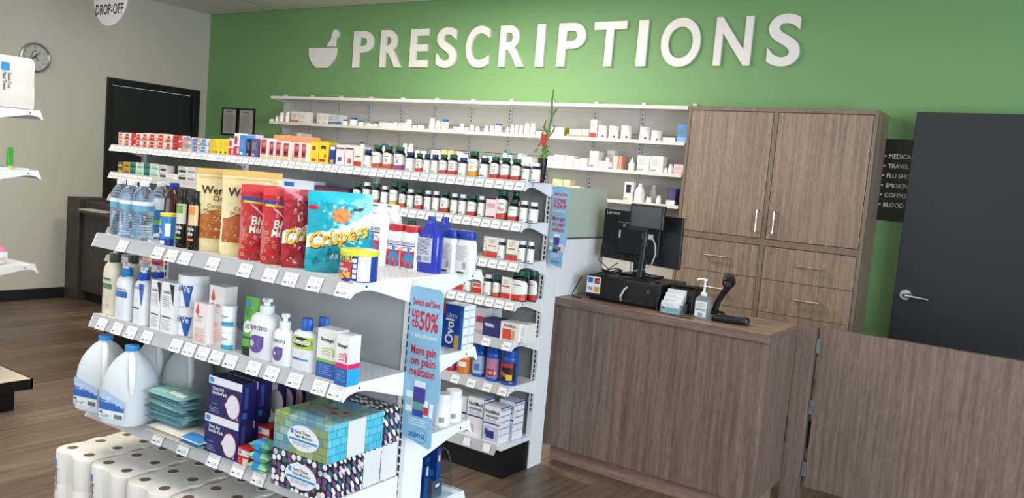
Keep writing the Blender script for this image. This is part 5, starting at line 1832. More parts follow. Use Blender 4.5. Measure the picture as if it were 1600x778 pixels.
lotion('lotion_bottle', 232, 258, 436, 416, N2, .09, .62, '#f1f3f6', '#1f4fb8', lab_cera, 'royal blue collared bottle behind the tall boxes', .46, collar_h=.55)


def ncart(fr, p0, p1, pt, z, b, d, face, prints, texts, label, name='carton', cat='box', sp=(), side=None, top=None, group=None, dz=0.0, dw=1.0, rz=0.0):
    a, w_, h = fr.slab(p0, p1, pt, z + dz, b)
    o = carton(name, w_ * dw, d, h, face, prints, texts, side, top, sp)
    tag(o, label, cat, group)
    place(o, fr, a, b + d / 2, z + dz, rz)
    return o, a, w_, h


SK = [(.08, .28, .60, .98, '#19233c')]
for p0, p1, pt, b, lb in [(233.5, 249, 438, .004, 'left slim white carton with black triangle'), (249.8, 270, 441.5, .0, 'right slim white carton with black triangle beside tubs')]:
    o, a, w_, h = ncart(NEAR, p0, p1, pt, N2, b, .05, '#f2f2f4', [(.10, .75, .50, .505, '#a7aab0'), (.08, .8, .31, .34, '#5a5a60')], [('CeraVe', -.12, .78, .06, '#2f2f33', .6), ('=', -.05, .52, .22, '#8a8c92', .7), ('=', -.05, .06, .22, '#9a9ca2', .7)], lb, 'lotion_carton', side='#e6e7ea')
    m_ = MB()
    m_.face([(w_ * .10, -.0258, h * .97), (w_ * .46, -.0258, h * .97), (w_ * .42, -.0258, h * .56)])
    m_.build('black_triangle', mat('#19202e'), o, fix=False, smooth=False)


def tub(p0, p1, pt, b, z, label, lidc='#eef0f3', bodyc='#f1f3f6', kind=0):
    a, bc, r, h = NEAR.round(p0, p1, pt, z, b)
    o = thing('cream_tub', label, 'tub', group='white screw lid cream tubs')
    MB().lathe([(r * .90, 0), (r * .95, .003), (r * .96, h * .70), (r * .9, h * .74)], 32).build('body', mat(bodyc, .3), o)
    MB().lathe([(r, h * .74), (r * 1.0, h * .97), (r * .96, h)], 32).build('lid', mat(lidc, .35), o)
    m_ = MB()
    f, g = curved(r * .96), curved(r * .96, 1, .0012)
    g2 = curved(r * .96, 1, .0018)
    if kind == 0:
        m_.text('CeraVe', h * .22, g2, -r * .30, h * .50, 1, wmax=r * 1.25)
        P_ = [(r * .02, h * .70), (r * .85, h * .70), (r * .62, h * .04), (r * .42, h * .04)]
        for i in range(6):
            t0, t1 = i / 6, (i + 1) / 6
            L_ = lambda t: P_[0][0] + (P_[3][0] - P_[0][0]) * t
            R_ = lambda t: P_[1][0] + (P_[2][0] - P_[1][0]) * t
            V_ = lambda t: P_[0][1] + (P_[3][1] - P_[0][1]) * t
            for k in range(4):
                q = lambda t, s_: g(L_(t) + (R_(t) - L_(t)) * s_, V_(t))
                m_.face([q(t0, k / 4), q(t0, (k + 1) / 4), q(t1, (k + 1) / 4), q(t1, k / 4)], 4)
        m_.text('Ve', h * .22, g2, r * .40, h * .50, 0, wmax=r * .5, bold=.01)
        m_.lines(f, -r * .95, -r * .1, h * .12, h * .46, 5, 6, .25, 2)
    else:
        m_.grid(f, -r * 1.45, r * 1.45, h * .02, h * .22, 14, 1, 10)
        m_.text('Bio Derm', h * .16, g, 0, h * .42, 1, wmax=r * 1.3)
        m_.lines(g, -r * .7, r * .6, h * .26, h * .38, 2, 6, .3, 2)
    m_.build('label', LM, o, fix=False)
    stick(o, NEAR, a, bc, z)
    return a, bc, r, h


a, bc, r, h = tub(275, 326, 478.5, .012, N2, 'lower of two stacked large white cream tubs')
tub(277.5, 326.8, 429, .012, N2 + h + .001, 'upper of two stacked large white cream tubs')
oilp = [(.10, .30, .78, .80, '#d86a4a'), (.05, .95, .02, .22, '#e9c9c0')]
for p0, p1, pt, b, lb in [(300.5, 321.5, 474.5, -.008, 'short pale pink skin oil carton before the tubs'), (323.3, 346, 447, .02, 'tall pale pink skin oil carton right of the tubs')]:
    o, a, w_, h = ncart(NEAR, p0, p1, pt, N2, b, .05, '#efe6e3', [(.08, .9, .03, .25, '#ecd2ca')], [('Bio-Oil', -.02, .66, .05, '#a84a3a', .75), ('=', 0, .54, .10, '#d9a89c', .7), ('=', 0, .06, .34, '#d98f84', .75)], lb, 'oil_carton', side='#ece0dc')
    m_ = MB()
    m_.face([(-w_ * .22 + w_ * .13 * math.cos(t), -.0258, h * .79 + w_ * .13 * math.sin(t)) for t in [k_ * PI / 6 - PI for k_ in range(7)]] + [(-w_ * .22, -.0258, h * .79 + w_ * .42)])
    m_.build('drop_emblem', mat('#c85a44'), o, fix=False, smooth=False)
a, bc, r, h = tub(345, 369, 509, .0, N2, 'lower small white jar with teal base', kind=1)
tub(345.5, 370, 477.5, .0, N2 + h + .001, 'upper small white jar with teal base', kind=1)

# green tube standing on its cap
a, w_, h = NEAR.slab(367.5, 391, 464.5, N2, -.004)
o = thing('cream_tube', 'bright green tube standing on its dark green cap', 'tube')
wt = w_ * .93
m_ = MB()
prof_n = 10
base = len(m_.v)
for j in range(prof_n + 1):
    t = j / prof_n
    rx = wt / 2 * (.84 + .16 * t)
    ry = .018 * (1 - t) + .0012
    for i in range(20):
        an = 2 * PI * i / 20
        m_.v.append((rx * math.cos(an) + .006 * t, ry * math.sin(an), h * (.17 + .83 * t)))
for j in range(prof_n):
    for i in range(20):
        q, q2 = j * 20 + i, j * 20 + (i + 1) % 20
        m_.f.append((q, q2, q2 + 20, q + 20)); m_.m.append(0)
m_.f.append(tuple(prof_n * 20 + i for i in range(20))); m_.m.append(0)
m_.build('body', mat('#4fa326', .3), o)
MB().lathe([(wt * .40, 0), (wt * .42, .003), (wt * .42, h * .165), (wt * .38, h * .17)], 22, k=.62).build('cap', mat('#1b3a24', .35), o)
m_ = MB()
f = lambda u, v: (u + .006 * (v / h), -(.018 * (1 - (v / h - .17) / .83) + .0012) * (1 - .35 * abs(2 * u / wt) ** 2) - .0012, v)
m_.face([f(wt * .30 * math.cos(t), h * .50 + wt * .30 * math.sin(t)) for t in [k_ * PI / 8 for k_ in range(16)]], 0)
m_.grid(f, -wt * .3, wt * .25, h * .30, h * .34, 4, 1, 1)
m_.face([f(-wt * .18 + wt * .16 * math.cos(t), h * .88 + wt * .16 * math.sin(t)) for t in [k_ * PI / 5 for k_ in range(10)]], 2)
m_.lines(f, -wt * .3, wt * .2, h * .66, h * .8, 4, 3, .3, 3)
m_.lines(lambda u, v: (f(u, v)[0], f(u, v)[1] - .001, v), -wt * .2, wt * .2, h * .46, h * .55, 3, 1, .3, 3)
m_.build('label', [mat('#e9efe6'), mat('#1f5a34'), mat('#2f8fc8'), mat('#2f6a24')], o, fix=False)
stick(o, NEAR, a, .018, N2)

lotion('cleanser_bottle', 390, 437, 488, 466, N2, .0, .55, '#f0f1f4', '#eef0f3', lab_spec, 'large white pump cleanser bottle with purple leaf', .36, collar_h=.5)
lotion('cleanser_bottle', 426, 458.5, 513.5, 490, N2, -.006, .55, '#f0f1f4', '#eef0f3', lab_spec, 'small white pump cleanser bottle with purple leaf', .42, collar_h=.5)
lotion('cleanser_bottle', 455.5, 496, 515.5, 497, N2, .0, .5, '#eef1f4', '#1f5fb8', lab_ceta, 'white cleanser bottle with blue cap and green label', .42, kind='cap')
lotion('cleanser_bottle', 484, 520, 512, 496, N2, .09, .5, '#eef1f4', '#1f5fb8', lab_ceta, 'blue capped cleanser bottle behind the gel cartons', .42, kind='cap')
for p0, p1, pt, b, c1, c2, lb in [(492.8, 523, 515, -.004, '#8fc23a', '#2a5fae', 'acne gel carton with green stripe'), (522, 541.5, 524, -.016, '#d8246a', '#2a5fae', 'acne gel carton with pink stripe')]:
    o, a, w_, h = ncart(NEAR, p0, p1, pt, N2, b, .045, '#f0f0ee', [(0, 1, .0, .34, c2), (0, 1, .34, .40 if c1 == '#8fc23a' else .44, c1)], [('Benzagel', 0, .76, .075, '#3a3a40', .75), ('=', 0, .08, .22, '#7aa4dc', .7)], lb, 'gel_carton', side='#eceef0',
                         sp=[(0, 1, 0, .34, '#2aa4e0'), (0, 1, .34, .44, c1), (.2, .8, .5, .9, '#dfe3ea')])
    m_ = MB()
    for t in range(3):
        m_.tube([(-w_ * .25, -.0235, h * (.50 + t * .055)), (0, -.0235, h * (.52 + t * .055)), (w_ * .18, -.0235, h * (.50 + t * .055))], .0012, 5)
    m_.tube([(w_ * .2, -.0235, h * .66), (w_ * .36, -.0235, h * .60), (w_ * .34, -.0235, h * .47)], .002, 5)
    m_.build('swirl_emblem', mat(c1 if c1 != '#8fc23a' else '#a8c83a'), o)

# small boxes of the long rack seen through past the near rack's left post
zf = FG[2]
for p0, p1, pt, c, lb in [(222.5, 236.5, 398.5, '#e6d6c6', 'cream and red box on the long rack seen under the water bottles'), (237, 251, 400, '#c9433a', 'red and blue box on the long rack seen under the water bottles')]:
    ncart(FAR, p0, p1, pt, FZ[4] - .0245, .012, .05, c, [(.1, .9, .1, .35, '#d8604a' if c != '#c9433a' else '#2c3f8a')], [('=', 0, .5, .35, '#8a4a3a' if c != '#c9433a' else '#f0d9d0', .7)], lb, 'medicine_box')


# ------------------------------------------------------------------ lower shelf
def jug(ac, bc, label, half, h=.262, rz=.35):
    o = thing('water_jug', label, 'jug', group='four litre water jugs')
    R_ = .078
    prof = [(R_ * .82, 0), (R_ * .95, .008), (R_ * .99, .03), (R_ * 1.0, h * .40), (R_ * .985, h * .52), (R_ * .94, h * .61), (R_ * .85, h * .70), (R_ * .70, h * .785), (R_ * .50, h * .86), (R_ * .31, h * .905), (R_ * .24, h * .925), (R_ * .24, h * .95)]
    m_ = MB()
    base = len(m_.v)
    n = 40
    for j, (r, z_) in enumerate(prof):
        t = min(1, z_ / (h * .8))
        p = 4.0 - 1.7 * t
        for i in range(n):
            an = 2 * PI * (i + .5) / n
            ct, st_ = math.cos(an), math.sin(an)
            q = (abs(ct) ** p + abs(st_) ** p) ** (-1 / p)
            x_, y_ = r * q * ct, r * q * st_
            m_.v.append((x_, y_, z_))
    for j in range(len(prof) - 1):
        for i in range(n):
            q, q2 = j * n + i, j * n + (i + 1) % n
            m_.f.append((q, q2, q2 + n, q + n)); m_.m.append(0)
    m_.f.append(tuple(reversed(range(n)))); m_.m.append(0)
    b_ = m_.build('body', M_JUG, o)
    MB().lathe([(R_ * .29, h * .935), (R_ * .30, h * .94), (R_ * .30, h * .99), (R_ * .27, h)], 26).build('cap', mat('#2f8fd4', .35), o)
    MB().tube([(R_ * .15, -R_ * .15, h * .90), (R_ * .46, -R_ * .46, h * .86), (R_ * .72, -R_ * .72, h * .74), (R_ * .84, -R_ * .84, h * .60), (R_ * .78, -R_ * .78, h * .46)], [.009, .012, .012, .011, .009], 12).build('handle', M_JUGH, o)
    m_ = MB()
    s_ = R_ * 1.012
    f = lambda u, v: (-s_ - .0006 , u, v)
    L0, L1 = R_ * .62, -R_ * .62
    f = lambda u, v: (u, -s_ * 1.0, v)
    u0, u1 = -R_ * .68, R_ * .62
    m_.grid(f, u0, u1, h * .10, h * .26, 6, 1, 0)
    gg = lambda u, v: (u, -s_ * 1.0 - .0006, v)
    tp = lambda u: h * (.46 - .12 * ((u - u0) / (u1 - u0)) ** 1.3)
    for i in range(10):
        a0, a1 = u0 + (u1 - u0) * i / 10, u0 + (u1 - u0) * (i + 1) / 10
        m_.face([f(a0, h * .22), f(a1, h * .22), f(a1, tp(a1)), f(a0, tp(a0))], 1)
        mt = lambda u: h * (.36 - .10 * ((u - u0) / (u1 - u0)) + .015 * math.sin(u * 300))
        m_.face([gg(a0, h * .21), gg(a1, h * .21), gg(a1, mt(a1)), gg(a0, mt(a0))], 2)
    g3 = lambda u, v: (u, -s_ * 1.0 - .0011, v)
    for i in range(8):
        m_.grid(g3, u1 - R_ * .5 + i * R_ * .055, u1 - R_ * .47 + i * R_ * .055, h * .115, h * .17, 1, 1, 3)
    m_.text('4L', h * .04, g3, u0 + R_ * .12, h * .16, 3, bold=.02)
    m_.lines(g3, u0 + R_ * .05, u1 - R_ * .6, h * .11, h * .15, 2, 3, .3, 1)
    m_.lines(g3, u0 + R_ * .1, u1 - R_ * .6, h * .30, h * .38, 3, 0, .3, 1)
    m_.build('label', [mat('#dfe6ec'), mat('#a9c4e2'), mat('#2f62ae'), mat('#33363c')], o, fix=False, smooth=False)
    stick(o, NEAR, ac, bc, N3, rz)
    return o


def translucent(name, hexc, tr=.55):
    m, nt, b = node_mat(name)
    b.inputs['Base Color'].default_value = lin(hexc)
    b.inputs['Roughness'].default_value = .32
    b.inputs['Transmission Weight'].default_value = tr
    b.inputs['IOR'].default_value = 1.15
    return m


M_JUG = translucent('milky_jug_plastic', '#eff5f9', .30)
M_JUGH = translucent('milky_handle_plastic', '#f2f6f8', .1)
for cpx, bb_, zz_, lb in [(165.5, .0, .26, 'leftmost milky water jug overhanging the lower shelf end'), (207, -.02, .26, 'front milky water jug with blue cap, nearest the camera'),
                      (247, .171, .12, 'water jug in shadow behind the front one'), (294, .171, .12, 'water jug under the middle shelf beside the wipes')]:
    jug(NEAR.a(cpx, bb_, N3 + zz_), bb_, lb, 0, rz=.26)

# soft packs of wipes
PK_C = ['#7aa9b4', '#9fc9c4', '#5f93a4', '#a8d2c8', '#6fa0ae', '#8fbcbc']
for i in range(6):
    ww, dd, th = .19, .10, .017
    o = thing('wipes_pack', f'teal soft wipes pack, {["bottom", "second", "third", "fourth", "fifth", "top"][i]} one of the stack by the jugs', 'packet', group='teal wipes packs')
    m_ = MB()
    f = lambda s_: (lambda u, v: (u * ww, v * dd, th * .5 + s_ * (th * .5 * (1 - abs(2 * u) ** 3) * (1 - abs(2 * v) ** 3) + .0008) + .0012 * math.sin(u * 40 + i) * (1 - abs(2 * v) ** 2)))
    m_.grid(f(1), -.5, .5, -.5, .5, 18, 8, 0)
    m_.grid(f(-1), -.5, .5, -.5, .5, 18, 8, 0)
    m_.build('wrapper', mat(PK_C[i], .28, coat=.4), o, fix=False)
    m_ = MB()
    g = lambda u, v: (u * ww, v * dd, f(1)(u, v)[2] + .0008)
    m_.grid(g, -.42, .0, -.35, .3, 10, 4, 0)
    m_.grid(lambda u, v: (u * ww, v * dd, f(1)(u, v)[2] + .0013), .05, .42, -.3, -.05, 8, 3, 1)
    m_.build('label', [mat('#9fdcc8'), mat('#e6f2ee')], o, fix=False)
    place(o, NEAR, .44 + random.uniform(-.012, .012), .022 + random.uniform(-.008, .008), N3 + .034 + i * .0175, random.uniform(-.12, .12))
for i, (aa, cc) in enumerate([(.52, '#e6dccb'), (.53, '#e9e2d6')]):
    o = thing('wipes_pack', f'flat cream and blue soft pack, {["lower", "upper"][i]} one under the teal stack', 'packet', group='cream soft packs')
    ww, dd, th = .27, .12, .016
    m_ = MB()
    f = lambda s_: (lambda u, v: (u * ww, v * dd, th * .5 + s_ * (th * .5 * (1 - abs(2 * u) ** 4) * (1 - abs(2 * v) ** 4) + .0008)))
    m_.grid(f(1), -.5, .5, -.5, .5, 14, 8, 0)
    m_.grid(f(-1), -.5, .5, -.5, .5, 14, 8, 0)
    m_.build('wrapper', mat(cc, .3, coat=.3), o, fix=False)
    m_ = MB()
    m_.grid(lambda u, v: (u * ww, v * dd, f(1)(u, v)[2] + .0008), .15, .48, -.46, -.1, 8, 4, 0)
    m_.build('label', [mat('#3f8fd0')], o, fix=False)
    place(o, NEAR, aa, .012, N3 + i * .0165, 0)

# first-aid pad cartons
NAVY = '#20215e'
pad_n = [0]


def pad(a, b, z, w_, d, h, label, tx=True):
    pr = [(0, 1, .80, 1, '#e6e8ef'), (.03, .16, .84, .96, '#2f8fd4')]
    o = carton('pad_carton', w_, d, h, NAVY, pr, [('First Aid', -.2, .66, .09, '#e6e8ef', .45), ('Sterile Pads', -.15, .55, .09, '#e6e8ef', .55), ('Medium', -.3, .28, .05, '#5a8fd0', .25), ('=', -.28, .06, .16, '#9aa4d0', .3), ('12', .38, .05, .10, '#e6e8ef', .13)] if tx else (), NAVY, '#1a1a48',
               [(.2, .45, .35, .9, '#3a4a90'), (.1, .4, .1, .25, '#2f6fc4')])
    m_ = MB()
    cx, cz, r = w_ * .27, h * .36, h * .27
    m_.face([(cx + r * math.cos(t) * (1.15 if abs(t - PI) < .3 else .9), -d / 2 - .0022, cz + r * 1.1 * math.sin(t)) for t in [k_ * PI / 10 for k_ in range(20)]], 0)
    m_.face([(cx + r * 1.1 * math.cos(t) * (1.15 if abs(t - PI) < .3 else .9), -d / 2 - .0019, cz + r * 1.2 * math.sin(t)) for t in [k_ * PI / 10 for k_ in range(20)]], 1)
    m_.build('pad_picture', [mat('#e2e2e6'), mat('#c0485a')], o, fix=False, smooth=False)
    tag(o, label, 'box', 'navy first aid pad cartons')
    place(o, NEAR, a, b + d / 2, z)


bP = -.018
a0, a1 = NEAR.a(319.6, bP, N3 + .06), NEAR.a(371.5, bP, N3 + .06)
hp = .121
pw = a1 - a0
pad((a0 + a1) / 2, bP, N3, pw, .055, hp, 'lower front navy pad carton left of the red boxes')
a2, a3 = NEAR.a(327.5, bP, N3 + .18), NEAR.a(375.5, bP, N3 + .18)
pad((a2 + a3) / 2, bP, N3 + hp + .0006, pw * .98, .055, hp, 'upper front navy pad carton above the lower one')
pad((a0 + a1) / 2 + .004, bP + .057, N3, pw, .055, hp, 'navy pad carton behind the lower front one')
pad((a2 + a3) / 2 + .004, bP + .057, N3 + hp + .0006, pw * .98, .055, hp, 'navy pad carton behind the upper front one')
ar = NEAR.a(433, .12, N3 + .18)
al = (a0 + a1) / 2 + pw / 2 + .008
for i, lb in enumerate(('front', 'middle', 'back')):
    for j in range(2):
        pad((al + ar) / 2, .12 + i * .0405, N3 + j * (hp + .0006), ar - al, .04, hp, f'navy pad carton beside the tissue boxes, {lb} one, {"upper" if j else "lower"} layer', False)

# red cartons and green tissue packs
for i, (a, b, n_, lb) in enumerate([(.838, -.02, 1, 'small red carton between navy cartons and tissue packs'), (.842, .05, 2, 'small red carton behind the front one')]):
    for j in range(n_):
        o = carton('tape_carton', .052, .06, .052, '#cc2a2c', [(0.05, .95, .55, .9, '#e9e4e2'), (.1, .3, .62, .85, '#2f8fd4'), (.45, .9, .02, .42, '#e2d6d0')], [('=', -.3, .1, .3, '#f0b0a8', .25)], '#c22628', '#cf3432')
        if n_ == 2:
            lb2 = f'red carton in the second row, {"upper" if j else "lower"} one'
        else:
            lb2 = lb
        tag(o, lb2, 'box', 'small red tape cartons')
        place(o, NEAR, a, b + .03, N3 + j * .0525)
for i in range(3):
    o = thing('tissue_pack', f'pale green pocket tissue pack, {["bottom", "middle", "top"][i]} of the small pile', 'packet', group='pocket tissue packs')
    ww, dd, th = .085, .055, .030
    m_ = MB()
    f = lambda s_: (lambda u, v: (u * ww, v * dd, th * .5 + s_ * (th * .5 * (1 - abs(2 * u) ** 3) * (1 - abs(2 * v) ** 6) + .001)))
    m_.grid(f(1), -.5, .5, -.5, .5, 14, 10, 0)
    m_.grid(f(-1), -.5, .5, -.5, .5, 14, 10, 0)
    m_.build('wrapper', mat('#8fd0a4' if i < 2 else '#57a48c', .3, coat=.3), o, fix=False)
    m_ = MB()
    m_.grid(lambda u, v: (u * ww, v * dd, f(1)(u, v)[2] + .0008), -.2, .12, -.48, .1, 6, 6, 0)
    m_.grid(lambda u, v: (u * ww, -dd * .5 - .0015 + .004 * abs(u), th * .5 + v), -.2, .1, -.008, .008, 4, 1, 0)
    m_.build('label', [mat('#2f8fd4')], o, fix=False)
    place(o, NEAR, .915, -.012 + .002 * i, N3 + .001 + i * .0315, random.uniform(-.1, .1))

# facial tissue boxes lying on edge: four deep, two high
bT = -.055
tw_ = .215
aT = 1.0
ht = .1085
M_ENDW = mat('#dcdcdc', .5)
dT = .0745
lay = [('weave', 'ends', 'weave', 'dots'), ('dots', 'dots', 'ends', 'ends')]
for L_, rowk in ((1, lay[0]), (0, lay[1])):
    for j, kd in enumerate(rowk):
        main = M_WEAVE if (kd == 'weave' or (kd == 'ends' and L_ == 1)) else M_BUBBLE
        endm = {'weave': M_CYAN, 'dots': M_BUBBLE}.get(kd, M_ENDW)
        m_ = MB().box(-tw_ / 2, tw_ / 2, -dT / 2 + .0003, dT / 2 - .0003, 0, ht - .0006, sides=[0, 1, 0, 0, 0, 0])
        o = m_.build('tissue_box', [main, endm], bevel=.0015, smooth=False)
        pos = ['front', 'second', 'third', 'back'][j]
        tag(o, f'{"woven ribbon" if main is M_WEAVE else "dotted"} facial tissue box, {pos} of the {"upper" if L_ else "lower"} layer', 'box', 'facial tissue boxes')
        if j == 0:
            m_ = MB()
            cx, cz = .012, ht * .47
            y_ = -dT / 2 - .0008
            m_.face([(cx + .062 * math.cos(t), y_, cz + .036 * math.sin(t)) for t in [k_ * PI / 16 for k_ in range(32)]], 0)
            fn = lambda u, v: (u, y_ - .0005, v)
            m_.grid(fn, cx - .050, cx - .038, cz + .008, cz + .021, 1, 1, 1)
            m_.text('Facial Tissue', .010, fn, cx - .032, cz + .012, 2, align='L', wmax=.06, bold=.01)
            m_.text('Papier Mouchoirs', .009, fn, cx - .032, cz + .001, 2, align='L', wmax=.07, bold=.01)
            m_.grid(fn, cx - .056, cx + .056, cz - .010, cz - .004, 1, 1, 1)
            m_.lines(fn, cx - .04, cx + .04, cz - .024, cz - .013, 2, 3, .4, 3)
            m_.build('oval_panel', [mat('#eceff2'), mat('#2f8fd4'), mat('#33363c'), mat('#9aa0a8')], o, fix=False, smooth=False)
        if L_ == 1 and j == 1:
            m_ = MB()
            zt_ = ht + .0002
            m_.grid(lambda u, v: (u, v, zt_), -tw_ * .34, tw_ * .34, -dT * .5, dT * .5, 1, 1, 0)
            for cx, cy in ((.03, -.015), (.05, .012), (.0, .02)):
                for q in range(5):
                    an = q * 2 * PI / 5
                    m_.face([(cx + .006 * math.cos(an) + .006 * math.cos(t), cy + .006 * math.sin(an) + .004 * math.sin(t), zt_ + .0004) for t in [k_ * PI / 4 for k_ in range(8)]], 1)
            m_.grid(lambda u, v: (u, v - .4 * u, zt_ + .0003), -.06, .02, .0, .004, 1, 1, 2)
            m_.build('flower_print', [mat('#8d8c80'), mat('#b04a44'), mat('#5f7a4a')], o, fix=False, smooth=False)
        place(o, NEAR, aT + tw_ / 2, bT + dT * (j + .5), N3 + L_ * ht)
# printed flower on the top front box
# ------------------------------------------------------------------ toilet paper packs on the base deck
M_TP = mat('#e4dfd6', .35, coat=.25)
M_CORE = mat('#6b5a4c', .8)
RR = .0525
ZB = .1725


def roll_pack(a0, b0, nx, ny, label, lab=False):
    o = thing('bath_tissue_pack', label, 'pack', group='white bath tissue packs on the base deck')
    Hh = .228
    w2, d2 = nx * RR, ny * RR
    m_ = MB()
    # wrapped outline: union of roll circles
    pts = []
    n = 10
    def arc(cx, cy, t0, t1):
        for i in range(n + 1):
            t = t0 + (t1 - t0) * i / n
            pts.append((cx + RR * math.cos(t), cy + RR * math.sin(t)))
    for i in range(nx):
        c = -w2 + RR * (2 * i + 1)
        t0 = PI if i == 0 else PI + .85
        t1 = 2 * PI if i == nx - 1 else 2 * PI - .85
        arc(c, -d2 + RR, t0, t1)
    for j in range(1, ny):
        arc(w2 - RR, -d2 + RR * (2 * j + 1), -PI / 2 + .85, PI / 2 - (.85 if j < ny - 1 else 0))
    for i in range(nx - 1, -1, -1):
        c = -w2 + RR * (2 * i + 1)
        arc(c, d2 - RR, (.85 if i < nx - 1 else PI / 2), (PI - .85 if i else PI))
    for j in range(ny - 2, 0, -1):
        arc(-w2 + RR, -d2 + RR * (2 * j + 1), PI / 2 + .85, 3 * PI / 2 - .85)
    prof = [(0.97, 0), (1, .006), (1, .108), (.985, .113), (1, .119), (1, Hh - .008), (.985, Hh - .002), (.95, Hh)]
    base = len(m_.v)
    L_ = len(pts)
    rr = random.Random(int(a0 * 1000))
    for s_, z_ in prof:
        for (u, v) in pts:
            k_ = 1 - (1 - s_) * RR / max(w2, d2) * 2
            wob = .0012 * math.sin(z_ * 90 + u * 70)
            m_.v.append((u * k_ + wob, v * k_, z_))
    for j in range(len(prof) - 1):
        for i in range(L_):
            q, q2 = base + j * L_ + i, base + j * L_ + (i + 1) % L_
            m_.f.append((q, q2, q2 + L_, q + L_)); m_.m.append(0)
    m_.f.append(tuple(base + (len(prof) - 1) * L_ + i for i in range(L_))); m_.m.append(0)
    m_.build('wrapper', M_TP, o)
    for i in range(nx):
        for j in range(ny):
            cx, cy = -w2 + RR * (2 * i + 1), -d2 + RR * (2 * j + 1)
            m_ = MB()
            f = lambda t, r, z_: (cx + r * math.cos(t), cy + r * math.sin(t), z_)
            m_.grid(lambda u, v: f(u, .018 + v * .005, Hh + .0012 - v * .0014), 0, 2 * PI, 0, 1, 20, 1, 1)
            m_.grid(lambda u, v: f(u, .018 * (1 - v) + .0001, Hh + .0008 - .0006 * math.sin(v * PI / 2)), 0, 2 * PI, 0, 1, 20, 3, 0)
            m_.build('roll_core', [M_CORE, M_TP], o, fix=False)
    if lab:
        m_ = MB()
        y_ = -d2 - .0014
        cx = -w2 + RR
        fn = lambda u, v: (cx + u, -d2 + RR - math.sqrt(max(1e-6, RR ** 2 - u ** 2)) - .0014, v)
        m_.grid(fn, -.020, -.004, Hh - .055, Hh - .030, 3, 1, 0)
        fv = lambda u, v: fn(-.006 - v, Hh - .06 - u)
        m_.text('Paper Towels', .012, lambda u, v: fn(-.020 + v, Hh - .060 - u), 0, 0, 1, align='L', wmax=.09, bold=.02)
        m_.text('Essuie-Tout', .012, lambda u, v: fn(-.006 + v, Hh - .060 - u), 0, 0, 1, align='L', wmax=.08, bold=.02)
        m_.build('label', [mat('#2f8fd4'), mat('#33363c')], o, fix=False)
    place(o, NEAR, a0 + w2, b0 + d2, ZB)


roll_pack(-.085, -.098, 2, 3, 'leftmost white bath tissue pack with printed blue label', True)
roll_pack(.128, -.092, 2, 3, 'second white bath tissue pack from the left', True)
roll_pack(.342, -.096, 2, 3, 'third white bath tissue pack under the shelf', False)
roll_pack(.56, -.090, 2, 3, 'fourth white bath tissue pack, partly below the frame', False)
roll_pack(.78, -.090, 2, 3, 'rightmost white bath tissue pack under the tissue boxes', False)

# ------------------------------------------------------------------ far side shelves of the near rack
zb2, zb3 = .912, .660
# tall blue cartons seen past the end
for i, (bb, lb) in enumerate([(.545, 'front tall blue gas relief carton with large lettering'), (.5785, 'tall blue carton behind the front one')]):
    wE = .07
    aa = NL - .045 - .0
    hE = .145
    o = carton('gas_relief_carton', .085, .032, hE, '#23459c', [(0, .10, .75, 1, '#c43a34'), (.62, .84, .0, .32, '#e0a83c'), (.85, 1, 0, 1, '#2f6fc0')], [('ultra', -.05, .70, .12, '#9fb8e6', .7)], '#e6e9ee', '#c9cfdc',
               [(.1, .9, .1, .13, '#9fb0c8'), (.1, .9, .3, .33, '#9fb0c8'), (.1, .9, .5, .53, '#9fb0c8'), (.1, .9, .7, .73, '#9fb0c8'), (.1, .9, .88, .91, '#9fb0c8')])
    m_ = MB()
    m_.text('Ovol', .034, lambda u, v: (-v + .006, -.0186, u + hE * .38), 0, 0, 0, wmax=.085, bold=.03)
    m_.build('lettering', mat('#eef1f6'), o, fix=False, smooth=False)
    tag(o, lb, 'box', 'blue gas relief cartons')
    place(o, NEAR, aa, bb, zb2)
for i, (p, bb, lb) in enumerate([(1.180, .498, 'front white supplement jar on the near rack end shelf'), (1.178, .563, 'second white supplement jar behind the front one'), (1.112, .52, 'white supplement jar left of the front one')]):
    r, h = .032, .105
    o = thing('supplement_jar', lb, 'bottle', group='white supplement jars')
    MB().lathe([(r * .93, 0), (r, .004), (r, h * .66), (r * .88, h * .74), (r * .80, h * .76)], 24).build('body', mat('#ecebea', .35), o)
    MB().lathe([(r * .82, h * .76), (r * .86, h * .77), (r * .86, h * .98), (r * .8, h)], 26).build('cap', mat('#e6e8ea', .4), o)
    m_ = MB()
    c3 = curved(r, 1, .0012)
    m_.grid(curved(r), -r * 1.4, r * 1.4, h * .06, h * .62, 12, 1, 0)
    m_.lines(c3, -r * 1.1, r * .2, h * .12, h * .55, 9, 1, .25, 2)
    for q in range(7):
        m_.grid(c3, r * .45 + q * r * .08, r * .49 + q * r * .08, h * .14, h * .3, 1, 1, 2)
    m_.build('label', [mat('#f2f1ef'), mat('#a8a6aa'), mat('#3a3a44')], o, fix=False)
    place(o, NEAR, p, bb, zb3)

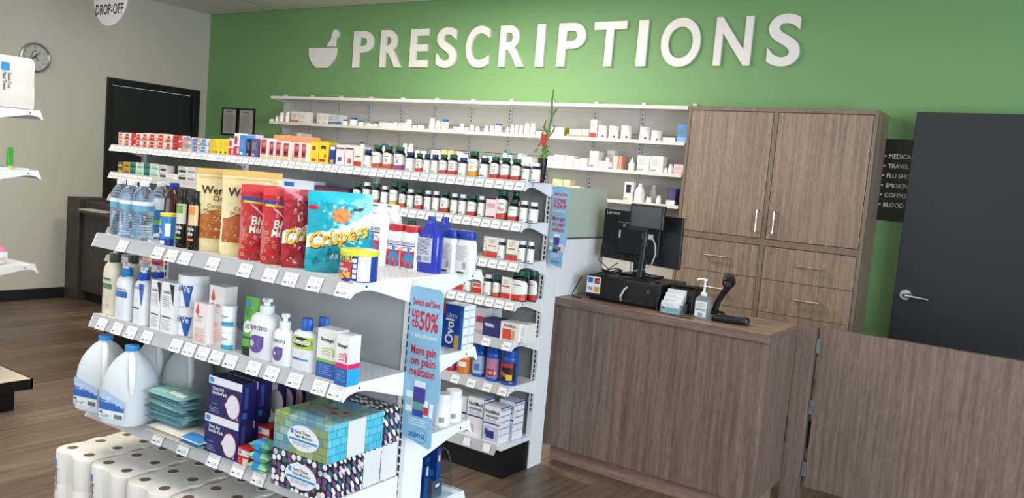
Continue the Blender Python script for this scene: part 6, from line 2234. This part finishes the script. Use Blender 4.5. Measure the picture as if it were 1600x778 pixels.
# clear display bin with blue blister packs below the end shelf
bn = thing('display_bin', 'clear curved acrylic bin on the lowest end shelf behind the post', 'bin')
prof = [(.35, 0), (.35, .185), (.43, .198), (.475, .190), (.505, .165), (.53, .12), (.545, .05), (.55, 0)]
MCL = mat('#eaf4fa', .03, trans=1, ior=1.05)
for a_ in (NL - .30, NL - .012):
    MB().prism(prof, lambda u, v, w_: tuple(NEAR.P(w_, u, v + .413)), a_, a_ + .003).build('side_panel', MCL, bn, smooth=False)
m_ = MB()
for (u0, v0), (u1, v1) in zip(prof[1:-1], prof[2:]):
    m_.prism([(u0, v0), (u1, v1), (u1 + .003, v1 + .001), (u0 + .003, v0 + .001)], lambda u, v, w_: tuple(NEAR.P(w_, u, v + .413)), NL - .30, NL - .009)
m_.build('front_panel', MCL, bn, smooth=False)
MB().prism([(.345, -.0005), (.575, -.0005), (.575, .004), (.345, .004)], lambda u, v, w_: tuple(NEAR.P(w_, u, v + .413)), NL - .31, NL + .0).build('tray', mat('#dfe6ee', .3), bn, smooth=False)
for i, (bb, zz, hh2, c, lb) in enumerate([(.365, .418, .165, '#1f5fae', 'upright blue blister pack against the post in the clear bin'), (.465, .478, .105, '#1a4a94', 'blue pack with red stripe in the clear bin'), (.465, .418, .058, '#5a6068', 'dark grey box at the bottom of the clear bin'), (.405, .418, .150, '#174a8c', 'navy blister pack in the middle of the clear bin')]):
    o = carton('blister_pack', .10, .022 if i != 2 else .055, hh2, c, [(.1, .9, .1, .3, '#2f8fd0')], (), c, c, [(.2, .8, .55, .9, '#c0303c' if i == 1 else '#16243c'), (.3, .7, .6, .8, '#dfe6ee')])
    tag(o, lb, 'packet')
    place(o, NEAR, NL - .075, bb + .02, zz)


# ------------------------------------------------------------------ blade signs at the rack ends
def blade(fr, a, b, zt, w_, h, label, sc_=1.0):
    o = thing('promo_sign', label, 'sign')
    pts = [(.02, 0)]
    outl = [(0, .012), (.012, 0), (w_ - .012, 0), (w_, -.014), (w_ * 1.02, -h * .30), (w_ * 1.0, -h * .42), (w_ * 1.05, -h * .50), (w_ * 1.10, -h * .56), (w_ * 1.10, -h * .66), (w_ * 1.05, -h * .72), (w_ * .97, -h * .78), (w_ * .95, -h * .84), (w_ * .96, -h * .985), (w_ * .88, -h), (w_ * .05, -h * .955), (0, -h * .92)]
    outl[0] = (0, -.014)
    MB().prism(outl, lambda u, v, w2: (u, w2, v), -.0015, .0015).build('board', mat('#8fc0de', .35), o, smooth=False)
    m_ = MB()
    f = lambda u, v: (u, -.0021, v)
    f2 = lambda u, v: (u, -.0027, v)
    f3 = lambda u, v: (u, -.0033, v)
    W_ = w_
    m_.text('Switch and Save', h * .042, f, W_ * .5, -h * .115, 0, wmax=W_ * .82, bold=.03)
    m_.text('up', h * .065, f, W_ * .2, -h * .19, 0, wmax=W_ * .25, bold=.06)
    m_.text('to', h * .065, f, W_ * .2, -h * .255, 0, wmax=W_ * .22, bold=.06)
    m_.text('50%', h * .12, f, W_ * .62, -h * .265, 0, wmax=W_ * .58, bold=.08)
    m_.text('vs. leading national brands', h * .03, f, W_ * .5, -h * .315, 1, wmax=W_ * .8, bold=.03)
    for i, s in enumerate(('More gain', 'on pain', 'medication')):
        m_.text(s, h * .055, f, W_ * .52, -h * (.42 + .068 * i), 0, wmax=W_ * .78, bold=.06)
    # product picture
    m_.grid(f, W_ * .10, W_ * .96, -h * .80, -h * .70, 1, 1, 3)
    m_.grid(f2, W_ * .32, W_ * .68, -h * .66, -h * .585, 1, 1, 1)
    m_.grid(f3, W_ * .32, W_ * .68, -h * .72, -h * .625, 1, 1, 4)
    m_.grid(f2, W_ * .08, W_ * .30, -h * .79, -h * .66, 1, 1, 1)
    m_.grid(f3, W_ * .09, W_ * .29, -h * .75, -h * .70, 1, 1, 3)
    m_.grid(f3, W_ * .32, W_ * .62, -h * .765, -h * .72, 1, 1, 5)
    m_.grid(f3, W_ * .32, W_ * .64, -h * .81, -h * .768, 1, 1, 6)
    m_.grid(f3, W_ * .66, W_ * .80, -h * .80, -h * .70, 1, 1, 1)
    m_.grid(lambda u, v: (u, -.0038, v), W_ * .66, W_ * .80, -h * .79, -h * .74, 1, 1, 0)
    m_.grid(f3, W_ * .84, W_ * .96, -h * .80, -h * .71, 1, 1, 1)
    m_.lines(f, W_ * .2, W_ * .85, -h * .875, -h * .825, 3, 1, .35, 3)
    m_.text('atoma', h * .042, f, W_ * .50, -h * .945, 2, wmax=W_ * .5, bold=.01)
    n = 24
    cx, cz, rr_ = W_ * .62, -h * .93, W_ * .19
    for i in range(n):
        t0, t1 = 2 * PI * i / n, 2 * PI * (i + 1) / n
        m_.face([f(cx + rr_ * math.cos(t0), cz + rr_ * math.sin(t0)), f(cx + rr_ * math.cos(t1), cz + rr_ * math.sin(t1)), f(cx + rr_ * .95 * math.cos(t1), cz + rr_ * .95 * math.sin(t1)), f(cx + rr_ * .95 * math.cos(t0), cz + rr_ * .95 * math.sin(t0))], 2)
    m_.build('print', [mat('#c9243a'), mat('#e9f1f6'), mat('#2a6fb4'), mat('#a9bccb'), mat('#4a3a94'), mat('#5fa08c'), mat('#2a4a9c')], o, fix=False, smooth=False)
    MB().box(-.012, .02, .0016, .012, -.05, -.02).build('clip', WHITE, o)
    place(o, fr, a, b, zt)


blade(NEAR, 1.228, .238, 1.150, .120, .475, 'light blue sale sign at the near rack end')
blade(FAR, 3.648, .215, 1.462, .092, .405, 'light blue sale sign at the long rack end')

# ================================================================== ON THE COUNTER
CZ = .8873
REG = Frame(-2.2, 3.7)
# cash drawer
cd = thing('cash_drawer', 'flat black cash drawer with payment stickers on the counter', 'register', (-1.885, 3.955, CZ))
MB().box(-.207, .207, -.165, .165, .012, .128).build('body', mat('#121214', .4), cd, bevel=.003)
MB().box(-.20, .20, -.168, -.1655, .016, .118).build('drawer_front', mat('#151517', .45), cd, bevel=.001)
MB().box(-.19, .19, -.15, .15, 0, .012).build('feet', mat('#0a0a0a', .7), cd)
m_ = MB()
f = lambda u, v: (u, -.1688, v)
g = lambda u, v: (u, -.1694, v)
h_ = lambda u, v: (u, -.170, v)
m_.grid(f, -.205, -.125, .035, .122, 1, 1, 0)
m_.grid(g, -.198, -.170, .088, .116, 1, 1, 1)
m_.grid(g, -.160, -.130, .086, .114, 1, 1, 2)
for cx, c in ((-.150, 3), (-.140, 4)):
    m_.face([h_(cx + .008 * math.cos(t), .100 + .008 * math.sin(t)) for t in [k_ * PI / 6 for k_ in range(12)]], c)
m_.text('VISA', .018, g, -.184, .05, 1, wmax=.03, bold=.03)
m_.grid(g, -.160, -.130, .042, .070, 1, 1, 4)
m_.build('stickers', [mat('#eceef0'), mat('#2a6fb8'), mat('#6a3a2c'), mat('#c9382e'), mat('#e0a03a')], cd, fix=False, smooth=False)
MB().tube([(-.0, -.169, .02), (.01, -.20, .045), (.02, -.178, .085), (.03, -.169, .095)], .005, 8).build('cable_loop', mat('#b9bcc0', .4), cd)
m_ = MB().lathe([(.012, 0), (.012, .004), (.004, .005)], 16)
m_.v = [(a_ + .15, -.1685 - c_, b_ + .085) for a_, b_, c_ in m_.v]
m_.build('lock', mat('#5a5a60', .3, .8), cd)

# monitor seen from behind
mo = thing('monitor', 'large black computer monitor seen from behind on the counter', 'monitor', (-1.905, 3.99, 0))
MB().prism([(-.222, 1.098), (.236, 1.084), (.232, 1.352), (-.222, 1.364)], lambda u, v, w_: (u, w_, v), -.012, .012).build('housing', mat('#101113', .4), mo, bevel=.003, smooth=False)
MB().box(-.13, .12, -.030, -.0125, 1.13, 1.30).build('rear_bulge', mat('#0c0d0f', .5), mo, bevel=.004)
MB().box(-.215, .225, .0125, .014, 1.11, 1.345).build('screen', mat('#1b2226', .15), mo, smooth=False)
MB().box(-.03, .03, .005, .03, 1.018, 1.15).box(-.10, .10, -.01, .12, 1.017, 1.027).build('stand', mat('#111214', .4), mo)
m_ = MB()
m_.text('Lenovo', .020, lambda u, v: (u, -.0128, v), -.168, 1.335, 0, bold=.01)
m_.grid(lambda u, v: (u, -.0308, v), -.115, -.105, 1.215, 1.255, 1, 1, 0)
m_.grid(lambda u, v: (u, -.0308, v), -.095, -.08, 1.275, 1.288, 1, 1, 1)
m_.build('lettering', [mat('#c9ccd0'), mat('#8a8d92')], mo, fix=False, smooth=False)
MB().box(.03, .085, -.045, -.0305, 1.225, 1.250).build('white_plug', mat('#c9cdd2', .4), mo)
MB().box(.03, .06, -.045, -.0305, 1.19, 1.212).build('blue_plug', mat('#1f4fb0', .4), mo)
MB().tube([(.085, -.04, 1.235), (.11, -.05, 1.20), (.115, -.05, 1.15), (.095, -.045, 1.09), (.05, -.04, 1.06), (.0, -.04, 1.05)], .004, 8).build('cable', mat('#b9bcc0', .4), mo)
MB().tube([(.03, -.04, 1.20), (.0, -.06, 1.12), (.05, -.07, 1.06), (.10, -.05, 1.04)], .0035, 8).build('cable', mat('#0c0c0e', .5), mo)
MB().tube([(-.12, -.035, 1.20), (-.2, -.045, 1.18), (-.21, -.045, 1.08), (-.15, -.045, 1.04), (-.1, -.04, 1.08)], .003, 8).build('cable', mat('#0c0c0e', .5), mo)

# customer display on a pole
py_ = 3.86
PF = Frame(0, py_)
x0, x1 = PF.a(986.5, 0, 1.36), PF.a(1039, 0, 1.36)
xm = (x0 + x1) / 2
zt, zb = PF.z(320, xm, 0), PF.z(358, xm, 0)
pdp = thing('customer_display', 'small black pole mounted customer display before the monitor', 'display', (xm, py_, CZ + .1285))
z0r = CZ + .1285
MB().box(-(x1 - x0) / 2, (x1 - x0) / 2, -.014, .014, zb - z0r, zt - z0r).build('housing', mat('#0c0c0e', .35), pdp, bevel=.003)
MB().box(-(x1 - x0) / 2 + .010, (x1 - x0) / 2 - .012, -.0155, -.0145, zb - z0r + .010, zt - z0r - .012).build('screen', mat('#3c3e42', .25), pdp, smooth=False)
MB().tube([(-.012, .0, .012), (-.006, .0, .1), (-.002, .004, zb - z0r + .01)], [.017, .015, .013], 14).build('pole', mat('#16191d', .35), pdp)
m_ = MB().lathe([(.10, 0), (.10, .006), (.03, .016), (.018, .02)], 28, k=.62)
m_.build('base', mat('#111214', .4), pdp)
MB().box(-.09, .02, -.03, .01, zb - z0r - .008, zb - z0r + .002).build('mount_plate', mat('#1a1b1e', .4), pdp)

# receipt printer and keyboard
rp = thing('receipt_printer', 'black receipt printer behind the business card holder', 'printer', (-1.60, 3.93, CZ))
m_ = MB().prism([(-.075, 0), (.09, 0), (.09, .12), (.0, .135), (-.05, .11), (-.075, .06)], lambda u, v, w_: (w_, u, v), -.07, .07)
m_.build('body', mat('#131416', .4), rp, bevel=.004, smooth=False)
MB().box(-.05, .05, -.03, .0, .127, .133).build('paper_slot', mat('#2a2b2e', .4), rp)
MB().box(-.062, -.018, -.0, .05, .134, .1375).build('cover', mat('#26282b', .4), rp)
kb = thing('keyboard', 'black keyboard pushed back beside the monitor', 'keyboard', (-1.72, 4.06, CZ), .05)
MB().box(-.0, .17, -.04, .05, 0, .016).build('base', mat('#111214', .5), kb, bevel=.003)
m_ = MB()
for i in range(9):
    for j in range(4):
        m_.box(.008 + i * .0175, .023 + i * .0175, -.034 + j * .02, -.018 + j * .02, .016, .021)
m_.build('keys', mat('#1b1c1f', .5), kb, kind='stuff', smooth=False)

# business card holder
ch = thing('card_holder', 'clear four tier holder of white business cards', 'holder', (-1.602, 3.793, CZ), .02)
CLR = mat('#dfe9ee', .05, trans=.9, ior=1.1)
m_ = MB()
for k in range(4):
    y_, z_ = -.035 + k * .022, k * .018
    m_.box(-.052, .052, y_ - .003, y_ - .0005, 0, .03 + z_)
m_.box(-.052, .052, -.038, .055, 0, .002).box(-.052, -.050, -.038, .055, 0, .05).box(.050, .052, -.038, .055, 0, .05)
m_.build('body', CLR, ch, smooth=False)
for k in range(4):
    y_, z_ = -.034 + k * .022, k * .018
    m_ = MB().box(-.047, .047, y_, y_ + .012, .004 + z_, .062 + z_ )
    f = lambda u, v: (u, y_ - .0006, v)
    m_.lines(f, -.04, .035, .036 + z_, .056 + z_, 3, 1, .25, k)
    if k == 0:
        m_.grid(f, -.03, .045, .012, .034, 1, 1, 2)
        m_.grid(f, -.045, -.028, .02, .034, 1, 1, 3)
    m_.build('card_stack', [mat('#eef0f1'), mat('#a9adb2'), mat('#8fd0e4'), mat('#3a3f4a')], ch, fix=False, smooth=False)

# sanitiser bottle
SF = Frame(0, 3.77)
a, bc, r, h = SF.round(1084, 1108, 462, CZ, -.01, .6)
Hs = SF.z(436, a, bc) - CZ
sb = thing('sanitizer_bottle', 'clear pump bottle of hand sanitizer on the counter', 'bottle')
MB().lathe([(r * .93, 0), (r, .004), (r, h * .78), (r * .85, h * .90), (r * .5, h * .99), (r * .36, h)], 24, k=.6, p=2.8).build('body', mat('#dfe8f0', .08, trans=.8, ior=1.2), sb)
MB().lathe([(r * .40, h * .99), (r * .42, h), (r * .42, h * 1.12), (r * .3, h * 1.14)], 18).build('collar', mat('#eceff2', .35), sb)
MB().lathe([(r * .14, h * 1.13), (r * .12, Hs * .95), (r * .3, Hs * .96), (r * .3, Hs)], 14).tube([(0, 0, Hs * .985), (-r * .8, -r * .1, Hs * .98), (-r * 1.0, -r * .12, Hs * .95)], r * .13, 8).build('pump_head', mat('#eceff2', .35), sb)
m_ = MB()
f = lambda u, v: (u, -r * .6 - .0012 + .0, v)
g = lambda u, v: (u, -r * .6 - .0018, v)
m_.grid(f, -r * .75, r * .75, h * .12, h * .78, 1, 1, 0)
m_.lines(g, -r * .6, r * .6, h * .5, h * .72, 6, 1, .25, 2)
m_.text('SANITIZER', h * .07, g, 0, h * .38, 2, wmax=r * 1.3, bold=.02)
for i in range(9):
    m_.grid(g, -r * .3 + i * r * .07, -r * .27 + i * r * .07, h * .15, h * .28, 1, 1, 2)
m_.build('label', [mat('#dfe4e8'), mat('#8a9096'), mat('#2a3a6a')], sb, fix=False, smooth=False)
place(sb, SF, a, bc, CZ)

# payment terminal
tm = thing('payment_terminal', 'black handheld card payment terminal lying on the counter', 'terminal', (-1.315, 3.815, CZ), .12)
m_ = MB()
rings = [(-.085, .026, .022), (-.075, .033, .030), (-.02, .036, .030), (.03, .036, .034), (.075, .034, .038), (.085, .028, .030)]
n = 16
for (xx, hw, ht_) in rings:
    for i in range(n):
        an = 2 * PI * i / n
        ct, st_ = math.cos(an), math.sin(an)
        q = (abs(ct) ** 5 + abs(st_) ** 5) ** (-1 / 5)
        m_.v.append((xx, hw * q * ct, ht_ / 2 * (1 + q * st_)))
for j in range(len(rings) - 1):
    for i in range(n):
        q, q2 = j * n + i, j * n + (i + 1) % n
        m_.f.append((q, q2, q2 + n, q + n)); m_.m.append(0)
m_.f += [tuple(reversed(range(n))), tuple((len(rings) - 1) * n + i for i in range(n))]
m_.m += [0, 0]
m_.build('body', mat('#131315', .4), tm)
MB().box(.005, .060, -.024, .024, .034, .0385).build('screen', mat('#4a5258', .15), tm, bevel=.001)
m_ = MB()
for i in range(4):
    for j in range(3):
        m_.box(-.065 + i * .016, -.053 + i * .016, -.022 + j * .016, -.010 + j * .016, .029, .0325, 1 if i == 0 and j == 2 else 0)
m_.build('keypad', [mat('#2a2b2e'), mat('#c9c03a')], tm, smooth=False, kind='stuff')

# handheld barcode scanner on its stand
hs = thing('barcode_scanner', 'black barcode scanner resting in its curved stand', 'scanner', (-1.475, 4.03, CZ))
m_ = MB().lathe([(.055, 0), (.055, .006), (.045, .014), (.02, .018)], 24, k=.75)
m_.build('stand_base', mat('#131416', .4), hs)
MB().tube([(.0, 0, .012), (.01, .0, .06), (.035, 0, .11), (.06, 0, .15)], [.018, .015, .016, .018], 12).build('handle', mat('#141517', .4), hs)
m_ = MB()
m_.tube([(.04, .03, .185), (.055, .0, .19), (.075, -.05, .175), (.082, -.075, .168)], [.022, .030, .034, .030], 16, 0, .85)
m_.build('head', mat('#17181a', .35), hs)
m_ = MB().tube([(.080, -.076, .168), (.0835, -.080, .167)], [.022, .021], 14, 0, .7)
m_.build('window', mat('#3a2020', .15), hs)
# loose cables beside the drawer
cbm = mat('#0b0b0d', .5)
c1 = tag(MB().tube([(-2.13, 3.80, 1.0), (-2.15, 3.79, .95), (-2.17, 3.785, .905), (-2.16, 3.77, .891), (-2.10, 3.755, .890)], .003, 8).build('power_cable', cbm), 'thin black cable hanging at the left of the cash drawer', 'cable')
c2 = tag(MB().tube([(-1.668, 3.80, .99), (-1.68, 3.775, .95), (-1.675, 3.765, .905), (-1.66, 3.742, .892), (-1.60, 3.716, .8915), (-1.53, 3.708, .8915), (-1.47, 3.722, .8915)], .0022, 8).build('signal_cable', cbm), 'thin black cable looping in front of the card holder', 'cable')
m_ = MB()
rr = random.Random(11)
for i in range(5):
    pts = []
    for k in range(9):
        t = k / 8
        pts.append((-2.075 + .11 * t + rr.uniform(-.01, .01), 3.86 + .05 * math.sin(t * 6 + i) + .018 * i, 1.019 + .012 * abs(math.sin(t * 5 + i * 1.3)) + .004 * i))
    m_.tube(pts, .0035, 6)
tag(m_.build('cable_bundle', cbm, kind='stuff'), 'tangle of black cables on top of the cash drawer', 'cable')

# ================================================================== LEFT RACK STOCK
pk = thing('paper_towel_pack', 'white wrapped paper towel pack at the upper left picture edge', 'pack')
LZ = 1.622
PA = Frame(-4.6, 2.2, 0)          # same plane as the rack front, running along +x
m_ = MB()
wp, dp, hpk = .30, .28, .262
n = 36
pr_ = [(.97, 0), (1, .02), (1.0, .09), (.985, .13), (1, .17), (1, .235), (.97, hpk - .006), (.93, hpk)]
for s_, z_ in pr_:
    for i in range(n):
        an = 2 * PI * (i + .5) / n
        ct, st_ = math.cos(an), math.sin(an)
        q = (abs(ct) ** 7 + abs(st_) ** 7) ** (-1 / 7)
        wob = .003 * math.sin(i * 1.9 + z_ * 60)
        m_.v.append((wp / 2 * s_ * q * ct + wob, dp / 2 * s_ * q * st_ + wob * .6, z_))
for j in range(len(pr_) - 1):
    for i in range(n):
        q, q2 = j * n + i, j * n + (i + 1) % n
        m_.f.append((q, q2, q2 + n, q + n)); m_.m.append(0)
m_.f += [tuple(reversed(range(n))), tuple((len(pr_) - 1) * n + i for i in range(n))]
m_.m += [0, 0]
m_.build('wrapper', mat('#e6e0dc', .3, coat=.3), pk)
MB().tube([(.12, -.10, .01), (.15, -.13, .006), (.165, -.15, -.004 + .006)], [.02, .012, .016], 8, 0, .4).build('wrapper_tail', mat('#e6e0dc', .3, coat=.3), pk)
m_ = MB()
sx = wp / 2 + .0035
fn = lambda u, v: (sx, u, v)
m_.grid(fn, -.045, -.005, .185, .225, 1, 1, 0)
m_.text('Paper Towels', .017, lambda u, v: (sx, -.035 + v, .175 - u), 0, 0, 1, align='L', wmax=.09, bold=.02)
m_.text('Essuie-Tout', .017, lambda u, v: (sx, -.012 + v, .175 - u), 0, 0, 1, align='L', wmax=.08, bold=.02)
m_.build('label', [mat('#2f8fd4'), mat('#33363c')], pk, fix=False, smooth=False)
pk.location = (-4.6 - wp / 2 - .004, 2.055, LZ + .006)

tb = thing('cream_tube', 'small green tube standing on the left rack shelf', 'tube')
m_ = MB()
for j in range(7):
    t = j / 6
    for i in range(14):
        an = 2 * PI * i / 14
        m_.v.append(((.012 * (1 - t) + .0015) * math.cos(an), .017 * math.sin(an), .02 + .095 * t))
for j in range(6):
    for i in range(14):
        q, q2 = j * 14 + i, j * 14 + (i + 1) % 14
        m_.f.append((q, q2, q2 + 14, q + 14)); m_.m.append(0)
m_.f.append(tuple(84 + i for i in range(14))); m_.m.append(0)
m_.build('body', mat('#3f9a34', .35), tb)
MB().lathe([(.014, 0), (.015, .002), (.015, .019), (.012, .021)], 16).build('cap', mat('#a8d060', .4), tb)
tb.location = (-4.66, 2.09, 1.3055)
for i, (x_, y_, cc, lb) in enumerate([(-4.68, 2.02, '#d9e0e6', 'flat white packet lying on the left rack shelf'), (-4.66, 2.13, '#cdd9c6', 'flat pale green packet beside the small tube')]):
    o = carton('flat_packet', .09, .12, .008, cc, (), (), cc, cc)
    tag(o, lb, 'packet')
    o.location = (x_, y_, 1.3057 + .0)
    if i == 1:
        o.location = (-4.72, 2.135, 1.3057)
for i, (x_, y_, r_, pink, lb) in enumerate([(-4.68, 2.04, .055, True, 'pink topped white bath puff on the left rack'), (-4.675, 1.93, .05, False, 'white bath puff cut by the picture edge')]):
    o = thing('bath_puff', lb, 'puff')
    m_ = MB()
    bm = bmesh.new()
    bmesh.ops.create_icosphere(bm, subdivisions=4, radius=r_)
    for v in bm.verts:
        d = v.co.normalized()
        k = 1 + .09 * math.sin(d.x * 21 + d.z * 9) * math.sin(d.y * 19 + 1) + .06 * math.sin(d.z * 33 + d.x * 14)
        v.co = d * r_ * k
        v.co.z = max(v.co.z, -r_ * .8)
    me = bpy.data.meshes.new('mesh_puff')
    bm.to_mesh(me)
    bm.free()
    q = bpy.data.objects.new('netting', me)
    COL.objects.link(q)
    me.materials.append(mat('#efe6ea', .7))
    me.materials.append(mat('#e07aa8', .6))
    for f_ in me.polygons:
        f_.use_smooth = True
        if pink and f_.center.z > r_ * .45:
            f_.material_index = 1
    q.parent = o
    o.location = (x_, y_, .8005 + r_ * .8)
